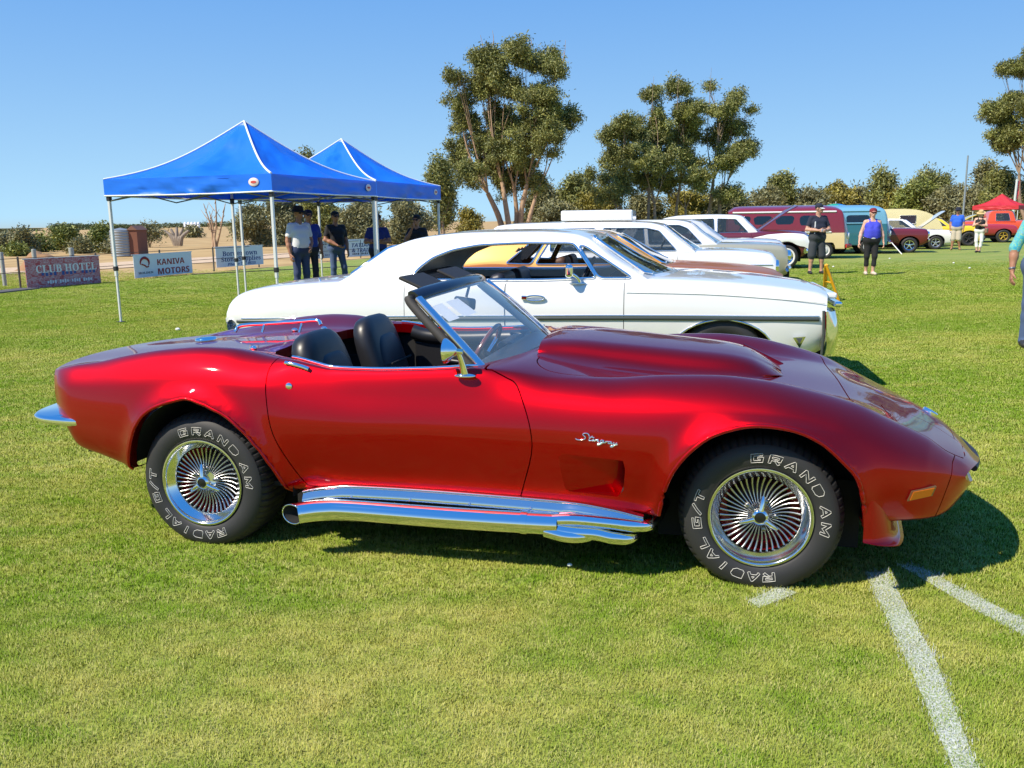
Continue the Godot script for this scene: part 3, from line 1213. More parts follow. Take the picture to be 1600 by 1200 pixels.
	for q in [[1.0, 0.006, "bezel", mat("marker_bezel", 0.25, 0.18, 0.1, 0.3, 0.6)], [0.84, 0.011, "lens", mat("amber_lens", 0.62, 0.16, 0.01, 0.15)]]:
		var pts := PackedVector3Array()
		for p in mo:
			var px: float = 3.09 + (p[0] - 3.09) * q[0]
			var py: float = 0.4225 + (p[1] - 0.4225) * q[0]
			pts.append(Vector3(px, py, mz + (px - 3.09) * mzx + (py - 0.42) * mzy + q[1]))
		var m := MB.new()
		m.quad(pts[0], pts[1], pts[2], pts[3])
		for i in 4:
			var j := (i + 1) % 4
			m.quad(pts[i], pts[j], pts[j] - Vector3(0, 0, 0.02), pts[i] - Vector3(0, 0, 0.02))
		obj(q[2], m.done(), q[3], mk)
	# script badge
	var strokes := [[[.17, .72], [.13, .86], [.07, .93], [-.02, .88], [-.03, .74], [.05, .6], [.08, .42], [0, .24], [-.14, .2], [-.2, .28]], [[.27, .78], [.2, .4], [.24, .28], [.3, .36]], [[.17, .62], [.34, .64]], [[.34, .52], [.31, .3], [.36, .34]], [[.41, .5], [.38, .28], [.43, .44], [.48, .5], [.47, .3], [.52, .36]], [[.66, .48], [.58, .5], [.55, .36], [.6, .28], [.66, .46], [.63, .2], [.56, .02], [.5, .08], [.62, .22], [.7, .34]], [[.73, .5], [.71, .28], [.75, .44], [.8, .48]], [[.9, .46], [.83, .48], [.8, .34], [.85, .28], [.9, .46], [.89, .28], [.94, .34]], [[.97, .5], [.96, .32], [1.02, .32], [1.06, .5], [1.02, .2], [.97, 0], [.9, .04], [1.0, .18], [1.1, .3]]]
	var sm := MB.new()
	for st2 in strokes:
		var pts := []
		for p in st2:
			pts.append(Vector3(1.775 + p[0] * 0.132 + p[1] * 0.016, 0.592 + p[1] * 0.042 - p[0] * 0.012, 0))
		var pth := smooth_path(pts, 4)
		for i in pth.size():
			pth[i].z = body_z(pth[i].x, pth[i].y) + 0.004
		sm.tube(pth, 0.0028, 6)
	obj("script_badge", sm.done(), chrome, car)
	# round crossed emblem on the nose
	var em2 := MB.new()
	em2.lathe([Vector2(0, 0.008), Vector2(0.03, 0.007), Vector2(0.036, 0.003), Vector2(0.036, -0.01)], 24, Transform3D(Basis(Vector3.BACK, -0.5), Vector3(3.27, 0.59, 0)))
	obj("nose_emblem", em2.done(), chrome, car)
	# black strip across the very tip
	var tp2 := PackedVector3Array()
	for i in 21:
		var z := lerpf(-0.42, 0.42, i / 20.0)
		tp2.append(Vector3(3.44 - 0.17 * pow(z / 0.6, 2.0), 0.43 + 0.03 * absf(z), z))
	var ts := MB.new()
	ts.tube(tp2, 0.013, 8)
	obj("bumper_strip", ts.done(), mat("black_rubber", 0.015, 0.015, 0.016, 0.5), car)
	# fuel lid and two deck studs
	for p in [[-.18, 0.12, 0.05], [-.32, 0.0, 0.055]]:
		pass
	var fl := MB.new()
	fl.lathe([Vector2(0, 0.012), Vector2(0.05, 0.01), Vector2(0.06, 0.004), Vector2(0.062, -0.006)], 28, Transform3D(Basis(Vector3.BACK, 0.06), Vector3(-0.56, 0.836, -0.15)))
	obj("fuel_lid", fl.done(), chrome, car)
	for q in [[-.14, .42], [.06, .4], [-.14, -.42], [.06, -.4]]:
		var sd1 := MB.new()
		sd1.ball(Vector3(q[0], at(vE[0], q[0]) + 0.008, q[1]), Vector3(0.02, 0.014, 0.012), 12, 8)
		obj("deck_stud", sd1.done(), chrome, car)
	var rail := MB.new()
	rail.tube(smooth_path([Vector3(-.5, .85, -.36), Vector3(-.47, .885, -.38), Vector3(-.3, .9, -.38), Vector3(-.1, .915, -.38), Vector3(.03, .925, -.37), Vector3(.06, .9, -.36)], 5), 0.011, 8)
	for x in [-.32, -.08]:
		rail.tube(PackedVector3Array([Vector3(x, .85, -.36), Vector3(x + .01, .905, -.38)]), 0.008, 8)
	obj("deck_rail", rail.done(), chrome, car)

func place_path(pts: Array, off: float) -> PackedVector3Array:
	return place_on_flank(smooth2(pts, 4, false), off)

# ---------------------------------------------------------------- slotted alloy wheel with lettered tyre
func make_slot_wheel(rubber: Material, chrome: Material) -> Node3D:
	var w := Node3D.new()
	var ax := Transform3D(Basis(Vector3.RIGHT, Vector3.BACK, Vector3.DOWN), Vector3.ZERO)
	var prof := [[.2, -.012], [.207, .004], [.218, .012], [.24, .019], [.262, .02], [.284, .014], [.3, .003], [.3, .001], [.307, -.006], [.317, -.022], [.323, -.042], [.325, -.07], [.3255, -.1], [.3255, -.15], [.325, -.19], [.32, -.215], [.3, -.24], [.25, -.255], [.2, -.24]]
	var rows := []
	var nb := 60
	for i in nb * 6 + 1:
		var a := TAU * i / (nb * 6)
		var gap := i % 6 == 0
		var line := PackedVector3Array()
		for j in prof.size():
			var r: float = prof[j][0]
			if gap and j >= 8 and j <= 15:
				r -= 0.007
			if j == 12 or j == 13:
				r -= 0.006 if i % 12 < 6 else 0.0
			line.append(Vector3(sin(a) * r, cos(a) * r, prof[j][1]))
		rows.append(line)
	var t := MB.new()
	t.grid(rows, -1.0)
	obj("tyre", t.done(), rubber, w)
	var rim := MB.new()
	rim.lathe([Vector2(.2, -.006), Vector2(.206, .006), Vector2(.204, .012), Vector2(.198, .013), Vector2(.193, .011), Vector2(.191, .004), Vector2(.186, -.004), Vector2(.162, -.026), Vector2(.159, -.032), Vector2(.158, -.055)], 72, ax)
	obj("rim", rim.done(), mat("rim_polish", 0.82, 0.82, 0.8, 0.12, 1.0), w)
	var barrel := MB.new()
	barrel.lathe([Vector2(.158, -.05), Vector2(.162, -.075), Vector2(.163, -.17), Vector2(.125, -.175)], 48, ax)
	obj("barrel", barrel.done(), mat("barrel_red", 0.4, 0.006, 0.012, 0.4), w)
	var drum := MB.new()
	drum.lathe([Vector2(0, -.11), Vector2(.09, -.115), Vector2(.127, -.15), Vector2(.127, -.18)], 40, ax)
	obj("brake", drum.done(), mat("brake_dark", 0.02, 0.015, 0.015, 0.6), w)
	var fm := MB.new()
	var fp := PackedVector3Array()
	var fr := []
	for k in 9:
		var u := k / 8.0
		var r := lerpf(0.042, 0.1585, u)
		var a := 0.1 * u * u
		fp.append(Vector3(sin(a) * r, cos(a) * r, lerpf(-0.03, -0.036, u) - 0.012 * sin(PI * u)))
		fr.append(lerpf(0.0028, 0.0068, u))
	fm.tube(fp, fr, 6, false, false, Vector3.BACK, 0.8)
	var fin := fm.done()
	var bright := mat("fin_alloy", 0.55, 0.55, 0.55, 0.27, 1.0)
	for k in 40:
		var o := obj("fin", fin, bright, w)
		o.rotation.z = TAU * k / 40
	var hub := MB.new()
	hub.lathe([Vector2(.05, -.04), Vector2(.048, -.028), Vector2(.036, -.018), Vector2(.034, .0), Vector2(.031, .006), Vector2(.022, .01), Vector2(.021, .006), Vector2(0, .006)], 32, ax)
	for k in 3:
		var a := TAU * k / 3.0 + 0.12
		var d := Vector3(sin(a), cos(a), 0)
		var sde := Vector3(d.y, -d.x, 0)
		var b0 := d * 0.026
		var tip := d * 0.084 + Vector3(0, 0, -0.012)
		hub.tube(PackedVector3Array([b0, d * 0.05 + Vector3(0, 0, -0.003), d * 0.07 + Vector3(0, 0, -0.008), tip]), [0.013, 0.0125, 0.011, 0.0075], 8, true, false, Vector3.BACK, 0.95)
	obj("spinner", hub.done(), chrome, w)
	var cap := MB.new()
	cap.lathe([Vector2(.021, .0065), Vector2(.012, .009), Vector2(0, .0095)], 24, ax)
	obj("centre_cap", cap.done(), mat("cap_black", 0.01, 0.01, 0.01, 0.3), w)
	for k in 5:
		var a := TAU * k / 5.0 + 0.35
		var nm := MB.new()
		nm.lathe([Vector2(.011, -.05), Vector2(.0105, -.024), Vector2(.007, -.02), Vector2(0, -.02)], 10, ax * Transform3D(Basis(), Vector3(sin(a) * 0.062, 0, -cos(a) * 0.062)))
		obj("wheel_nut", nm.done(), mat("nut_steel", 0.3, 0.3, 0.3, 0.3, 1.0), w)
	# raised outline lettering
	var letters := {
		"G": [[[.92, .88], [.1, .88], [.1, .12], [.92, .12], [.92, .5], [.55, .5]]],
		"R": [[[.1, .0], [.1, .88], [.9, .88], [.9, .45], [.1, .45]], [[.5, .45], [.95, 0]]],
		"A": [[[.02, 0], [.5, .9], [.98, 0]], [[.25, .32], [.75, .32]]],
		"N": [[[.1, 0], [.1, .9], [.9, .1], [.9, 1]]],
		"D": [[[.1, .12], [.1, .88], [.7, .88], [.9, .7], [.9, .3], [.7, .12], [.1, .12]]],
		"M": [[[.05, 0], [.05, .9], [.5, .3], [.95, .9], [.95, 0]]],
		"I": [[[.5, 0], [.5, 1]]], "L": [[[.1, 1], [.1, .12], [.95, .12]]],
		"T": [[[0, .88], [1, .88]], [[.5, .88], [.5, 0]]], "/": [[[.1, 0], [.9, 1]]]}
	var lm := MB.new()
	for e in [["GRAND", -5.0, 16.0], ["AM", 80.0, 16.5], ["RADIAL", 170.0, 14.4], ["G/T", 262.0, 13.0]]:
		var word: String = e[0]
		for i in word.length():
			var a0: float = deg_to_rad(e[1] + e[2] * i)
			var shapes := []
			for line in letters[word[i]]:
				for pg in Geometry2D.offset_polyline(poly(line), 0.115, Geometry2D.JOIN_MITER, Geometry2D.END_BUTT):
					shapes.append(pg)
			if shapes.size() > 1:
				var merged := Geometry2D.merge_polygons(shapes[0], shapes[1])
				if shapes.size() == 2:
					shapes = merged
			for pg in shapes:
				var path := PackedVector3Array()
				var np: int = pg.size()
				for k in np:
					var q0: Vector2 = pg[k]
					var q1: Vector2 = pg[(k + 1) % np]
					for u in [0.0, 0.5]:
						var q := q0.lerp(q1, u)
						var a := a0 + (q.x - 0.5 + (q.y - 0.5) * 0.1) * 0.046 / 0.25
						var r: float = 0.231 + q.y * 0.036
						var zz := lerpf(.0165, .0205, clampf((r - .225) / .02, 0, 1)) if r < .262 else lerpf(.0205, .0165, (r - .262) / .02)
						path.append(Vector3(sin(a) * r, cos(a) * r, zz))
				lm.tube(path, 0.0013, 4, false, true, Vector3.BACK)
	obj("lettering", lm.done(), mat("letter_white", 0.62, 0.6, 0.55, 0.7), w)
	return w

# ================================================================ the other cars
class Spec:
	var d := {}
	var top: Curve1
	var bot: Curve1
	var wid: Curve1
	var roof: Curve1
	var gw := 0.85
	var rw := 0.65
	var belt := 0.9
	var yr := 1.4

func car_section(sp: Spec, s: float) -> PackedVector3Array:
	var yt := at(sp.top, s)
	var yb := at(sp.bot, s)
	var w := at(sp.wid, s)
	var cr: float = sp.d.get("crown", 0.03)
	var h := yt - yb
	var sh: float = sp.d.get("shoulder", 0.93)
	var k := [[yb, .84 * w], [yb + .05, .92 * w], [yb + h * .3, .975 * w], [yb + h * .6, w], [yt - .09, .982 * w], [yt - .02, sh * w], [yt + cr * .3, (sh - .1) * w], [yt + cr * .8, .45 * w], [yt + cr, 0.0]]
	var u := PackedFloat32Array([0.0])
	var ys := PackedFloat32Array()
	var zs := PackedFloat32Array()
	for i in k.size():
		ys.append(k[i][0])
		zs.append(k[i][1])
		if i > 0:
			u.append(u[i - 1] + maxf(Vector2(ys[i] - ys[i - 1], zs[i] - zs[i - 1]).length(), 0.01))
	var out := PackedVector3Array()
	var bf: float = sp.d.get("bow", 0.1)
	var xr: float = sp.d.xr
	var xf: float = sp.d.xf
	var e := 0.0
	if s > xf - 0.7:
		e = -bf * pow((s - xf + 0.7) / 0.7, 2.0)
	elif s < xr + 0.7:
		e = bf * 0.8 * pow((xr + 0.7 - s) / 0.7, 2.0)
	for i in 8:
		var n: int = [2, 3, 4, 4, 4, 4, 4, 4][i]
		for j in (n + 1 if i == 7 else n):
			var t: float = lerpf(u[i], u[i + 1], float(j) / n)
			var z := pch(u, zs, t)
			out.append(Vector3(s + e * pow(z / 0.85, 2.0), pch(u, ys, t), z))
	return out

func car_flank(sp: Spec, x: float, y: float) -> float:
	var r := car_section(sp, x)
	for i in range(0, 20):
		if (r[i].y - y) * (r[i + 1].y - y) <= 0.0:
			return lerpf(r[i].z, r[i + 1].z, (y - r[i].y) / (r[i + 1].y - r[i].y + 1e-9))
	return at(sp.wid, x)

func cabin_z(sp: Spec, x: float, y: float) -> float:
	var b := at(sp.top, x)
	return lerpf(sp.gw, sp.rw, pow(clampf((y - b) / (sp.yr - b), 0, 1), 1.25))

func cabin_section(sp: Spec, x: float) -> PackedVector3Array:
	var b := at(sp.top, x) - 0.012
	var h := maxf(at(sp.roof, x), b + 0.01)
	var out := PackedVector3Array()
	var rad: float = minf(0.07, (h - b) * 0.5)
	for i in 9:
		var y := lerpf(b, h - rad, i / 8.0)
		out.append(Vector3(x, y, cabin_z(sp, x, y)))
	var zc := cabin_z(sp, x, h - rad)
	var zt := zc - rad * 1.15
	for i in range(1, 6):
		var a := PI / 2 * i / 5.0
		out.append(Vector3(x, h - rad + sin(a) * rad, zt + cos(a) * rad * 1.15))
	for i in range(1, 7):
		var v := i / 6.0
		out.append(Vector3(x, h + 0.018 * (1.0 - pow(1.0 - v, 2.0)), zt * (1.0 - v)))
	return out

# glass and roof edge bow forwards in plan
func bowed(sp: Spec, p: Vector3) -> Vector3:
	var x1: float = sp.roof.x[sp.roof.x.size() - 1]
	var x0: float = (sp.roof.x[0] + x1) * 0.5
	var t := clampf((p.x - x0) / (x1 - x0), 0.0, 1.0)
	p.x += (sp.d.get("screen_bow", 0.15) as float) * t * (1.0 - pow(minf(1.0, absf(p.z) / sp.gw), 2.0))
	return p

func bowed_all(sp: Spec, a: PackedVector3Array) -> PackedVector3Array:
	for i in a.size():
		a[i] = bowed(sp, a[i])
	return a

func make_car(called: String, label: String, cat: String, d: Dictionary, at0: Vector3, turn: float, group := "") -> Node3D:
	var sp := Spec.new()
	sp.d = d
	sp.top = Curve1.new(d.top)
	sp.bot = Curve1.new(d.bot)
	sp.wid = Curve1.new(d.wid)
	sp.gw = d.gw
	sp.rw = d.rw
	var car := thing(called, label, cat, at0, turn, group)
	var paint: Material = d.paint
	var chrome := mat("chrome", 0.86, 0.87, 0.88, 0.04, 1.0)
	var dark := mat("underside_black", 0.008, 0.008, 0.008, 0.85)
	var trim := mat("cabin_trim", 0.03, 0.03, 0.035, 0.6) if not d.has("trim") else d.trim as StandardMaterial3D
	var step: float = d.get("step", 0.06)
	var rows := []
	var n := int((d.xf - d.xr) / step)
	for i in n + 1:
		rows.append(car_section(sp, lerpf(d.xr, d.xf, i / float(n))))
	var shell: Soup = soup_of(rows, 1.0)
	var extra := MB.new()
	var wr: float = d.get("wheel_r", 0.33)
	var axles := [0.0, d.wb as float]
	for a in 2:
		var arch := PackedVector2Array()
		var ar: float = d.get("arch_r", wr + 0.06)
		var flat: float = [d.get("arch_rear", 1.0), d.get("arch_front", 1.0)][a]
		arch.append(Vector2(axles[a] - ar, -0.2))
		for i in 19:
			var an := PI - PI * i / 18.0
			arch.append(Vector2(axles[a] + cos(an) * ar * (1.0 + 0.12 * absf(sin(2 * an)) * (2.0 - flat) * 0.6), wr + sin(an) * ar * flat * 0.96))
		arch.append(Vector2(axles[a] + ar, -0.2))
		var r := cut(shell, side_cut(arch, func(p): return p.z > 0.3 and p.y < at(sp.top, p.x) - 0.05))
		shell = r[1]
		extra.rims(r[2], 0.07, Vector3(0, 0, -1), 2)
		if d.get("arch_trim", false):
			for f in [1.0, -1.0]:
				var tp := PackedVector3Array()
				for i in range(2, arch.size() - 2):
					tp.append(Vector3(arch[i].x, arch[i].y, (car_flank(sp, arch[i].x, arch[i].y) + 0.003) * f))
				var tm := MB.new()
				tm.tube(tp, 0.009, 6)
				obj("arch_trim", tm.done(), chrome, car)
	var gaps := MB.new()
	if d.has("roof"):
		var cab := PackedVector2Array()
		var z0: float = sp.gw - 0.07
		for p in [[d.cab[0], -z0], [d.cab[0], z0 * 0.8], [d.cab[0] + 0.2, z0], [d.cab[1] - 0.25, z0], [d.cab[1], z0 * 0.7], [d.cab[1] + 0.05, -z0]]:
			cab.append(Vector2(p[0], p[1]))
		var r := cut(shell, top_cut(cab, func(p): return p.y > at(sp.top, p.x) - 0.06))
		shell = r[1]
		extra.rims(r[2], 0.07, Vector3(0, -1, 0), 2)
	for e in d.get("doors", []):
		var yb: float = at(sp.bot, e[0]) + 0.07
		var yt := 2.0
		var pg := rounded([[e[0], yb], [e[1], yb], [e[1] + e[2], 1.5], [e[0] + e[2], 1.5]], 0.03)
		var f := side_cut(pg, func(p): return p.z > sp.gw - 0.1)
		var c1 := cut(shell, f, 0.003)
		shell = c1[1]
		var c2 := cut(c1[0], f, -0.003)
		gaps.rims(c1[2], 0.02, Vector3.ZERO, 2)
		for far in 2:
			var dm := MB.new()
			dm.soup(c2[0], far)
			dm.rims(c2[2], 0.02, Vector3.ZERO, far)
			var door := obj("door", dm.done(), paint, car)
			if far == 0 and d.get("handles", true):
				var hx: float = e[0] + 0.17
				var hy: float = at(sp.top, hx) - 0.13
				var hz := car_flank(sp, hx, hy)
				var hm := MB.new()
				hm.box(Vector3(hx, hy, hz + 0.012), Vector3(0.17, 0.035, 0.024), Basis(), 0.01)
				obj("handle", hm.done(), chrome, door)
	if d.has("bonnet"):   # an opened bonnet leaves a dark hole and stands up on its hinge
		var b: Array = d.bonnet    # [rear x, front x, half width, angle in degrees, hinge at the rear?, underside]
		var hp := PackedVector2Array([Vector2(b[0], -b[2]), Vector2(b[0], b[2]), Vector2(b[1], b[2] * 0.93), Vector2(b[1], -b[2])])
		var r := cut(shell, top_cut(hp, func(p): return p.y > at(sp.top, p.x) - 0.03))
		shell = r[1]
		extra.rims(r[2], 0.1, Vector3(0, -1, 0), 2)
		var lid := MB.new()
		lid.soup(r[0], 2)
		var under := MB.new()
		var us: Soup = r[0]
		for i in us.p.size():
			us.p[i] -= us.n[i] * 0.03
			us.n[i] = -us.n[i]
		under.soup(us, 2)
		under.rims(r[2], 0.03, Vector3(0, -1, 0), 2)
		var hinge := Node3D.new()
		hinge.name = "bonnet"
		car.add_child(hinge, true)
		var hx: float = b[0] if b[4] else b[1]
		var piv := Vector3(hx, at(sp.top, hx) + 0.02, 0)
		var bas := Basis(Vector3.BACK, deg_to_rad(b[3]) * (1.0 if b[4] else -1.0))
		hinge.transform = Transform3D(bas, piv) * Transform3D(Basis(), -piv)
		obj("bonnet_skin", lid.done(), paint, hinge)
		obj("bonnet_lining", under.done(), b[5], hinge)
		var eng := MB.new()
		var mid: float = (b[0] + b[1]) * 0.5
		eng.box(Vector3(mid, 0.68, 0), Vector3(0.6, 0.26, 0.42), Basis(), 0.05)
		eng.ball(Vector3(mid, 0.84, 0), Vector3(0.2, 0.06, 0.2), 14, 6)
		obj("engine", eng.done(), mat("engine_grey", .12, .12, .13, .4, .6), car)
		var bay := MB.new()
		bay.box(Vector3(mid, 0.45, 0), Vector3(absf(b[1] - b[0]), 0.3, b[2] * 2.0))
		obj("engine_bay", bay.done(), dark, car)
	var bm := MB.new()
	if d.has("lower"):   # two-tone: the paint changes along a line
		var lc: Curve1 = Curve1.new(d.lower)
		var c := cut(shell, func(p): return p.y - at(lc, p.x))
		var lo := MB.new()
		lo.soup(c[0], 2)
		obj("lower_panels", lo.done(), d.paint2, car)
		shell = c[1]
	bm.soup(shell, 2)
	bm.v.append_array(extra.v)
	bm.n.append_array(extra.n)
	bm.v.append_array(gaps.v)
	bm.n.append_array(gaps.n)
	for e in [0, n]:
		var sec: PackedVector3Array = rows[e]
		var mid := Vector3(sec[sec.size() - 1].x - (0.01 if e else -0.01), (sec[0].y + sec[sec.size() - 1].y) * 0.5, 0)
		for i in sec.size() - 1:
			for f in [1.0, -1.0]:
				var k := Vector3(1, 1, f)
				bm.flat(sec[i] * k, sec[i + 1] * k, mid)
		for f in [1.0, -1.0]:
			bm.flat(sec[0] * Vector3(1, 1, f), mid, Vector3(mid.x, sec[0].y, 0))
	obj("body", bm.done(), paint, car)
	# floor, wells
	var u := MB.new()
	u.box(Vector3(d.wb * 0.5, 0.3, 0), Vector3(d.wb - 0.75, 0.12, sp.gw * 1.7))
	u.box(Vector3(d.wb * 0.5, 0.42, 0), Vector3(d.xf - d.xr - 0.5, 0.22, sp.gw * 1.1))
	for a in axles:
		for f in [1.0, -1.0]:
			u.box(Vector3(a, 0.5, sp.gw * 0.58 * f), Vector3(wr * 2.6, 0.6, 0.02))
	obj("underbody", u.done(), dark, car)
	if d.has("roof"):
		car_cabin(car, sp, d, paint, chrome, trim)
	car_ends(car, sp, d, chrome)
	# wheels
	var w := plain_wheel(d)
	for i in 4:
		var q: Node3D = w if i == 0 else w.duplicate()
		q.name = "wheel"
		car.add_child(q, true)
		var ax: float = axles[i % 2]
		var zz := (car_flank(sp, ax, wr + (d.get("arch_r", wr + 0.06) as float) + 0.02) - 0.035) * (1.0 if i < 2 else -1.0)
		q.position = Vector3(ax, wr - 0.012, zz)
		if i >= 2:
			q.rotation.y = PI
	return car

func car_cabin(car: Node3D, sp: Spec, d: Dictionary, paint: Material, chrome: Material, trim: Material) -> void:
	sp.roof = Curve1.new(d.roof)
	sp.yr = 0.0
	for p in d.roof:
		sp.yr = maxf(sp.yr, p[1])
	var x0: float = d.roof[0][0]
	var x1: float = d.roof[d.roof.size() - 1][0]
	var rows := []
	var n := int((x1 - x0) / (d.get("step", 0.06) as float) * 1.3)
	for i in n + 1:
		rows.append(cabin_section(sp, lerpf(x0, x1, i / float(n))))
	var soup: Soup = soup_of(rows, 1.0)
	var glass: Material = d.get("glass", glass_mat("car_glass", 0.05, 0.07, 0.08, 0.45))
	var edge := MB.new()
	var k := 0
	var shapes := []
	for w in d.win:
		shapes.append(rounded(w, d.get("win_round", 0.035)))
	for pg in shapes:
		var f := side_cut(pg, func(p): return p.z > sp.rw - 0.1)
		var c := cut(soup, f)
		soup = c[1]
		edge.rims(c[2], 0.025, Vector3.ZERO, 2)
		if d.get("open_windows", false) == false or k in d.get("glazed", []):
			for far in 2:
				var g := MB.new()
				var s: Soup = c[0]
				var m := Soup.new()
				m.n = s.n.duplicate()
				for i in s.p.size():
					m.p.append(s.p[i] - s.n[i] * 0.012)
				m.p = bowed_all(sp, m.p)
				g.soup(m, far)
				obj("side_window", g.done(), glass, car)
		for f2 in [1.0, -1.0]:
			var path := PackedVector3Array()
			for p in pg:
				path.append(bowed(sp, Vector3(p.x, p.y, (cabin_z(sp, p.x, p.y) + 0.004) * f2)))
			var tm := MB.new()
			tm.tube(path, d.get("win_trim", 0.009), 5, false, true, Vector3(0, 0, 1))
			obj("window_frame", tm.done(), chrome, car)
		k += 1
	for e in [["windscreen", d.ws], ["rear_window", d.get("bg", [])]]:
		if e[1].is_empty():
			continue
		var xa: float = minf(e[1][0], e[1][1])
		var xb: float = maxf(e[1][0], e[1][1])
		var za := cabin_z(sp, xa, at(sp.roof, xa)) - 0.085
		var zb := cabin_z(sp, xb, at(sp.roof, xb)) - 0.085
		var pg := PackedVector2Array([Vector2(xa, -1.2), Vector2(xa, za - 0.05), Vector2(xa + 0.03, za), Vector2(xb - 0.03, zb), Vector2(xb, zb - 0.05), Vector2(xb, -1.2)])
		var c := cut(soup, top_cut(pg, func(p): return p.y > at(sp.roof, p.x) - 0.06))
		soup = c[1]
		edge.rims(c[2], 0.03, Vector3.ZERO, 2)
		var g := MB.new()
		var s: Soup = c[0]
		for i in s.p.size():
			s.p[i] -= s.n[i] * 0.012
		s.p = bowed_all(sp, s.p)
		g.soup(s, 2)
		obj(e[0], g.done(), d.get("screen_glass", glass_mat("screen_glass", 0.012, 0.025, 0.045, 0.9)), car)
		var path := PackedVector3Array()
		for i in range(1, 5):
			path.append(Vector3(pg[i].x, at(sp.roof, pg[i].x) + 0.004 + 0.012, pg[i].y))
		var full := PackedVector3Array()
		for p in path:
			full.append(p)
		for i in range(3, -1, -1):
			full.append(Vector3(path[i].x, path[i].y, -path[i].z))
		full = bowed_all(sp, full)
		var tm := MB.new()
		tm.tube(full, d.get("win_trim", 0.009) * 1.3, 5, false, true)
		obj("screen_moulding", tm.done(), chrome, car)
	var m := MB.new()
	m.soup(soup, 2)
	m.v.append_array(edge.v)
	m.n.append_array(edge.n)
	m.v = bowed_all(sp, m.v)
	obj("roof", m.done(), d.get("roof_paint", paint), car)
	# inside
	var bel := at(sp.top, d.cab[1] as float)
	var tub := MB.new()
	var cx: float = (d.cab[0] + d.cab[1]) * 0.5
	var cl: float = d.cab[1] - d.cab[0]
	for f in [1.0, -1.0]:
		tub.box(Vector3(cx, 0.62, (sp.gw - 0.085) * f), Vector3(cl, bel - 0.4, 0.03))
	tub.box(Vector3(cx, 0.36, 0), Vector3(cl, 0.02, sp.gw * 1.7))
	tub.box(Vector3(d.cab[1] + 0.02, 0.62, 0), Vector3(0.1, bel - 0.42, sp.gw * 1.7))
	tub.box(Vector3(d.cab[1] - 0.12, bel - 0.06, 0), Vector3(0.34, 0.1, sp.gw * 1.72), Basis(), 0.03)
	tub.box(Vector3(d.cab[0] - 0.02, 0.6, 0), Vector3(0.1, bel - 0.42, sp.gw * 1.6))
	obj("cabin_lining", tub.done(), trim, car)
	for sx in d.get("seats", []):
		for f in ([1.0, -1.0] if sx[1] else [0.0]):
			var s := MB.new()
			var wz := 0.56 if sx[1] else sp.gw * 1.5
			s.box(Vector3(sx[0], 0.72, f * sp.gw * 0.43), Vector3(0.15, 0.62, wz), Basis(Vector3.BACK, 0.25), 0.06)
			s.box(Vector3(sx[0] + 0.28, 0.5, f * sp.gw * 0.43), Vector3(0.52, 0.18, wz), Basis(), 0.06)
			obj("seat", s.done(), d.get("seat_mat", trim), car)
	if d.has("seats"):
		var ring := PackedVector3Array()
		var tilt := Basis(Vector3.BACK, -0.45)
		for i in 24:
			ring.append(Vector3(d.cab[1] - 0.45, bel + 0.01, sp.gw * 0.43 * (d.get("drive", 1.0) as float)) + tilt * Vector3(0, sin(TAU * i / 24) * 0.19, cos(TAU * i / 24) * 0.19))
		var sw := MB.new()
		sw.tube(ring, 0.012, 6, false, true, Vector3.RIGHT)
		obj("steering_wheel", sw.done(), trim, car)

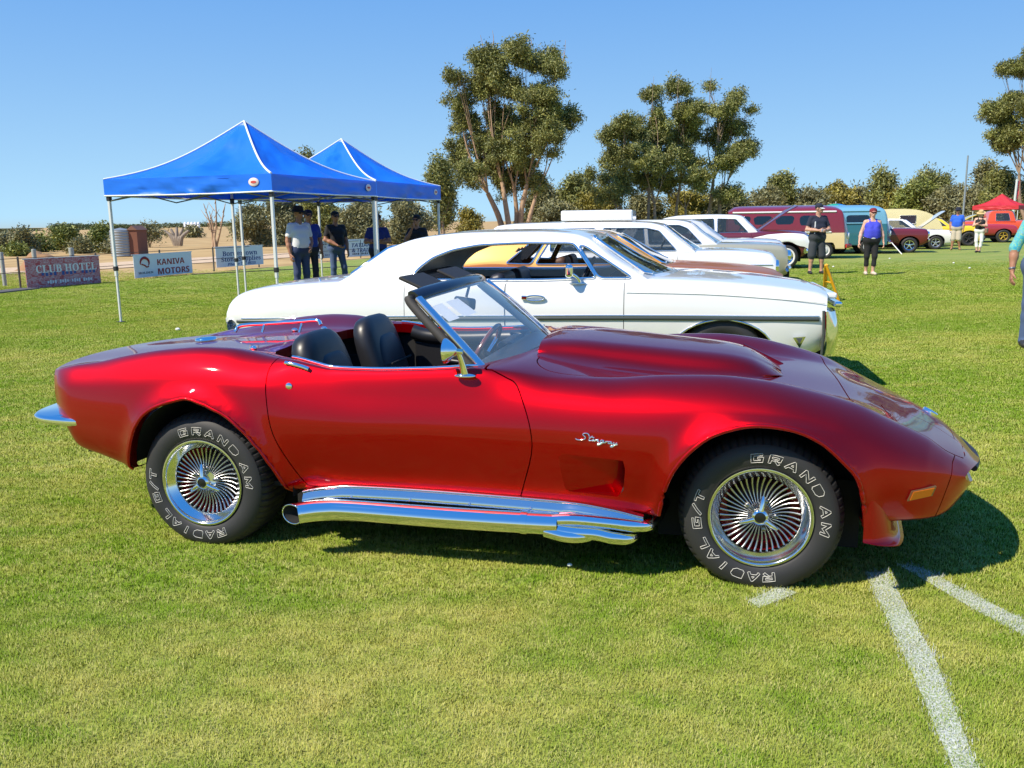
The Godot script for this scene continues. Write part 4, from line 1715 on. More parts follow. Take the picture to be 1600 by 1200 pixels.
func car_ends(car: Node3D, sp: Spec, d: Dictionary, chrome: Material) -> void:
	var bf: float = d.get("bow", 0.1)
	for b in d.get("bumpers", []):    # [front?, y, radius, material, wrap]
		var path := []
		var x: float = d.xf if b[0] else d.xr
		var sg := 1.0 if b[0] else -1.0
		var w := at(sp.wid, x)
		for i in 15:
			var v := i / 7.0 - 1.0
			var z := v * (w + 0.03)
			path.append(Vector3(x + sg * (0.05 - bf * pow(z / 0.85, 2.0) - (b[4] as float) * pow(absf(v), 8.0)), b[1], z))
		var m := MB.new()
		m.tube(smooth_path(path, 3), b[2], 10, true, false, Vector3.UP, 0.6)
		obj("front_bumper" if b[0] else "rear_bumper", m.done(), b[3], car)
	if d.has("grille"):   # [y, height, half width, bars, material, frame]
		var g: Array = d.grille
		var gx: float = d.xf - 0.02
		var gr := Node3D.new()
		gr.name = "grille"
		car.add_child(gr, true)
		var m := MB.new()
		var lines := []
		for i in 9:
			var z: float = (i / 4.0 - 1.0) * g[2]
			lines.append(Vector3(gx + 0.025 - bf * pow(z / 0.85, 2.0), g[0], z))
		var rows := []
		for p in lines:
			rows.append(PackedVector3Array([p + Vector3(0, -g[1] * 0.5, 0), p + Vector3(0, g[1] * 0.5, 0)]))
		m.grid(rows)
		obj("opening", m.done(), mat("grille_dark", .015, .015, .016, .5), gr)
		for k in int(g[3]):
			var bp := PackedVector3Array()
			for p in lines:
				bp.append(p + Vector3(0.012, (k / maxf(1.0, g[3] - 1.0) - 0.5) * g[1] * 0.94, 0))
			var bm := MB.new()
			bm.tube(bp, g[5], 5)
			obj("bar", bm.done(), g[4], gr)
	for l in d.get("lamps", []):   # [z, y, radius, material, rim material, forward]
		for f in [1.0, -1.0]:
			var z: float = l[0] * f
			var p := Vector3(d.xf + l[4] - bf * pow(z / 0.85, 2.0), l[1], z)
			var lamp := Node3D.new()
			lamp.name = "headlamp"
			car.add_child(lamp, true)
			var xf := Transform3D(Basis(Vector3.FORWARD, Vector3.RIGHT, Vector3.DOWN), p)
			var m := MB.new()
			m.lathe([Vector2(l[2] * 1.22, -0.05), Vector2(l[2] * 1.22, 0.0), Vector2(l[2] * 1.12, 0.016), Vector2(l[2], 0.012)], 20, xf)
			obj("bezel", m.done(), chrome, lamp)
			var q := MB.new()
			q.lathe([Vector2(l[2], 0.01), Vector2(l[2] * 0.7, 0.026), Vector2(0, 0.034)], 20, xf)
			obj("lens", q.done(), l[3], lamp)
	for st in d.get("strips", []):   # [[[x, y] ...], radius, material]
		for f in [1.0, -1.0]:
			var path := PackedVector3Array()
			for p in smooth2(st[0], 6, false):
				path.append(Vector3(p.x, p.y, (car_flank(sp, p.x, p.y) + 0.004) * f))
			var m := MB.new()
			m.tube(path, st[1], 6, true, false, Vector3.UP, 0.6)
			obj("side_moulding", m.done(), st[2], car)

func plain_wheel(d: Dictionary) -> Node3D:
	var R: float = d.get("wheel_r", 0.33)
	var rim: float = d.get("rim_r", R * 0.6)
	var style: String = d.get("wheel", "cap")
	var w := Node3D.new()
	var ax := Transform3D(Basis(Vector3.RIGHT, Vector3.BACK, Vector3.DOWN), Vector3.ZERO)
	var wd: float = d.get("tyre_w", 0.2)
	var t := MB.new()
	t.lathe([Vector2(rim, -0.01), Vector2(rim + 0.02, 0.012), Vector2((rim + R) * 0.5, 0.02), Vector2(R - 0.03, 0.008), Vector2(R - 0.006, -0.02), Vector2(R, -0.045), Vector2(R, -wd + 0.03), Vector2(R - 0.02, -wd), Vector2(rim, -wd)], 40, ax)
	obj("tyre", t.done(), mat("tyre_rubber", 0.022, 0.022, 0.023, 0.62), w)
	if style == "white":
		var ww := MB.new()
		ww.lathe([Vector2(rim + 0.012, 0.013), Vector2(rim + 0.03, 0.0225), Vector2(rim + 0.055, 0.0245), Vector2(rim + 0.06, 0.021)], 40, ax)
		obj("whitewall", ww.done(), mat("whitewall", .75, .74, .7, .6), w)
	var rm: Material = d.get("rim_mat", mat("wheel_silver", .6, .61, .62, .25, .9))
	var r := MB.new()
	if style == "mag":
		r.lathe([Vector2(rim + 0.006, 0.006), Vector2(rim, 0.012), Vector2(rim - 0.02, 0.004), Vector2(rim - 0.028, -0.05)], 36, ax)
		obj("rim", r.done(), rm, w)
		for k in 5:
			var a := TAU * k / 5.0
			var s := MB.new()
			s.tube(PackedVector3Array([Vector3.ZERO, Vector3(sin(a), cos(a), 0) * (rim - 0.02)]), 0.032, 6, true, false, Vector3.BACK, 0.9)
			var o := obj("spoke", s.done(), d.get("spoke_mat", rm), w)
			o.position.z = -0.02
		var h := MB.new()
		h.lathe([Vector2(0.055, -0.02), Vector2(0.05, 0.012), Vector2(0, 0.016)], 20, ax)
		obj("hub", h.done(), rm, w)
	else:
		r.lathe([Vector2(rim + 0.006, 0.006), Vector2(rim, 0.012), Vector2(rim - 0.03, -0.004), Vector2(rim * 0.72, -0.012), Vector2(rim * 0.66, 0.012), Vector2(rim * 0.4, 0.03), Vector2(0, 0.036)], 36, ax)
		obj("hub_cap", r.done(), rm, w)
	var bk := MB.new()
	bk.lathe([Vector2(rim, -0.06), Vector2(0, -0.065)], 20, ax)
	obj("brake", bk.done(), mat("brake_dark", 0.02, 0.015, 0.015, 0.6), w)
	return w

# places a car by the point of its nose
func nose_at(px: float, dist: float, xf: float, yaw: float) -> Vector3:
	return stand(px, dist) - Vector3(cos(yaw), 0, sin(yaw)) * xf

func car_paint(called: String, r: float, g: float, b: float, metal := 0.0) -> StandardMaterial3D:
	return mat(called, r, g, b, 0.4, metal, 1.0)

func build_cars() -> void:
	var chrome := mat("chrome", 0.86, 0.87, 0.88, 0.04, 1.0)
	var lens := mat("lamp_lens", .75, .78, .8, .08)
	var white := car_paint("white_paint", .78, .79, .77)
	# ---- the white hardtop next to the red car
	var strip := mat("dark_strip", .05, .06, .055, .35)
	var fury := {
		"xr": -1.48, "xf": 3.93, "wb": 3.05, "step": 0.035, "bow": 0.06, "crown": 0.028, "shoulder": 0.955,
		"top": [[-1.48, .70], [-1.44, .77], [-1.36, .83], [-1.2, .88], [-.9, .92], [-.5, .95], [-.1, .965], [.6, .955], [1.4, .955], [2.3, .97], [2.45, .985], [2.9, .97], [3.4, .93], [3.7, .893], [3.86, .868], [3.93, .845]],
		"bot": [[-1.48, .52], [-1.3, .38], [-.9, .31], [0, .27], [3.5, .28], [3.8, .36], [3.93, .42]],
		"wid": [[-1.48, .92], [-.9, .985], [.5, 1.0], [2.5, 1.0], [3.4, .985], [3.93, .95]],
		"gw": .90, "rw": .66, "screen_bow": .26, "paint": white, "wheel_r": .345, "arch_r": .40, "arch_front": .84, "arch_rear": .7, "arch_trim": true,
		"roof": [[-.31, .96], [-.24, 1.0], [.15, 1.262], [.4, 1.342], [.9, 1.385], [1.4, 1.388], [1.72, 1.365], [1.84, 1.33], [2.1, 1.16], [2.43, .985]],
		"cab": [.0, 2.3], "win": [[[.36, .985], [.43, 1.08], [.55, 1.17], [.72, 1.235], [.95, 1.275], [1.3, 1.29], [1.72, 1.285], [1.76, 1.27], [2.0, 1.0], [1.5, .985]], [[1.79, 1.262], [1.84, 1.262], [2.3, 1.0], [2.02, .998]]],
		"open_windows": true, "glazed": [1], "win_trim": .012, "win_round": .05, "ws": [1.86, 2.38], "bg": [-.24, .12], "drive": 1.0,
		"trim": mat("blue_black_trim", .012, .016, .03, .55), "seat_mat": mat("blue_black_seat", .02, .026, .045, .45), "seats": [[.35, false], [1.15, true]],
		"doors": [[1.23, 2.24, 0.0], [.33, 1.225, 0.0]], "handles": false,
		"strips": [[[[2.26, .885], [2.9, .872], [3.4, .84], [3.84, .80]], .004, white], [[[-1.3, .605], [0, .642], [1.2, .658], [2.4, .672], [3.8, .672]], .017, strip], [[[-1.25, .63], [0, .665], [1.2, .681], [2.4, .695], [3.8, .695]], .006, chrome]],
		"bumpers": [[false, .56, .065, chrome, .1]], "rim_mat": chrome, "wheel": "cap"}
	var f := make_car("hardtop_car", "long white four-door hardtop with open windows parked right behind the red sports car", "car", fury, Vector3(-1.065, 0, -8.566), -0.196)
	fury_trim(f, chrome, white, strip)
	# ---- gold and brown coupe
	var gold := car_paint("gold_paint", .78, .42, .10, .25)
	var brown := mat("copper_paint", .34, .12, .04, .5, .2, .25)
	brown.metallic_specular = 0.2
	var coupe := {
		"xr": -1.15, "xf": 3.72, "wb": 2.82, "step": 0.05, "bow": 0.12, "crown": 0.035,
		"top": [[-1.15, .78], [-.9, .86], [-.3, .92], [.1, .945], [1.0, .885], [1.9, .89], [2.2, .91], [2.7, .89], [3.3, .845], [3.6, .80], [3.72, .74]],
		"bot": [[-1.15, .45], [-.7, .3], [3.2, .27], [3.72, .38]], "wid": [[-1.15, .86], [0, .96], [2, .955], [3.72, .88]],
		"gw": .83, "rw": .58, "paint": brown, "roof_paint": gold, "wheel_r": .325,
		"roof": [[-.95, .89], [-.3, 1.12], [.1, 1.25], [.5, 1.325], [1.0, 1.35], [1.4, 1.335], [1.56, 1.29], [1.95, 1.07], [2.27, .905]],
		"cab": [-.2, 2.0], "win": [[[.28, .955], [.62, 1.245], [.72, 1.27], [.78, 1.27], [.6, .945]], [[.66, .945], [.84, 1.275], [1.46, 1.275], [1.96, .945]]], "ws": [1.6, 2.22], "bg": [-.85, .05],
		"open_windows": true, "glazed": [], "seats": [[.2, false], [1.0, true]], "trim": mat("tan_trim", .09, .04, .02, .6), "win_trim": .012,
		"bumpers": [[true, .48, .05, chrome, .08], [false, .52, .05, chrome, .1]], "grille": [.64, .15, .72, 4, chrome, .008], "lamps": [[.6, .64, .075, lens, .02]], "doors": [[.75, 1.95, 0.0]]}
	var c := make_car("coupe", "copper brown two-door coupe with gold roof pillar and louvred rear quarter window", "car", coupe, nose_at(1224, 11.1, 3.72, .2), -.2)
	c.get_node("roof").material_override = gold
	for i in 7:
		var m := MB.new()
		var u := i / 6.0
		m.box(Vector3(lerpf(.36, .6, u), lerpf(1.05, 1.1, u), .745 - 0.02 * u), Vector3(.026, .26 - .02 * absf(u - .4), .012), Basis(Vector3.BACK, -0.75))
		obj("louvre", m.done(), mat("louvre_black", .02, .02, .022, .4), c)
	# ---- white wagon
	var wagon := {
		"xr": -1.25, "xf": 3.5, "wb": 2.72, "step": 0.06, "bow": 0.05, "crown": 0.03,
		"top": [[-1.25, .93], [-.8, .955], [1.0, .955], [2.0, .965], [2.6, .975], [3.2, .945], [3.45, .90], [3.5, .84]],
		"bot": [[-1.25, .4], [-.8, .32], [3.2, .3], [3.5, .42]], "wid": [[-1.25, .86], [0, .93], [3.5, .90]],
		"gw": .84, "rw": .64, "paint": white, "wheel_r": .325,
		"roof": [[-1.2, .96], [-1.12, 1.3], [-1.0, 1.405], [-.5, 1.44], [.6, 1.45], [1.4, 1.43], [1.62, 1.39], [1.9, 1.2], [2.22, .97]],
		"cab": [-.9, 2.1], "win": [[[-.95, .99], [-.9, 1.3], [-.2, 1.34], [-.2, .985]], [[-.1, .985], [-.1, 1.345], [.62, 1.35], [.7, .985]], [[.8, .985], [.74, 1.35], [1.42, 1.345], [1.62, 1.3], [1.93, .99]]], "ws": [1.66, 2.18],
		"seats": [[.1, false], [.95, false]], "bumpers": [[true, .5, .05, chrome, .05], [false, .5, .05, chrome, .08]], "grille": [.70, .2, .62, 5, chrome, .009], "lamps": [[.66, .73, .085, lens, .02]], "doors": [[.76, 1.95, 0.0], [-.1, .755, 0.0]], "strips": [[[[-1.1, .75], [1, .76], [3.4, .76]], .009, chrome]]}
	var wg := make_car("station_wagon", "white station wagon with chrome grille, behind the copper coupe", "car", wagon, nose_at(1211, 14.3, 3.5, .2), -.2)
	var bx := MB.new()
	bx.box(Vector3(0, .09, 0), Vector3(1.18, .17, 1.0), Basis(), .03)
	var rb := obj("roof_box", bx.done(), white)
	rb.transform = Transform3D(Basis(Vector3.UP, -.2), nose_at(1211, 14.3, 3.5, .2) + Basis(Vector3.UP, -.2) * Vector3(.62, 1.465, 0))
	tag(rb, "low white box lying on the roof of the white station wagon", "roof box")
	# ---- grey sedan with white roof and one more behind it
	var greyp := car_paint("grey_green_paint", .31, .31, .24)
	var sedan := {
		"xr": -1.3, "xf": 3.42, "wb": 2.69, "step": 0.07, "bow": 0.05, "crown": 0.035,
		"top": [[-1.3, .86], [-1.1, .93], [-.3, .965], [1.5, .975], [2.1, .995], [2.7, .985], [3.2, .96], [3.38, .92], [3.42, .84]],
		"bot": [[-1.3, .42], [-.9, .32], [3.1, .3], [3.42, .42]], "wid": [[-1.3, .84], [0, .92], [3.42, .89]],
		"gw": .82, "rw": .62, "paint": greyp, "roof_paint": white, "wheel_r": .325,
		"roof": [[-.6, .97], [-.35, 1.15], [-.1, 1.34], [.1, 1.42], [.6, 1.465], [1.2, 1.46], [1.45, 1.42], [1.75, 1.2], [2.05, .99]],
		"cab": [-.3, 1.95], "win": [[[-.05, 1.0], [.12, 1.33], [.62, 1.37], [.66, 1.0]], [[.74, 1.0], [.7, 1.37], [1.3, 1.365], [1.46, 1.3], [1.76, 1.005]]], "ws": [1.5, 2.0], "bg": [-.5, -.15],
		"seats": [[.1, false], [.9, false]], "bumpers": [[true, .52, .055, chrome, .05], [false, .5, .05, chrome, .08]], "grille": [.72, .2, .5, 6, chrome, .01], "lamps": [[.68, .76, .09, lens, .03]]}
	make_car("sedan", "grey green sedan with white roof, third from the white hardtop", "car", sedan, nose_at(1229, 17.4, 3.42, .2), -.2)
	var s2 := sedan.duplicate()
	s2.paint = car_paint("pale_blue_grey_paint", .52, .55, .58)
	s2.erase("roof_paint")
	make_car("sedan", "pale grey sedan showing only its windscreen and bonnet beyond the grey green sedan", "car", s2, nose_at(1222, 20.6, 3.42, .2), -.2)
	# ---- maroon and white fifties car with opened bonnet
	var maroon := car_paint("maroon_paint", .12, .008, .018)
	var fifties := {
		"xr": -1.4, "xf": 3.45, "wb": 2.75, "step": 0.07, "bow": 0.1, "crown": 0.12, "shoulder": .95,
		"top": [[-1.4, .88], [-1.0, .98], [.3, 1.02], [1.6, 1.03], [2.2, 1.05], [2.9, 1.03], [3.3, .98], [3.45, .86]],
		"bot": [[-1.4, .45], [-1, .35], [3.2, .34], [3.45, .45]], "wid": [[-1.4, .84], [0, .94], [3.45, .92]],
		"gw": .80, "rw": .60, "paint": maroon, "roof_paint": white, "wheel_r": .36, "arch_r": .43, "wheel": "white", "rim_mat": chrome, "rim_r": .2,
		"roof": [[-1.1, 1.0], [-1.0, 1.35], [-.8, 1.5], [-.2, 1.585], [.6, 1.6], [1.2, 1.58], [1.42, 1.54], [1.62, 1.36], [1.95, 1.06]],
		"cab": [-.9, 1.85], "win": [[[-.9, 1.06], [-.82, 1.4], [-.1, 1.46], [-.06, 1.06]], [[.04, 1.06], [.02, 1.47], [.66, 1.48], [.7, 1.06]], [[.78, 1.06], [.76, 1.48], [1.28, 1.46], [1.66, 1.08]]], "ws": [1.46, 1.9],
		"seats": [[.1, false], [.9, false]], "bonnet": [2.0, 3.3, .62, 36.0, true, maroon], "bumpers": [[true, .52, .08, chrome, .1]], "grille": [.74, .22, .6, 4, chrome, .012], "lamps": [[.72, .88, .09, lens, .01]],
		"doors": [[.74, 1.75, 0.0], [-.06, .735, 0.0]]}
	var ff := make_car("fifties_wagon", "maroon wagon with white roof and white front wings, bonnet standing open", "car", fifties, nose_at(1262, 26.2, 3.45, .2), -.2)
	# its white front wings
	for sd2 in [1.0, -1.0]:
		var wm := MB.new()
		var rows := []
		for i in 17:
			var x := lerpf(1.7, 3.46, i / 16.0)
			var line := PackedVector3Array()
			var yt := pch(PackedFloat32Array([1.7, 2.2, 2.75, 3.2, 3.46]), PackedFloat32Array([.93, 1.0, 1.03, 1.0, .86]), x)
			for q in [[yt - .34, .952], [yt - .2, .965], [yt - .08, .95], [yt, .9], [yt + .02, .8], [yt - .01, .68]]:
				var dx := Vector2(x - 2.75, q[0] - .36).length()
				line.append(Vector3(x, maxf(q[0], .36 + sqrt(maxf(0, .44 * .44 - pow(x - 2.75, 2.0)))) if q[1] > .94 else q[0], q[1] * sd2 * (1.0 if x < 3.2 else 1.0 - (x - 3.2) * .15)))
			rows.append(line)
		wm.grid(rows, 1.0 * sd2)
		obj("front_wing", wm.done(), white, ff)
	# ---- vans
	var vanm := car_paint("van_maroon_paint", .2, .012, .02)
	var cream := car_paint("van_cream_paint", .72, .56, .3)
	van("camper_van", "maroon and cream bus-shaped van with rounded nose, behind the man in navy", nose_at(1326, 32.0, 3.35, .2), -.2, vanm, cream, white, 1.92, 0.98)
	var teal := car_paint("teal_paint", .02, .13, .17)
	var sky := car_paint("sky_blue_paint", .15, .36, .5)
	van("blue_van", "teal van with pale blue upper half, behind the woman in the blue top", nose_at(1390, 35.5, 3.35, .2), -.2, sky, teal, sky, 1.95, 1.25)
	# ---- cream caravan
	caravan()
	# ---- the far row
	var redp := car_paint("dark_red_paint", .16, .01, .018, .2)
	var s3 := sedan.duplicate()
	s3.paint = redp
	s3.wheel = "mag"
	s3.rim_mat = chrome
	s3.erase("seats")
	make_car("sedan", "dark red sedan with white roof and chrome wheels beside the woman in the blue top", "car", s3, nose_at(1447, 36.2, 3.42, .3), -.3)
	var com := {
		"xr": -1.1, "xf": 3.35, "wb": 2.66, "step": 0.08, "bow": 0.06, "crown": 0.02,
		"top": [[-1.1, .9], [-.4, .93], [1.8, .90], [2.6, .87], [3.3, .82], [3.35, .76]], "bot": [[-1.1, .4], [3.0, .22], [3.35, .24]], "wid": [[-1.1, .84], [0, .88], [3.35, .84]],
		"gw": .78, "rw": .6, "paint": white, "wheel_r": .31, "wheel": "mag",
		"roof": [[-.5, .93], [-.1, 1.3], [.4, 1.38], [1.1, 1.37], [1.3, 1.33], [1.9, .9]], "cab": [-.3, 1.8], "win": [[[-.05, .96], [.1, 1.27], [.6, 1.3], [.64, .95]], [[.72, .95], [.68, 1.3], [1.2, 1.29], [1.66, .95]]], "ws": [1.36, 1.85],
		"bonnet": [1.95, 3.25, .66, 40.0, true, mat("bonnet_lining_dark", .06, .065, .04, .8)], "grille": [.62, .14, .42, 3, mat("grille_dark", .015, .015, .016, .5), .008], "lamps": [[.62, .63, .07, lens, .015]], "bumpers": [[true, .42, .08, mat("bumper_grey", .1, .1, .1, .6), .06]]}
	make_car("sedan", "white sedan with black grille and its bonnet propped open", "car", com, nose_at(1484, 39.5, 3.35, .3), -.3)
	var yel := com.duplicate()
	yel.paint = car_paint("yellow_paint", .78, .56, .015)
	yel.rim_mat = mat("rim_black", .02, .02, .02, .4)
	yel.wheel_r = .36
	yel.top = [[-1.1, .98], [-.4, 1.0], [1.8, .97], [2.6, .98], [3.2, .9], [3.35, .75]]
	yel.bonnet = [1.95, 3.1, .62, 30.0, true, yel.paint]
	make_car("yellow_coupe", "bright yellow coupe with black wheels and opened bonnet", "car", yel, nose_at(1533, 43.5, 3.35, .3), -.3)
	var ute := com.duplicate()
	ute.erase("roof")
	ute.erase("bonnet")
	ute.paint = car_paint("faded_red_paint", .36, .02, .035)
	ute.wheel_r = .36
	ute.rim_mat = mat("rim_gold", .7, .45, .08, .3, .8)
	ute.top = [[-1.1, 1.0], [1.0, 1.0], [2.4, .98], [3.2, .92], [3.35, .8]]
	ute.bot = [[-1.1, .45], [3.0, .4], [3.35, .42]]
	make_car("red_roadster", "faded red open car with gold wheels left of the orange truck", "car", ute, nose_at(1584, 48.0, 3.35, .3), -.3)
	var org := {
		"xr": -1.3, "xf": 3.1, "wb": 2.7, "step": 0.09, "bow": 0.1, "crown": 0.08,
		"top": [[-1.3, 1.1], [1.0, 1.12], [2.2, 1.12], [3.0, 1.02], [3.1, .8]], "bot": [[-1.3, .5], [3.1, .5]], "wid": [[-1.3, .8], [3.1, .72]], "gw": .74, "rw": .6,
		"paint": car_paint("orange_paint", .72, .075, .01), "wheel_r": .36, "wheel": "mag", "rim_mat": chrome,
		"roof": [[.35, 1.11], [.42, 1.6], [.7, 1.72], [1.3, 1.72], [1.55, 1.64], [1.75, 1.12]], "cab": [.5, 1.6], "win": [[[.75, 1.16], [.75, 1.58], [1.36, 1.58], [1.48, 1.16]]], "ws": [1.58, 1.72],
		"lamps": [[.5, .9, .1, lens, .06]], "bumpers": [[true, .6, .05, chrome, .05]]}
	make_car("orange_truck", "bright orange hot rod truck cut off by the right edge of the photo", "truck", org, nose_at(1622, 49.0, 3.1, .3), -.3)
	# people-carrying stalls further back show as roofs only
	umbrella()

func fury_trim(f: Node3D, chrome: Material, white: Material, strip: Material) -> void:
	# chrome loop bumper that runs up the corner of the front wing
	for s in [1.0, -1.0]:
		var m := MB.new()
		var rows := []
		for i in 11:
			var v := i / 10.0
			var y := lerpf(.385, .735, v)
			var b := 0.03 * sin(PI * v)
			rows.append(PackedVector3Array([Vector3(3.835 + b * .4, y, .955 * s), Vector3(3.88 + b, y, .965 * s), Vector3(3.92 + b, y, .93 * s), Vector3(3.945 + b, y, .84 * s), Vector3(3.95 + b, y, .6 * s)]))
		m.grid(rows, -s)
		m.quad(rows[10][0], rows[10][1], rows[10][2], rows[10][4])
		m.quad(rows[10][2], rows[10][3], rows[10][4], rows[10][4] - Vector3(.1, 0, 0))
		m.quad(rows[0][0], rows[0][1], rows[0][2], rows[0][4])
		obj("corner_bumper", m.done(), chrome, f)
		var gap := MB.new()
		gap.tube(PackedVector3Array([Vector3(3.832, .385, .957 * s), Vector3(3.838, .56, .96 * s), Vector3(3.832, .74, .95 * s)]), .012, 6)
		obj("bumper_gasket", gap.done(), strip, f)
	# leading edge of the bonnet with a bright bar under it
	var lip := MB.new()
	lip.box(Vector3(3.93, .835, 0), Vector3(.1, .05, 1.3), Basis(), .02)
	obj("bonnet_lip", lip.done(), white, f)
	var bar := MB.new()
	bar.box(Vector3(3.985, .765, 0), Vector3(.07, .045, 1.35), Basis(), .018)
	obj("upper_grille_bar", bar.done(), chrome, f)
	var gr := MB.new()
	gr.box(Vector3(3.9, .62, 0), Vector3(.06, .2, 1.4))
	obj("grille", gr.done(), mat("grille_dark", .015, .015, .016, .5), f)
	# three-cornered badge on the wing
	var bd := MB.new()
	bd.prism(poly([[3.60, .525], [3.70, .535], [3.655, .44]]), .012, Transform3D(Basis(), Vector3(0, 0, .975)))
	obj("wing_badge", bd.done(), chrome, f)
	var bi := MB.new()
	bi.prism(poly([[3.625, .52], [3.675, .525], [3.652, .475]]), .006, Transform3D(Basis(), Vector3(0, 0, .986)))
	obj("badge_centre", bi.done(), mat("badge_grey", .12, .13, .14, .3, .5), f)
	# pull-type door handle
	for hx in [1.4]:
		var ring := PackedVector3Array()
		for i in 20:
			var a := TAU * i / 20
			ring.append(Vector3(hx + .09 + cos(a) * .085, .835 + sin(a) * .022, 1.003))
		var h := MB.new()
		h.tube(ring, .008, 6, false, true, Vector3.BACK)
		h.box(Vector3(hx + .0, .84, 1.004), Vector3(.05, .035, .02), Basis(), .008)
		obj("door_handle", h.done(), chrome, f)
	# wing mirror
	var wm := Node3D.new()
	wm.name = "wing_mirror"
	f.add_child(wm, true)
	wm.position = Vector3(1.83, .965, .95)
	var hd := MB.new()
	hd.box(Vector3(-.05, .1, .05), Vector3(.07, .11, .15), Basis(Vector3.UP, .2), .03)
	obj("mirror_head", hd.done(), chrome, wm)
	var st := MB.new()
	st.tube(smooth_path([Vector3(.04, -.01, 0), Vector3(.02, .04, .02), Vector3(-.03, .08, .05)], 4), .014, 8)
	st.ball(Vector3(.02, -.008, 0), Vector3(.08, .012, .022), 12, 6)
	obj("mirror_stalk", st.done(), chrome, wm)
	# wipers
	for z in [.3, -.25]:
		var w := MB.new()
		w.tube(PackedVector3Array([Vector3(2.44, 1.0, z), Vector3(2.3, 1.09, z + .45)]), .008, 5)
		obj("wiper", w.done(), strip, f)
	# aerial stub on the rear deck
	var ae := MB.new()
	ae.tube(PackedVector3Array([Vector3(-.55, .95, .72), Vector3(-.57, .985, .72)]), .008, 6)
	obj("aerial", ae.done(), chrome, f)

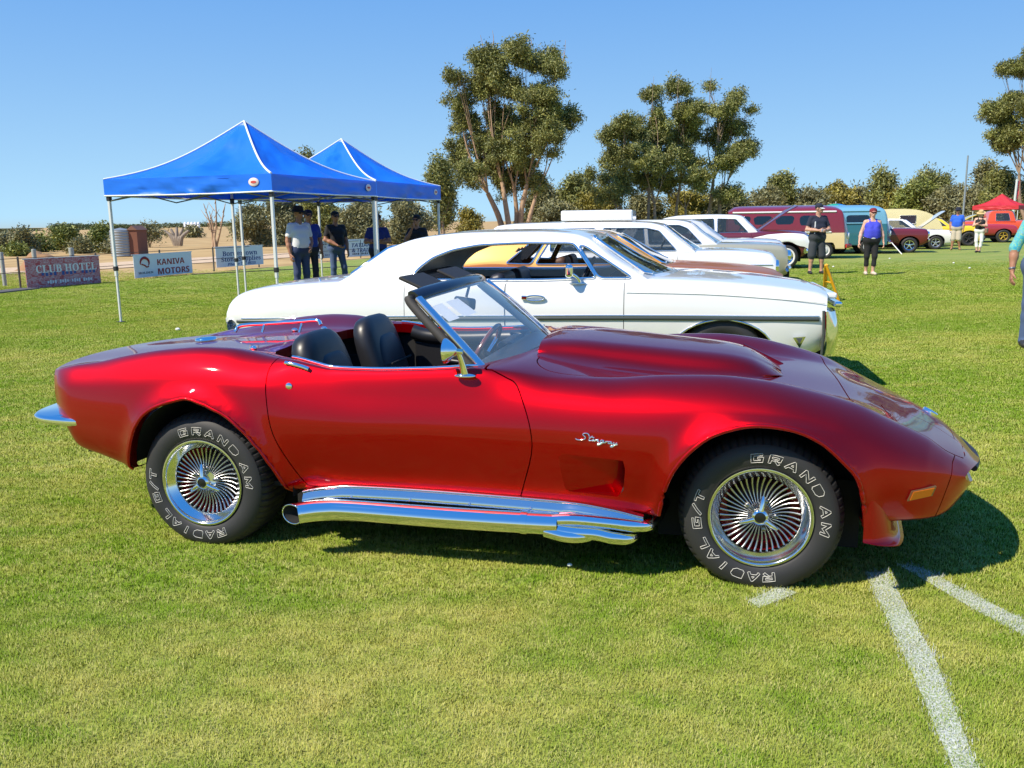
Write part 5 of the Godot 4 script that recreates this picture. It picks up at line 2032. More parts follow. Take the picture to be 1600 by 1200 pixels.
func van(called: String, label: String, at0: Vector3, turn: float, upper: Material, lower: Material, roofm: Material, h: float, split: float) -> void:
	var chrome := mat("chrome", 0.86, 0.87, 0.88, 0.04, 1.0)
	var v := thing(called, label, "van", at0, turn)
	var prof := Curve1.new([[-1.0, h - .18], [-.9, h - .06], [-.5, h], [2.2, h], [2.7, h - .04], [2.95, h - .14], [3.1, h - .34], [3.25, h - .8], [3.33, h - 1.1], [3.35, .6], [3.36, .5]])
	var rows := []
	for i in 56:
		var x := lerpf(-1.0, 3.36, pow(i / 55.0, 0.75))
		var t := at(prof, x)
		var w := 0.86
		var line := PackedVector3Array()
		for q in [[.36, .84], [.42, .86], [.8, .865], [1.05, .86], [1.2, .845], [1.45, .82], [1.6, .8], [1.7, .77]]:
			line.append(Vector3(x, minf(q[0] * h / 1.92, t - 0.005 * (1.8 - q[0])), q[1]))
		for k in range(1, 8):
			var a := PI / 2 * k / 7.0
			line.append(Vector3(x, maxf(minf(1.7 * h / 1.92, t), lerpf(minf(1.7 * h / 1.92, t), t, sin(a))), .77 * cos(a)))
		# the nose is rounded in plan
		for j in line.size():
			if x > 2.5:
				line[j].x -= 0.28 * pow((x - 2.5) / 0.86, 2.0) * pow(absf(line[j].z) / .86, 2.4)
		rows.append(line)
	var shell: Soup = soup_of(rows, 1.0)
	var m := MB.new()
	for w in [[[-.8, 1.22], [-.8, 1.55], [-.2, 1.55], [-.2, 1.22]], [[-.1, 1.22], [-.1, 1.55], [.55, 1.55], [.55, 1.22]], [[.66, 1.22], [.66, 1.55], [1.32, 1.55], [1.32, 1.22]], [[1.5, 1.2], [1.5, 1.55], [2.35, 1.55], [2.5, 1.2]]]:
		var pg := rounded(w, .07)
		var c := cut(shell, side_cut(pg, func(p): return p.z > .5))
		shell = c[1]
		m.rims(c[2], .03, Vector3.ZERO, 2)
		for far in 2:
			var g := MB.new()
			g.soup(c[0], far)
			obj("side_window", g.done(), glass_mat("screen_glass", 0.012, 0.025, 0.045, 0.9), v)
	for a in [.0, 2.4]:
		var arch := PackedVector2Array()
		for i in 17:
			var an := PI * i / 16.0
			arch.append(Vector2(a + cos(an) * .38, .32 + sin(an) * .36))
		var c := cut(shell, side_cut(arch, func(p): return p.z > .5))
		shell = c[1]
		m.rims(c[2], .08, Vector3(0, 0, -1), 2)
	# front screens on the rounded nose
	var wsc := func(p: Vector3) -> float: return maxf(maxf(1.2 - p.y, p.y - h + .3), maxf(2.82 - p.x, absf(p.z) - .68))
	var c3 := cut(shell, wsc)
	shell = c3[1]
	m.rims(c3[2], .02, Vector3.ZERO, 2)
	var gm := MB.new()
	gm.soup(c3[0], 2)
	obj("windscreen", gm.done(), glass_mat("screen_glass", 0.012, 0.025, 0.045, 0.9), v)
	# two colours: the lower one rises to a point over the nose
	var tone := func(p: Vector3) -> float: return p.y - (split - 0.05 if p.x < 2.9 else split - 0.05 + 0.0 * p.x)
	var c4 := cut(shell, tone)
	var lo := MB.new()
	lo.soup(c4[0], 2)
	obj("lower_panels", lo.done(), lower, v)
	var rf := cut(c4[1], func(p): return p.y - h + 0.22)
	m.soup(rf[0], 2)
	obj("upper_panels", m.done(), upper, v)
	var gut := MB.new()
	for s in [1.0, -1.0]:
		gut.tube(PackedVector3Array([Vector3(-.85, h - .24, .79 * s), Vector3(2.75, h - .24, .79 * s)]), .035, 6)
		gut.tube(PackedVector3Array([Vector3(-.9, split - .02, .865 * s), Vector3(2.6, split - .02, .865 * s)]), .03, 6)
	obj("gutter_band", gut.done(), roofm, v)
	var rm := MB.new()
	rm.soup(rf[1], 2)
	obj("roof", rm.done(), upper, v)
	var gb := MB.new()
	gb.box(Vector3(1.1, .95, 0), Vector3(3.9, .9, 1.3))
	obj("cabin_lining", gb.done(), mat("cabin_trim", 0.03, 0.03, 0.035, 0.6), v)
	var bp := []
	for i in 9:
		var z := (i / 4.0 - 1.0) * .84
		bp.append(Vector3(3.42 - .3 * pow(absf(z) / .86, 2.4), .46, z))
	var bm := MB.new()
	bm.tube(smooth_path(bp, 3), .07, 8, true, false, Vector3.UP, .5)
	obj("front_bumper", bm.done(), mat("van_bumper_red", .4, .03, .02, .4) if split < 1.1 else chrome, v)
	for s in [1.0, -1.0]:
		var lm := MB.new()
		lm.lathe([Vector2(.13, -.06), Vector2(.13, .0), Vector2(.11, .02), Vector2(0, .04)], 18, Transform3D(Basis(Vector3.FORWARD, Vector3.RIGHT, Vector3.DOWN), Vector3(3.24, .82, .56 * s)))
		obj("headlamp", lm.done(), mat("lamp_lens", .75, .78, .8, .08), v)
	var wd := {"wheel_r": .32, "wheel": "cap", "rim_mat": mat("wheel_white", .6, .6, .58, .4)}
	var w0 := plain_wheel(wd)
	for i in 4:
		var q: Node3D = w0 if i == 0 else w0.duplicate()
		q.name = "wheel"
		v.add_child(q, true)
		q.position = Vector3([0.0, 2.4][i % 2], .31, .82 if i < 2 else -.82)
		if i >= 2:
			q.rotation.y = PI

func caravan() -> void:
	var p := nose_at(1466, 42.0, 2.1, .25)
	var c := thing("caravan", "small cream caravan with rounded roof and dark window, behind the dark red sedan", "caravan", p, -.25)
	c.scale = Vector3.ONE * 0.88
	var out := smooth2([[-2.3, .5], [-2.35, 1.1], [-2.1, 1.7], [-1.4, 2.0], [-.2, 2.08], [1.0, 2.02], [1.8, 1.75], [2.25, 1.3], [2.4, .8], [2.35, .5]], 5, false)
	var m := MB.new()
	m.prism(out, 2.0, Transform3D(Basis(), Vector3(0, 0, -1)))
	obj("shell", m.done(), mat("cream_paint", .78, .68, .36, .4, 0.0, .6), c)
	var lo := MB.new()
	lo.box(Vector3(0, .72, 0), Vector3(4.66, .5, 2.01), Basis(), .03)
	obj("lower_band", lo.done(), mat("yellow_band", .72, .55, .12, .5), c)
	for x in [-1.55, .6]:
		var w := MB.new()
		w.box(Vector3(x, 1.5, 1.0), Vector3(.78, .42, .03), Basis(), .01)
		obj("window", w.done(), mat("caravan_glass", .03, .02, .03, .1), c)
		var fr := MB.new()
		fr.tube(PackedVector3Array([Vector3(x - .4, 1.28, 1.015), Vector3(x + .4, 1.28, 1.015), Vector3(x + .4, 1.72, 1.015), Vector3(x - .4, 1.72, 1.015)]), .02, 5, false, true, Vector3.BACK)
		obj("window_frame", fr.done(), mat("silver_frame", .5, .5, .5, .3, .8), c)
	var fw := MB.new()
	fw.box(Vector3(2.02, 1.52, 0), Vector3(.05, .6, 1.5), Basis(Vector3.BACK, .62), .02)
	obj("front_window", fw.done(), mat("caravan_glass", .03, .02, .03, .1), c)
	var w0 := plain_wheel({"wheel_r": .32})
	for s in 2:
		var q: Node3D = w0 if s == 0 else w0.duplicate()
		q.name = "wheel"
		c.add_child(q, true)
		q.position = Vector3(-.2, .31, 1.0 if s == 0 else -1.0)
		if s == 1:
			q.rotation.y = PI

func umbrella() -> void:
	var p := stand(1303, 38.5)
	var u := thing("garden_umbrella", "green topped umbrella with blue side rising over the two vans", "umbrella", p)
	var top: float = at_px(1303, 318, 38.5).y
	for k in 8:
		var m := MB.new()
		var rows := []
		for i in 7:
			var v := i / 6.0
			var line := PackedVector3Array()
			for j in 5:
				var a := TAU * (k + j / 4.0) / 8.0
				var rr := 1.15 * v * (1.0 - 0.05 * sin(PI * j / 4.0) * v)
				line.append(Vector3(cos(a) * rr, top - 0.42 * pow(v, 1.6), sin(a) * rr))
			rows.append(line)
		m.grid(rows, -1.0)
		obj("panel", m.done(), mat("umbrella_green", .01, .3, .2, .6) if k != 1 and k != 0 else mat("umbrella_blue", .02, .2, .5, .6), u)
	var pm := MB.new()
	pm.tube(PackedVector3Array([Vector3.ZERO, Vector3(0, top + .08, 0)]), .02, 8)
	obj("pole", pm.done(), mat("pole_white", .68, .7, .68, .35, .2), u)
	var t := thing("blue_awning", "bright blue sloping awning between the maroon van and the teal van", "awning", stand(1318, 36.6), -.3)
	var am := MB.new()
	var h: float = at_px(1318, 322, 36.6).y
	am.quad(Vector3(-.9, h - .35, .4), Vector3(.1, h, 0), Vector3(.1, h, -1.4), Vector3(-.9, h - .35, -1.6))
	am.quad(Vector3(.1, h, 0), Vector3(.8, h - .25, .4), Vector3(.8, h - .25, -1.4), Vector3(.1, h, -1.4))
	am.flat(Vector3(-.9, h - .35, .4), Vector3(.1, h, 0), Vector3(.8, h - .25, .4))
	obj("cloth", am.done(), mat("awning_blue", .02, .17, .55, .6), t)
	for e in [Vector3(-.88, 0, .38), Vector3(.78, 0, .38)]:
		var q := MB.new()
		q.tube(PackedVector3Array([e, e + Vector3(0, h - .3, 0)]), .015, 6)
		obj("pole", q.done(), mat("pole_white", .68, .7, .68, .35, .2), t)
	var gl := MB.new()
	gl.tube(PackedVector3Array([Vector3(.78, h - .3, .38), Vector3(2.1, 0, 1.6)]), .02, 6)
	obj("guy_rope", gl.done(), mat("tape_white", .78, .8, .82, .6), t)

const CAM := Vector3(0, 1.4763, 0)
const FOCAL := 1345.0

func look(px: float, py: float) -> Vector3:
	var b := Basis(Vector3.RIGHT, -0.1866) * Basis(Vector3.BACK, -0.013)
	return b * Vector3((px - 800.0) / FOCAL, -(py - 600.0) / FOCAL, -1.0)

# the point at that distance down the field which the photograph shows there
func at_px(px: float, py: float, dist: float) -> Vector3:
	var d := look(px, py)
	return CAM + d * (dist / -d.z)

func on_ground(px: float, py: float, y := 0.0) -> Vector3:
	var d := look(px, py)
	return CAM + d * ((y - CAM.y) / d.y)

func stand(px: float, dist: float) -> Vector3:
	var p := at_px(px, 370.0, dist)
	p.y = 0.0
	return p

var lawn_noise: FastNoiseLite
var fine_noise: FastNoiseLite

func lawn_tint(x: float, z: float) -> Color:
	var a := lawn_noise.get_noise_2d(x, z * 1.3)
	var b := fine_noise.get_noise_2d(x * 1.0, z * 2.2)
	var t := clampf(0.34 + a * 0.5 + b * 0.5, 0.0, 1.0)
	# mown in swathes that run across the view
	var sw := 0.5 + 0.5 * sin((z * 0.96 + x * 0.28) * TAU / 3.6)
	t = clampf(t - 0.16 * smoothstep(0.35, 0.65, sw) * clampf((-z - 4.0) / 6.0, 0.0, 1.0), 0.0, 1.0)
	var far := clampf((-z - 5.0) / 18.0, 0.0, 1.0)
	var c := Color(0.175, 0.29, 0.018).lerp(Color(0.5, 0.455, 0.115), t * lerpf(1.0, 0.62, far))
	return c

func build_setting() -> void:
	lawn_noise = FastNoiseLite.new()
	lawn_noise.seed = 5
	lawn_noise.frequency = 0.35
	lawn_noise.fractal_octaves = 4
	fine_noise = FastNoiseLite.new()
	fine_noise.seed = 9
	fine_noise.frequency = 2.2
	fine_noise.fractal_octaves = 3
	# dry farmland out to the horizon
	var land := MB.new()
	var rows := []
	for i in 60:
		var line := PackedVector3Array()
		for j in 60:
			var z := 30.0 - pow(i / 59.0, 2.0) * 2600.0
			var x := (j / 59.0 - 0.5) * 2.0 * (120.0 + 1800.0 * pow(i / 59.0, 1.5))
			var y := 0.0
			if z < -110.0:
				y = lawn_noise.get_noise_2d(x * 0.006, z * 0.006) * 5.0 * clampf((-z - 110.0) / 500.0, 0.0, 1.0) - 0.5 * clampf((-z - 110.0) / 100.0, 0, 1)
			line.append(Vector3(x, y - 0.02, z))
		rows.append(line)
	land.grid(rows, -1.0)
	var dry := StandardMaterial3D.new()
	dry.albedo_texture = noise_tex(21, 0.02, 512, [[0.0, lin(.29, .185, .07)], [0.5, lin(.44, .29, .115)], [1.0, lin(.50, .36, .16)]])
	dry.uv1_triplanar = true
	dry.uv1_world_triplanar = true
	dry.uv1_scale = Vector3.ONE * 0.03
	dry.roughness = 1.0
	tag(obj("farmland_ground", land.done(), dry), "", "", "", "structure")
	var road := MB.new()
	var ra := [Vector3(-34, 0.003, -9), Vector3(-17.0, 0.003, -27.5), Vector3(-10.6, 0.003, -38.5), Vector3(-4, 0.003, -50), Vector3(4, 0.003, -64), Vector3(16, 0.003, -84)]
	var dirr := Vector3(-0.85, 0, -0.5)
	var rr := []
	for p in smooth_path(ra, 6):
		rr.append(PackedVector3Array([p, p + dirr * 1.6, p + dirr * 3.2, p + dirr * 4.8]))
	road.grid(rr, 1.0)
	var rm := StandardMaterial3D.new()
	rm.albedo_texture = noise_tex(33, 0.03, 512, [[0.0, lin(.46, .33, .20)], [1.0, lin(.66, .50, .34)]])
	rm.uv1_triplanar = true
	rm.uv1_world_triplanar = true
	rm.uv1_scale = Vector3.ONE * 0.2
	rm.roughness = 1.0
	tag(obj("dirt_road", road.done(), rm), "", "", "", "structure")
	# the mown oval, its left edge just behind the signs
	var lawn := MB.new()
	var zs := []
	var z := 12.0
	while z > -84.0:
		zs.append(z)
		z -= 0.16 if z < 0.0 and z > -9.0 else (0.3 if z > -26.0 and z < 0.0 else 0.8)
	for i in zs.size() - 1:
		var r := []
		for e in 2:
			var zz: float = zs[i + e]
			var left: float = clampf(-5.15 + (zz + 39.6) * -0.345 , -40.0, 60.0) if zz > -46.0 else -3.0 + (-zz - 46.0) * 0.55
			var right := 62.0
			var line := []
			var n := 110
			for j in n + 1:
				var u := j / float(n)
				var x: float
				var c0 := clampf(-1.1 * absf(zz) - 3.0, left, right)
				var c1 := clampf(1.0 * absf(zz) + 4.0, left, right)
				if u < 0.06:
					x = lerpf(left, c0, u / 0.06)
				elif u > 0.94:
					x = lerpf(c1, right, (u - 0.94) / 0.06)
				else:
					x = lerpf(c0, c1, (u - 0.06) / 0.88)
				line.append(Vector3(x, 0.006, zz))
			r.append(line)
		for j in 110:
			var q := [r[0][j], r[0][j + 1], r[1][j + 1], r[1][j]]
			if q[0].distance_squared_to(q[1]) < 1e-10 and q[2].distance_squared_to(q[3]) < 1e-10:
				continue
			for t in [[0, 1, 2], [0, 2, 3]]:
				var a: Vector3 = q[t[0]]
				var b: Vector3 = q[t[1]]
				var d: Vector3 = q[t[2]]
				if (b - a).cross(d - a).length_squared() < 1e-14:
					continue
				if (b - a).cross(d - a).y > 0.0:
					var w := b
					b = d
					d = w
				for p in [a, b, d]:
					lawn.v.append(p)
					lawn.n.append(Vector3.UP)
					lawn.c.append(lawn_tint(p.x, p.z).lerp(Color(.56, .5, .19), .17))
	var lm := StandardMaterial3D.new()
	lm.vertex_color_use_as_albedo = true
	lm.albedo_texture = noise_tex(3, 0.06, 1024, [[0.0, Color(.62, .62, .6)], [0.45, Color(.86, .86, .84)], [0.62, Color(.97, .97, .93)], [1.0, Color(1, 1, .96)]], 6)
	lm.uv1_triplanar = true
	lm.uv1_world_triplanar = true
	lm.uv1_scale = Vector3.ONE * 0.55
	lm.roughness = 0.95
	tag(obj("oval_lawn", lawn.done(), lm), "", "", "", "structure")
	build_grass()

func tuft(r: RandomNumberGenerator, blades: int, h: float, spread: float, wide: float) -> ArrayMesh:
	var m := MB.new()
	for k in blades:
		var a := r.randf() * TAU
		var p := Vector3(r.randfn(0, spread), 0, r.randfn(0, spread))
		var d := Vector3(cos(a), 0, sin(a))
		var side := Vector3(-d.z, 0, d.x) * wide * r.randf_range(0.7, 1.2)
		var hh := h * r.randf_range(0.6, 1.15)
		var lean := d * hh * r.randf_range(0.2, 0.95)
		var mid := p + lean * 0.4 + Vector3.UP * hh * 0.62
		var tip := p + lean + Vector3.UP * hh
		var up := (Vector3.UP * 1.2 - d * 0.5).normalized()
		m.tri(p - side, p + side, mid + side * 0.8, up, up, up)
		m.tri(p - side, mid + side * 0.8, mid - side * 0.8, up, up, up)
		m.tri(mid - side * 0.8, mid + side * 0.8, tip, up, up, up)
	return m.done()

var lines_painted := []

func in_line(p: Vector2) -> bool:
	for l in lines_painted:
		if Geometry2D.is_point_in_polygon(p, l):
			return true
	return false

func build_grass() -> void:
	# painted lines: a short tick by the front wheel and two strokes that fan towards the camera
	var strokes := [[[1170, 938], [1187, 949], [1247, 925], [1217, 915]], [[1352, 893], [1386, 893], [1462, 1030], [1532, 1210], [1494, 1210], [1425, 1050]], [[1398, 878], [1440, 886], [1520, 927], [1625, 980], [1625, 1005], [1520, 950]]]
	var names := ["short white painted tick on the grass by the front wheel of the red sports car", "white painted line on the grass running to the bottom edge of the photo", "white painted line on the grass slanting to the right edge of the photo"]
	var paint := StandardMaterial3D.new()
	paint.resource_name = "line_paint"
	paint.albedo_texture = noise_tex(14, 0.09, 512, [[0.0, lin(.20, .28, .08)], [0.4, lin(.32, .38, .24)], [0.6, lin(.5, .53, .46)], [1.0, lin(.6, .62, .57)]], 5)
	paint.uv1_triplanar = true
	paint.uv1_world_triplanar = true
	paint.uv1_scale = Vector3.ONE * 1.7
	paint.roughness = 0.9
	for k in 3:
		var pg := PackedVector2Array()
		for e in strokes[k]:
			var g := on_ground(e[0], e[1], 0.012)
			pg.append(Vector2(g.x, g.z))
		lines_painted.append(pg)
		var m := MB.new()
		var ix := Geometry2D.triangulate_polygon(pg)
		for i in range(0, ix.size(), 3):
			m.tri(Vector3(pg[ix[i]].x, 0.0105, pg[ix[i]].y), Vector3(pg[ix[i + 1]].x, 0.0105, pg[ix[i + 1]].y), Vector3(pg[ix[i + 2]].x, 0.0105, pg[ix[i + 2]].y), Vector3.UP, Vector3.UP, Vector3.UP)
		tag(obj("painted_line", m.done(), paint), names[k], "", "", "structure")
	var r := RandomNumberGenerator.new()
	r.seed = 71
	var gm := StandardMaterial3D.new()
	gm.vertex_color_use_as_albedo = true
	gm.roughness = 0.9
	gm.metallic_specular = 0.2
	gm.backlight_enabled = true
	gm.backlight = Color(0.25, 0.28, 0.08)
	# [from, to, per square metre, tuft]
	var zones := [[1.85, 3.2, 9000, tuft(r, 8, 0.017, 0.011, 0.0010)], [3.2, 5.0, 5200, tuft(r, 9, 0.018, 0.014, 0.0013)], [5.0, 8.5, 2600, tuft(r, 9, 0.017, 0.02, 0.0018)], [8.5, 15.0, 1500, tuft(r, 9, 0.016, 0.03, 0.0026)], [15.0, 30.0, 260, tuft(r, 10, 0.016, 0.06, 0.005)]]
	for zn in zones:
		var d0: float = zn[0]
		var d1: float = zn[1]
		var half := 0.78
		var area := half * (d1 * d1 - d0 * d0)
		var n := int(area * zn[2])
		var mm := MultiMesh.new()
		mm.transform_format = MultiMesh.TRANSFORM_3D
		mm.use_colors = true
		mm.mesh = zn[3]
		mm.instance_count = n
		for i in n:
			var d := sqrt(lerpf(d0 * d0, d1 * d1, r.randf()))
			if d > 15.0 and r.randf() < (d - 15.0) / 15.0:
				d = lerpf(15.0, d, r.randf())
			var x := r.randf_range(-1, 1) * (half * d + 0.15)
			if absf(x) > d * 0.66:
				x *= r.randf_range(0.85, 1.1)
			var c := lawn_tint(x, -d)
			var v := r.randf_range(0.88, 1.14)
			if r.randf() < 0.18:
				c = c.lerp(Color(.55, .5, .2), 0.6)
			elif r.randf() < 0.25:
				c = c.lerp(Color(.11, .2, .02), 0.5)
			c = Color(c.r * v, c.g * v, c.b * v)
			if d < 4.0 and in_line(Vector2(x, -d)) and r.randf() < 0.6:
				c = Color(.5, .53, .48) * r.randf_range(0.75, 1.1)
			var s := r.randf_range(0.75, 1.2)
			mm.set_instance_color(i, c)
			mm.set_instance_transform(i, Transform3D(Basis(Vector3.UP, r.randf() * TAU).scaled(Vector3(s, s * r.randf_range(0.7, 1.1), s)), Vector3(x, 0.004, -d)))
		var o := MultiMeshInstance3D.new()
		o.name = numbered("lawn_grass")
		o.multimesh = mm
		o.material_override = gm
		add_child(o, true)
		tag(o, "short mown grass of the oval in the sun", "grass", "", "stuff")
	# scraps of white litter on the grass
	for p in [[890, 891, "in front of the red sports car"], [1302, 418, "near the yellow folding stand"], [1490, 412, "below the man in bright blue"], [1515, 420, "below the woman in straw hat"], [1390, 405, "right of the tank top woman"], [278, 517, "behind the red car's tail"]]:
		var g := on_ground(p[0], p[1])
		var s := 0.012 if p[1] > 800 else 0.035
		var m := MB.new()
		m.ball(Vector3.ZERO, Vector3(s, s * 0.6, s * 0.8), 7, 5)
		var o := obj("paper_scrap", m.done(), mat("scrap_white", .8, .8, .78, .8))
		o.position = g + Vector3(0, 0.025, 0)
		tag(o, "small white scrap of litter on the lawn " + p[2], "litter", "scraps of litter on the lawn")

# ================================================================ people: one skin meshed from tapered bones
class Field:
	var o := Vector3.ZERO
	var c := 0.02
	var nx := 0
	var ny := 0
	var nz := 0
	var f := PackedFloat32Array()

	func _init(bones: Array, cell: float, blend: float) -> void:
		c = cell
		var lo := Vector3(1e9, 1e9, 1e9)
		var hi := -lo
		for b in bones:
			var r: float = maxf(b[2], b[3]) + cell * 3.0
			for k in 2:
				lo = lo.min((b[k] as Vector3) - Vector3.ONE * r)
				hi = hi.max((b[k] as Vector3) + Vector3.ONE * r)
		o = lo
		nx = int((hi.x - lo.x) / c) + 2
		ny = int((hi.y - lo.y) / c) + 2
		nz = int((hi.z - lo.z) / c) + 2
		f.resize(nx * ny * nz)
		f.fill(1.0)
		for b in bones:
			var a: Vector3 = b[0]
			var e: Vector3 = (b[1] as Vector3) - a
			var ra: float = b[2]
			var rb: float = b[3]
			var ee := maxf(e.length_squared(), 1e-9)
			var r := maxf(ra, rb) + blend * 1.5 + c * 2.0
			var l := ((a.min(b[1]) - Vector3.ONE * r - o) / c).floor()
			var h := ((a.max(b[1]) + Vector3.ONE * r - o) / c).ceil()
			for iz in range(maxi(0, int(l.z)), mini(nz, int(h.z) + 1)):
				for iy in range(maxi(0, int(l.y)), mini(ny, int(h.y) + 1)):
					var at := (iz * ny + iy) * nx
					for ix in range(maxi(0, int(l.x)), mini(nx, int(h.x) + 1)):
						var p := o + Vector3(ix, iy, iz) * c - a
						var t := clampf(p.dot(e) / ee, 0.0, 1.0)
						var d := (p - e * t).length() - lerpf(ra, rb, t)
						var g := f[at + ix]
						var m := maxf(blend - absf(g - d), 0.0) / blend
						f[at + ix] = minf(g, d) - m * m * blend * 0.25

	func mesh(zone_of: Callable) -> Dictionary:   # zone -> MB
		var vid := {}
		var pos := PackedVector3Array()
		var sy := nx
		var sz := nx * ny
		var corner := [0, 1, sy, sy + 1, sz, sz + 1, sz + sy, sz + sy + 1]
		var off := [Vector3(0, 0, 0), Vector3(1, 0, 0), Vector3(0, 1, 0), Vector3(1, 1, 0), Vector3(0, 0, 1), Vector3(1, 0, 1), Vector3(0, 1, 1), Vector3(1, 1, 1)]
		var edges := [[0, 1], [2, 3], [4, 5], [6, 7], [0, 2], [1, 3], [4, 6], [5, 7], [0, 4], [1, 5], [2, 6], [3, 7]]
		for iz in nz - 1:
			for iy in ny - 1:
				var row := (iz * ny + iy) * nx
				for ix in nx - 1:
					var i := row + ix
					var s := f[i] < 0.0
					if (f[i + 1] < 0.0) == s and (f[i + sy] < 0.0) == s and (f[i + sy + 1] < 0.0) == s and (f[i + sz] < 0.0) == s and (f[i + sz + 1] < 0.0) == s and (f[i + sz + sy] < 0.0) == s and (f[i + sz + sy + 1] < 0.0) == s:
						continue
					var sum := Vector3.ZERO
					var k := 0
					for e in edges:
						var a := f[i + corner[e[0]]]
						var b := f[i + corner[e[1]]]
						if (a < 0.0) != (b < 0.0):
							sum += (off[e[0]] as Vector3).lerp(off[e[1]], a / (a - b))
							k += 1
					vid[i] = pos.size()
					pos.append(o + (Vector3(ix, iy, iz) + sum / k) * c)
		var quads := []
		var nrm := PackedVector3Array()
		nrm.resize(pos.size())
		for i in vid:
			for ax in 3:
				var st: int = [1, sy, sz][ax]
				var u: int = [sy, sz, 1][ax]
				var v: int = [sz, 1, sy][ax]
				if i + st >= f.size() or (f[i] < 0.0) == (f[i + st] < 0.0):
					continue
				if not (vid.has(i - u) and vid.has(i - v) and vid.has(i - u - v)):
					continue
				var q := [vid[i], vid[i - u], vid[i - u - v], vid[i - v]]
				var m := (pos[q[2]] - pos[q[0]]).cross(pos[q[3]] - pos[q[1]])
				if f[i] > 0.0:
					m = -m
				# outward is where the field grows
				for k in q:
					nrm[k] += m
				quads.append(q)
		var out := {}
		for q in quads:
			var z: String = zone_of.call((pos[q[0]] + pos[q[2]]) * 0.5)
			if not out.has(z):
				out[z] = MB.new()
			var mb: MB = out[z]
			var n := [nrm[q[0]].normalized(), nrm[q[1]].normalized(), nrm[q[2]].normalized(), nrm[q[3]].normalized()]
			mb.tri(pos[q[0]], pos[q[1]], pos[q[2]], n[0], n[1], n[2])
			mb.tri(pos[q[0]], pos[q[2]], pos[q[3]], n[0], n[2], n[3])
		return out

func near_zone(bones: Array, p: Vector3) -> String:
	var best := 1e9
	var z := ""
	for b in bones:
		var a: Vector3 = b[0]
		var e: Vector3 = (b[1] as Vector3) - a
		var t := clampf((p - a).dot(e) / maxf(e.length_squared(), 1e-9), 0.0, 1.0)
		var d := (p - a - e * t).length() - lerpf(b[2], b[3], t)
		if d < best:
			best = d
			z = b[4]
	return z

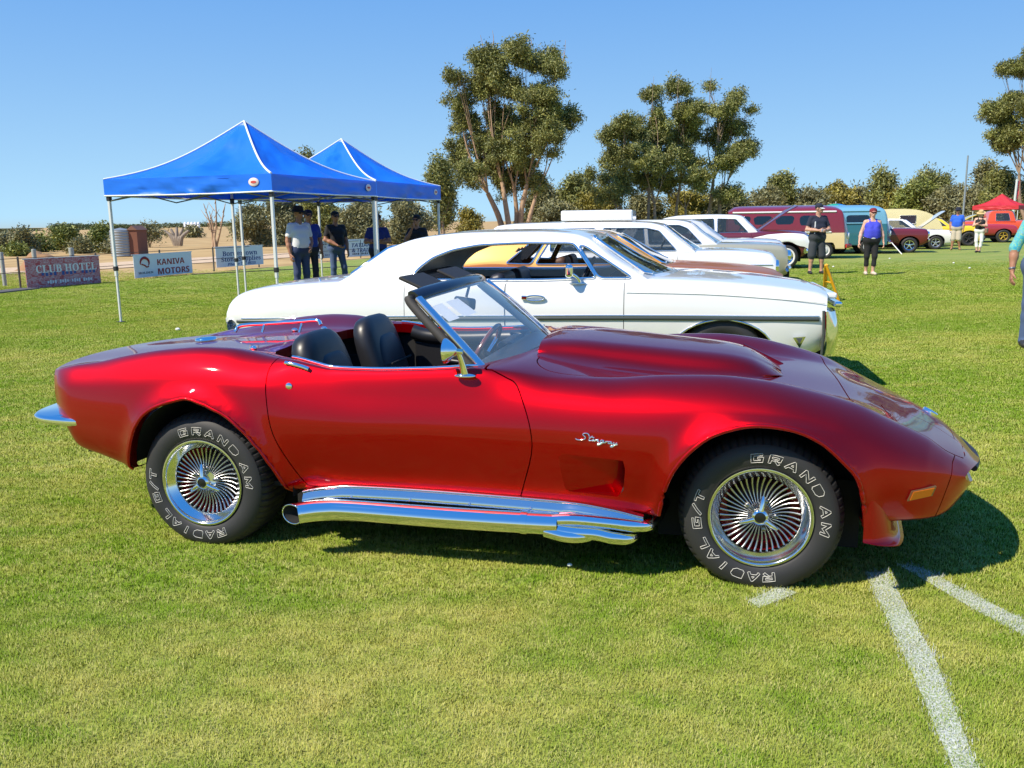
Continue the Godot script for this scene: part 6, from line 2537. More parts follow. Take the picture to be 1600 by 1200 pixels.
# o: pose and dress. Faces +z; x is towards the viewer's right when it faces the camera.
func person(label: String, at0: Vector3, turn: float, tall: float, o: Dictionary, group := "") -> Node3D:
	var t := thing("person", label, "person", at0, turn, group)
	var k := tall / 1.75
	t.scale = Vector3.ONE * k
	var fat: float = o.get("fat", 1.0)
	var sh: float = o.get("shoulder", 0.185)
	var B := []
	var sleeve: float = o.get("sleeve", 0.6)
	B.append([Vector3(-.075, .94, 0), Vector3(.075, .94, 0), .125 * fat, .125 * fat, "trousers"])
	B.append([Vector3(-.05, 1.06, .02 * fat), Vector3(.05, 1.06, .02 * fat), .122 * fat, .122 * fat, "shirt"])
	B.append([Vector3(-.05, 1.16, .025 * fat), Vector3(.05, 1.16, .025 * fat), .118 * fat, .118 * fat, "shirt"])
	B.append([Vector3(-.085, 1.29, .01), Vector3(.085, 1.29, .01), .118, .118, "shirt"])
	if o.get("bust", false):
		for s in [-1, 1]:
			B.append([Vector3(.075 * s, 1.26, .085), Vector3(.07 * s, 1.26, .1), .065, .06, "shirt"])
	var top_zone: String = "skin" if o.get("vest", false) else "shirt"
	B.append([Vector3(-sh + .03, 1.405, -.01), Vector3(sh - .03, 1.405, -.01), .062, .062, top_zone])
	if o.get("vest", false):
		for s in [-1, 1]:
			B.append([Vector3(.085 * s, 1.36, .06), Vector3(.085 * s, 1.45, 0), .028, .034, "shirt"])
	B.append([Vector3(0, 1.42, -.01), Vector3(0, 1.56, .01), .058, .052, "skin"])
	for s in [-1, 1]:
		var e: Vector3 = o["elbow_r" if s < 0 else "elbow_l"]
		var h: Vector3 = o["hand_r" if s < 0 else "hand_l"]
		var a := Vector3(sh * s, 1.4, -.01)
		var m := a.lerp(e, sleeve)
		if sleeve > 0.0:
			B.append([a, m, .062, .058, "shirt"])
		B.append([m if sleeve < 1.0 else e, e, .047, .042, "skin"])
		B.append([e, e.lerp(h, .35), .042, .043, "skin"])
		B.append([e.lerp(h, .35), h, .043, .028, "skin"])
		var kn: Vector3 = o.get("knee_r" if s < 0 else "knee_l", Vector3(.1 * s, .5, .02))
		var an: Vector3 = o.get("ankle_r" if s < 0 else "ankle_l", Vector3(.11 * s, .09, -.01))
		var hip := Vector3(.088 * s, .9, 0)
		var lf := lerpf(1.0, fat, .6)
		B.append([hip, kn, .088 * lf, .064 * lf, "trousers"])
		var leg: String = o.get("leg", "long")
		if leg == "long":
			B.append([kn, kn.lerp(an, .35), .064 * lf, .062, "trousers"])
			B.append([kn.lerp(an, .35), an, .062, .056, "trousers"])
		elif leg == "shorts":
			B.append([hip.lerp(kn, .4), kn + Vector3(0, -.02, 0), .095 * lf, .092 * lf, "trousers"])
			B.append([kn, kn.lerp(an, .35), .055, .056, "skin"])
			B.append([kn.lerp(an, .35), an, .056, .036, "skin"])
		else:
			B.append([kn, kn.lerp(an, .55), .062, .058, "trousers"])
			B.append([kn.lerp(an, .5), an, .052, .036, "skin"])
		var toe: Vector3 = an + (o.get("toe_r" if s < 0 else "toe_l", Vector3(.03 * s, -.045, .15)) as Vector3)
		B.append([an + Vector3(0, -.035, -.03), toe, .046, .036, "shoes"])
	var fld := Field.new(B, o.get("cell", 0.02), 0.035)
	var zones: Dictionary = fld.mesh(func(p): return near_zone(B, p))
	var skin: Material = o.get("skin", mat("skin_fair", .5, .27, .18, .55))
	var dress := {"skin": skin, "shirt": o.shirt, "trousers": o.trousers, "shoes": o.shoes}
	for z in ["skin", "shirt", "trousers", "shoes"]:
		if zones.has(z):
			obj("body" if z == "skin" else z, zones[z].done(), dress[z], t)
	# head
	var yaw: float = o.get("look", 0.0)
	var nod: float = o.get("nod", 0.0)
	var hb := Basis(Vector3.UP, yaw) * Basis(Vector3.RIGHT, nod)
	var head := Node3D.new()
	head.name = "head"
	t.add_child(head, true)
	head.transform = Transform3D(hb, Vector3(0, 1.56, .012))
	var H := [[Vector3(0, .095, -.02), Vector3(0, .11, .005), .084, .08, "skin"], [Vector3(0, .04, .035), Vector3(0, .015, .055), .062, .04, "skin"], [Vector3(0, -.06, -.01), Vector3(0, .03, 0), .052, .055, "skin"],
		[Vector3(0, .085, .088), Vector3(0, .05, .106), .011, .015, "skin"], [Vector3(-.03, .062, .07), Vector3(.03, .062, .07), .02, .02, "skin"], [Vector3(0, .022, .082), Vector3(0, .02, .086), .014, .012, "skin"]]
	for s in [-1, 1]:
		H.append([Vector3(.082 * s, .085, -.005), Vector3(.088 * s, .05, -.008), .014, .01, "skin"])
	var hf := Field.new(H, 0.0085, 0.02)
	var hz: Dictionary = hf.mesh(func(_p): return "skin")
	obj("face", hz["skin"].done(), skin, head)
	var hair := MB.new()
	hair.ball(Vector3(0, .108, -.022), Vector3(.09, .088, .094), 16, 10)
	if o.get("long_hair", false):
		hair.ball(Vector3(0, .03, -.075), Vector3(.075, .11, .045), 12, 8)
	obj("hair", hair.done(), o.get("hair", mat("hair_dark", .025, .018, .012, .6)), head)
	var eyes := MB.new()
	if o.get("shades", true):
		for s in [-1, 1]:
			eyes.ball(Vector3(.034 * s, .088, .079), Vector3(.03, .02, .012), 10, 6)
		eyes.box(Vector3(0, .094, .085), Vector3(.09, .006, .006))
	else:
		for s in [-1, 1]:
			eyes.ball(Vector3(.032 * s, .087, .079), Vector3(.014, .008, .008), 10, 6)
	obj("sunglasses" if o.get("shades", true) else "eyes", eyes.done(), mat("shade_black", .008, .008, .01, .08), head)
	var lips := MB.new()
	lips.ball(Vector3(0, .022, .096), Vector3(.026, .006, .006), 10, 6)
	obj("mouth", lips.done(), mat("lip", .32, .1, .08, .5), head)
	var hat: String = o.get("hat", "")
	if hat == "cap":
		var m := MB.new()
		m.lathe([Vector2(.098, .0), Vector2(.099, .03), Vector2(.085, .068), Vector2(.05, .092), Vector2(0, .1)], 20, Transform3D(Basis(), Vector3(0, .112, -.016)))
		obj("cap", m.done(), o.hat_mat, head)
		var br := MB.new()
		var rows := []
		for i in 5:
			var line := PackedVector3Array()
			for j in 9:
				var a := lerpf(-1.1, 1.1, j / 8.0)
				var r := .092 + i * .021
				line.append(Vector3(sin(a) * .088 * (1.0 - i * .03), .118 - .012 * i * .35 - .01 * absf(sin(a)), -.016 + .092 * cos(a) + i * .019 * cos(a * .7)))
			rows.append(line)
		br.grid(rows, -1.0)
		obj("cap_peak", br.done(), o.get("peak_mat", o.hat_mat), head)
	elif hat == "wide":
		var m := MB.new()
		m.lathe([Vector2(0, .0), Vector2(.09, .0), Vector2(.155, -.016), Vector2(.175, .0), Vector2(.155, -.008), Vector2(.102, .012), Vector2(.098, .07), Vector2(.08, .105), Vector2(.05, .098), Vector2(0, .1)], 28, Transform3D(Basis(Vector3.RIGHT, .08), Vector3(0, .122, -.01)))
		obj("hat", m.done(), o.hat_mat, head)
	for s in [-1, 1]:
		var e: Vector3 = o["elbow_r" if s < 0 else "elbow_l"]
		var h: Vector3 = o["hand_r" if s < 0 else "hand_l"]
		hand(t, e, h, skin, s, o.get("curl", .5))
	return t

# a hand that carries on the forearm: palm, four fingers of their own length and a thumb
func hand(t: Node3D, elbow: Vector3, wrist: Vector3, skin: Material, s: float, curl: float) -> void:
	var d := (wrist - elbow).normalized()
	var fwd := Vector3(0, 0, 1) if absf(d.z) < .7 else Vector3(0, 1, 0)
	var flat := fwd.cross(d).normalized() * s   # out of the back of the hand
	var wide := d.cross(flat).normalized()
	if wide.dot(fwd) < 0.0:
		wide = -wide
	var F := []
	var palm := wrist + d * .01
	for i in 4:
		var w := (i - 1.5) * .019
		var k0 := palm + d * (.082 - absf(i - 1.3) * .004) + wide * w
		F.append([palm + wide * w * .7, k0, .014, .0115, "skin"])
		var long: float = [.07, .08, .074, .058][3 - i]
		var bend := d.rotated(wide, 0.0)
		var inw := -flat
		var p1 := k0 + (d * cos(curl * .6) + inw * sin(curl * .6)) * long * .45
		var p2 := p1 + (d * cos(curl * 1.4) + inw * sin(curl * 1.4)) * long * .32
		var p3 := p2 + (d * cos(curl * 2.0) + inw * sin(curl * 2.0)) * long * .23
		F.append([k0, p1, .0098, .0092, "skin"])
		F.append([p1, p2, .0092, .0085, "skin"])
		F.append([p2, p3, .0085, .0075, "skin"])
	var th0 := palm + d * .022 + wide * .03
	var th1 := th0 + (d * .7 + wide * .55 - flat * .3).normalized() * .042
	F.append([palm + d * .01 + wide * .012, th0, .015, .0135, "skin"])
	F.append([th0, th1, .0125, .0105, "skin"])
	F.append([th1, th1 + (d * .85 + wide * .25 - flat * .45).normalized() * .032, .0105, .0085, "skin"])
	F.append([wrist - d * .03, palm, .027, .022, "skin"])
	var f := Field.new(F, 0.0065, 0.006)
	var z: Dictionary = f.mesh(func(_p): return "skin")
	obj("hand", z["skin"].done(), skin, t)

func cloth_mat(called: String, r: float, g: float, b: float) -> StandardMaterial3D:
	var m := mat(called, r, g, b, .85)
	m.rim_enabled = true
	m.rim = 0.2
	return m

func build_people() -> void:
	var tan := mat("skin_tanned", .36, .17, .1, .55)
	var jeans := cloth_mat("denim_blue", .06, .1, .2)
	var navy := cloth_mat("navy_cloth", .012, .016, .035)
	var black := cloth_mat("black_cloth", .012, .012, .014)
	var boot := mat("boot_brown", .08, .05, .03, .6)
	var shoe := mat("shoe_dark", .025, .025, .026, .6)
	var hang := {"elbow_r": Vector3(-.25, 1.12, -.02), "hand_r": Vector3(-.25, .87, .06), "elbow_l": Vector3(.25, 1.12, -.02), "hand_l": Vector3(.25, .87, .06)}
	var o := hang.duplicate()
	o.merge({"shirt": cloth_mat("white_cloth", .72, .73, .74), "trousers": cloth_mat("blue_trousers", .035, .055, .13), "shoes": boot, "hat": "wide", "hat_mat": mat("hat_black", .012, .011, .01, .8), "skin": tan, "fat": 1.1, "look": .25, "hand_l": Vector3(.12, .98, .2)}, true)
	var g1 := "people standing under the blue canopies"
	person("man in white polo shirt and black brimmed hat under the near blue canopy", stand(468, 17.4), .75, 1.80, o, g1)
	o = hang.duplicate()
	o.merge({"shirt": cloth_mat("royal_cloth", .02, .05, .3), "trousers": navy, "shoes": shoe, "hat": "cap", "hat_mat": navy, "skin": tan}, true)
	person("person in blue almost hidden behind the man in the white polo shirt", stand(483, 18.6), .6, 1.76, o, g1)
	o = hang.duplicate()
	o.merge({"shirt": black, "trousers": jeans, "shoes": boot, "hat": "cap", "hat_mat": mat("hat_black", .012, .011, .01, .8), "skin": tan, "fat": 1.08, "elbow_r": Vector3(-.27, 1.13, .02), "hand_r": Vector3(-.06, 1.0, .22), "knee_l": Vector3(.15, .5, .04), "ankle_l": Vector3(.2, .09, 0)}, true)
	person("man in black shirt, dark cap and blue jeans beside the far canopy's pole", stand(525, 19.8), .6, 1.74, o, g1)
	o = hang.duplicate()
	o.merge({"shirt": cloth_mat("royal_cloth2", .02, .035, .16), "trousers": navy, "shoes": boot, "hat": "cap", "hat_mat": navy, "skin": tan, "fat": 1.18, "elbow_r": Vector3(-.27, 1.14, .08), "hand_r": Vector3(.05, 1.17, .22), "elbow_l": Vector3(.27, 1.14, .08), "hand_l": Vector3(-.08, 1.13, .21)}, true)
	person("man in dark blue shirt with folded arms behind a canopy pole", stand(590, 19.0), .1, 1.66, o, g1)
	o = hang.duplicate()
	o.merge({"shirt": black, "trousers": navy, "shoes": boot, "hat": "cap", "hat_mat": mat("hat_black", .012, .011, .01, .8), "skin": tan, "fat": 1.1, "elbow_r": Vector3(-.26, 1.16, .1), "hand_r": Vector3(-.06, 1.44, .16), "elbow_l": Vector3(.27, 1.14, .04), "hand_l": Vector3(.0, 1.1, .2)}, true)
	person("man in black shirt holding a hand to his chin beyond the hardtop's roof", stand(652, 19.2), -.3, 1.63, o, g1)
	# in the open on the right
	o = {"elbow_r": Vector3(-.29, 1.12, .02), "hand_r": Vector3(-.07, 1.1, .24), "elbow_l": Vector3(.28, 1.12, .04), "hand_l": Vector3(.11, 1.1, .26), "shirt": navy, "trousers": cloth_mat("grey_shorts", .035, .042, .05), "shoes": shoe, "leg": "shorts", "hat": "cap", "hat_mat": navy, "peak_mat": cloth_mat("white_cloth", .72, .73, .74), "fat": 1.2, "look": .7, "nod": .15, "knee_r": Vector3(-.13, .5, .02), "ankle_r": Vector3(-.15, .09, 0), "knee_l": Vector3(.13, .5, .02), "ankle_l": Vector3(.15, .09, 0), "cell": .017}
	var nav := person("man in navy polo shirt, grey shorts and cap looking down at his hands", stand(1277, 22.9), .1, 1.82, o)
	var cm := MB.new()
	cm.box(Vector3(.02, 1.1, .29), Vector3(.12, .07, .06), Basis(), .012)
	cm.ball(Vector3(.02, 1.1, .33), Vector3(.025, .025, .03), 10, 6)
	var cam := obj("camera_body", cm.done(), mat("camera_silver", .4, .42, .45, .35, .3))
	cam.transform = nav.transform
	tag(cam, "small silver camera in the hands of the man in navy", "camera")
	var st := MB.new()
	st.box(Vector3(-.13, 1.17, .135), Vector3(.03, .3, .02), Basis(), .008)
	obj("shirt_flash", st.done(), cloth_mat("white_cloth", .72, .73, .74), nav)
	o = {"elbow_r": Vector3(-.27, 1.12, -.02), "hand_r": Vector3(-.33, .87, .06), "elbow_l": Vector3(.27, 1.12, -.02), "hand_l": Vector3(.3, .87, .04), "shirt": cloth_mat("violet_blue_cloth", .05, .06, .55), "trousers": black, "shoes": mat("shoe_pale", .6, .5, .42, .7), "leg": "capri", "hat": "cap", "hat_mat": mat("cap_red", .18, .012, .02, .8), "fat": 1.28, "bust": true, "vest": true, "sleeve": 0.0, "skin": mat("skin_pink", .62, .36, .26, .5), "hair": mat("hair_blond", .3, .18, .08, .6), "long_hair": true, "knee_l": Vector3(.09, .5, .06), "ankle_l": Vector3(.07, .09, .04), "ankle_r": Vector3(-.08, .09, -.06), "cell": .017}
	var wom := person("woman in bright blue tank top, black leggings and dark red cap walking closer", stand(1362, 22.3), -.1, 1.68, o)
	var hem := MB.new()
	var ring := PackedVector3Array()
	for i in 24:
		ring.append(Vector3(cos(TAU * i / 24) * .215, .985, sin(TAU * i / 24) * .158))
	hem.tube(ring, .03, 8, false, true, Vector3.UP, .5)
	obj("white_hem", hem.done(), cloth_mat("white_cloth", .72, .73, .74), wom)
	o = hang.duplicate()
	o.merge({"shirt": cloth_mat("bright_blue_cloth", .02, .11, .62), "trousers": cloth_mat("beige_cloth", .5, .44, .34), "shoes": mat("boot_tan", .3, .19, .08, .7), "leg": "shorts", "hat": "wide", "hat_mat": navy, "fat": 1.2, "shades": true, "skin": tan, "ankle_r": Vector3(-.14, .09, .02), "ankle_l": Vector3(.16, .09, -.06)}, true)
	person("man in bright blue polo shirt, beige shorts and dark brimmed hat", stand(1494, 37.8), -.5, 1.80, o)
	o = {"elbow_r": Vector3(-.25, 1.13, .06), "hand_r": Vector3(-.05, 1.24, .2), "elbow_l": Vector3(.25, 1.13, .04), "hand_l": Vector3(0.02, 1.16, .22), "shirt": black, "trousers": cloth_mat("white_trousers", .75, .75, .73), "shoes": shoe, "leg": "capri", "hat": "wide", "hat_mat": mat("straw", .55, .4, .18, .8), "fat": 1.1, "vest": true, "bust": true, "sleeve": 0.0, "skin": mat("skin_pink", .62, .36, .26, .5), "nod": .3, "ankle_r": Vector3(-.05, .09, .0), "ankle_l": Vector3(.05, .09, -.02)}
	var sw := person("woman in straw hat, black top and white three-quarter trousers", stand(1530, 35.0), -.6, 1.65, o)
	var bg := MB.new()
	bg.box(Vector3(.26, .93, .06), Vector3(.12, .22, .3), Basis(), .05)
	var bag := obj("shoulder_bag", bg.done(), mat("bag_brown", .22, .13, .08, .7))
	bag.transform = sw.transform
	tag(bag, "brown shoulder bag at the hip of the woman in the straw hat", "bag")
	o = hang.duplicate()
	var pat := StandardMaterial3D.new()
	pat.resource_name = "flower_print"
	pat.albedo_texture = noise_tex(77, 0.03, 256, [[0.0, lin(.02, .22, .42)], [0.4, lin(.05, .4, .5)], [0.5, lin(.1, .5, .45)], [0.58, lin(.5, .55, .12)], [0.66, lin(.06, .3, .5)], [1.0, lin(.3, .6, .65)]])
	pat.uv1_triplanar = true
	pat.uv1_scale = Vector3.ONE * 2.2
	pat.roughness = .8
	o.merge({"shirt": pat, "trousers": jeans, "shoes": shoe, "hat": "", "skin": tan, "sleeve": .98, "fat": 1.15, "elbow_r": Vector3(-.29, 1.13, -.02), "hand_r": Vector3(-.315, .87, .05), "cell": .017}, true)
	var pp := stand(1633, 9.62)
	var ed := person("person in turquoise flower print shirt cut off by the right edge of the photo", pp, -.25, 1.72, o)
	var wt := MB.new()
	wt.tube(PackedVector3Array([Vector3(-.316, .9, .045), Vector3(-.317, .915, .04)]), .037, 12)
	var watch := obj("wrist_watch", wt.done(), mat("watch_steel", .35, .33, .3, .3, .8))
	watch.transform = ed.transform
	tag(watch, "wrist watch on the arm at the right edge of the photo", "watch")
	o = hang.duplicate()
	o.merge({"shirt": cloth_mat("slate_cloth", .08, .1, .16), "trousers": navy, "shoes": shoe, "hat": "cap", "hat_mat": navy, "skin": tan}, true)
	person("person in slate blue shirt standing under the red canopy", stand(1578, 60.0), .2, 1.72, o)

# ================================================================ trees
var leaf_meshes := []
var leaf_mats := {}

func leaf_mat(called: String, r: float, g: float, b: float) -> StandardMaterial3D:
	if leaf_mats.has(called):
		return leaf_mats[called]
	var m := StandardMaterial3D.new()
	m.resource_name = called
	m.albedo_color = lin(r, g, b)
	m.vertex_color_use_as_albedo = true
	m.roughness = 0.55
	m.backlight_enabled = true
	m.backlight = Color(0.3, 0.32, 0.08)
	leaf_mats[called] = m
	return m

func bark_mat(called: String, r: float, g: float, b: float) -> StandardMaterial3D:
	if leaf_mats.has(called):
		return leaf_mats[called]
	var m := StandardMaterial3D.new()
	m.resource_name = called
	m.albedo_texture = noise_tex(called.length() * 7, 0.03, 256, [[0.0, lin(r * .45, g * .42, b * .4)], [0.5, lin(r, g, b)], [1.0, lin(minf(1, r * 1.3), minf(1, g * 1.3), minf(1, b * 1.3))]])
	m.uv1_triplanar = true
	m.uv1_world_triplanar = true
	m.uv1_scale = Vector3(1.0, 0.25, 1.0)
	m.roughness = 0.9
	leaf_mats[called] = m
	return m

func spray(r: RandomNumberGenerator, n: int, long: float, wide: float, reach: float) -> ArrayMesh:
	var m := MB.new()
	for k in n:
		var p := Vector3(r.randfn(0, reach), r.randfn(0, reach * 0.8), r.randfn(0, reach))
		var d := Vector3(r.randf_range(-1, 1), r.randf_range(-1.1, 0.5), r.randf_range(-1, 1)).normalized()
		var s := d.cross(Vector3(r.randf_range(-1, 1), r.randf_range(-1, 1), r.randf_range(-1, 1))).normalized() * wide
		var l := long * r.randf_range(0.7, 1.2)
		var a := p
		var b := p + d * l * 0.5 + s
		var c := p + d * l + Vector3(0, -0.1 * l, 0)
		var e := p + d * l * 0.5 - s
		m.flat(a, b, c)
		m.flat(a, c, e)
	return m.done()

# clumps: [centre, radii] in the tree's own axes; stems: [foot offset, clump numbers ...]
func tree(called: String, label: String, at0: Vector3, clumps: Array, stems: Array, girth: float, leaf: Material, bark: Material, sd0: int, per: float, size: float, group := "", extra := []) -> Node3D:
	var r := RandomNumberGenerator.new()
	r.seed = sd0
	if leaf_meshes.is_empty():
		for k in 3:
			leaf_meshes.append(spray(r, 10, 0.24, 0.042, 0.18))
	var t := thing(called, label, "tree", at0, 0.0, group)
	var tm := MB.new()
	for st in stems:
		var foot: Vector3 = st[0]
		var ids: Array = st[1]
		if ids.is_empty():
			continue
		var mean := Vector3.ZERO
		for i in ids:
			mean += clumps[i][0]
		mean /= ids.size()
		var g: float = girth * pow(ids.size(), 0.4) * 0.62
		var fork := foot.lerp(mean, 0.42) + Vector3(r.randf_range(-.3, .3), 0, r.randf_range(-.3, .3)) * mean.y * 0.05
		var path := smooth_path([foot - Vector3(0, 0.1, 0), foot.lerp(fork, 0.5) + Vector3(r.randf_range(-1, 1), 0, r.randf_range(-1, 1)) * mean.y * 0.025, fork], 5)
		var rad := []
		for i in path.size():
			rad.append(g * lerpf(1.0, 0.62, i / float(path.size() - 1)) * (1.25 if i == 0 else 1.0))
		tm.tube(path, rad, 8, false)
		for i in ids:
			var c: Vector3 = clumps[i][0]
			var cr: Vector3 = clumps[i][1]
			var end := c + Vector3(0, cr.y * 0.25, 0)
			var mid := fork.lerp(end, 0.5) + Vector3(r.randf_range(-1, 1), r.randf_range(-.6, 0.2), r.randf_range(-1, 1)) * fork.distance_to(end) * 0.1
			var br := smooth_path([fork, mid, end], 5)
			var bw := []
			for k in br.size():
				bw.append(lerpf(g * 0.34, g * 0.07, k / float(br.size() - 1)))
			tm.tube(br, bw, 6, false)
			for k in 4:
				var e2 := c + Vector3(r.randf_range(-1, 1), r.randf_range(-.6, 1), r.randf_range(-1, 1)) * cr * 0.85
				var s2 := br[r.randi_range(4, 9)]
				tm.tube(smooth_path([s2, s2.lerp(e2, 0.5) + Vector3(0, 0.08 * cr.y, 0), e2], 3), [g * 0.12, g * 0.1, g * 0.08, g * 0.06, g * 0.05, g * 0.04, g * 0.03], 5, false)
	for e in extra:   # bare twigs standing out of the crown
		var tw := smooth_path(e, 4)
		var wr := []
		for k in tw.size():
			wr.append(girth * lerpf(0.16, 0.05, k / float(tw.size() - 1)))
		tm.tube(tw, wr, 5, false)
	obj("trunk", tm.done(), bark, t)
	var where := []
	var tint := []
	for c in clumps:
		var cr: Vector3 = c[1]
		var vol: float = cr.x * cr.y * cr.z
		var n := int(per * 1.5 * pow(vol, 0.72) / (size * size))
		# a clump is several smaller tufts
		var subs := []
		for k in 32:
			var d := Vector3(r.randfn(), r.randfn() * 0.9 + 0.15, r.randfn()).normalized()
			subs.append([c[0] + d * cr * r.randf_range(0.2, 1.25), r.randf_range(0.1, 0.32), r.randf_range(0.7, 1.3)])
		for k in n:
			var s: Array = subs[r.randi() % 32]
			var d := Vector3(r.randfn(), r.randfn(), r.randfn()).normalized()
			var p: Vector3 = s[0] + d * cr * s[1] * pow(r.randf(), 0.6) * Vector3(1.15, 0.8, 1.15) * (1.0 if r.randf() < 0.78 else r.randf_range(1.0, 2.6))
			var v: float = s[2] * r.randf_range(0.75, 1.25)
			where.append(Transform3D(Basis(Vector3(r.randf_range(-1, 1), r.randf_range(-1, 1), r.randf_range(-1, 1)).normalized(), r.randf() * TAU).scaled(Vector3.ONE * size * r.randf_range(0.7, 1.25)), p))
			var y := r.randf()
			tint.append(Color(v * lerpf(0.9, 1.25, y), v * lerpf(0.95, 1.1, y), v * lerpf(0.8, 1.1, 1.0 - y)))
	var mm := MultiMesh.new()
	mm.transform_format = MultiMesh.TRANSFORM_3D
	mm.use_colors = true
	mm.mesh = leaf_meshes[sd0 % 3]
	mm.instance_count = where.size()
	for i in where.size():
		mm.set_instance_transform(i, where[i])
		mm.set_instance_color(i, tint[i])
	var o := MultiMeshInstance3D.new()
	o.name = "crown"
	o.multimesh = mm
	o.material_override = leaf
	t.add_child(o, true)
	o.set_meta("kind", "stuff")
	return t

# clumps given as the photograph shows them, at a distance
func clump_list(foot: Vector3, dist: float, spots: Array, ox: float, oy: float, sc: float, r: RandomNumberGenerator, deep: float) -> Array:
	var out := []
	for s in spots:
		var p := at_px(ox + s[0] / sc, oy + s[1] / sc, dist)
		var u := dist / FOCAL / sc
		var q := p - foot
		q.z = r.randf_range(-1, 1) * deep
		out.append([q, Vector3(s[2] * u, s[3] * u, (s[2] + s[3]) * 0.55 * u) * 0.95])
	return out

# a tree or bush with a crown of one outline: px column, top row, half width in px, distance
func plain_tree(called: String, label: String, px: float, top: float, half: float, dist: float, stem: float, leaf: Material, bark: Material, sd0: int, group := "", dense := 1.0, wide := 1.0) -> Node3D:
	var r := RandomNumberGenerator.new()
	r.seed = sd0 * 31 + 7
	var foot := stand(px, dist)
	var h := at_px(px, top, dist).y
	var w := half * dist / FOCAL
	var lo := h * stem
	var cl := []
	var n := 9
	for k in n:
		var v := (k + 0.5) / n
		var y := lerpf(lo, h, v)
		var prof: float = sqrt(maxf(0.05, 1.0 - pow(v * 2.0 - 0.95, 2.0))) * lerpf(1.0, 0.8, v)
		var a := r.randf() * TAU
		var q := Vector3(cos(a) * w * prof * 0.62, y - (h - lo) * 0.06, sin(a) * w * prof * 0.5)
		var cr := Vector3(w * 0.42 * r.randf_range(.8, 1.2), (h - lo) * 0.2 * r.randf_range(.8, 1.25), w * 0.42)
		cl.append([q, cr])
	cl.append([Vector3(0, lerpf(lo, h, 0.5), 0), Vector3(w * 0.5, (h - lo) * 0.3, w * 0.45)])
	cl.append([Vector3(w * r.randf_range(-.25, .25), h - (h - lo) * 0.14, 0), Vector3(w * 0.4, (h - lo) * 0.15, w * 0.35)])
	var stems := [[Vector3.ZERO, [0, 2, 4, 6, 8, 10]], [Vector3(w * 0.08, 0, 0.1), [1, 3, 5, 7, 9]]]
	return tree(called, label, foot, cl, stems, maxf(0.05, h * 0.022), leaf, bark, sd0, 260.0 * dense, clampf(dist / 62.0, 0.45, 2.2) * wide, group)

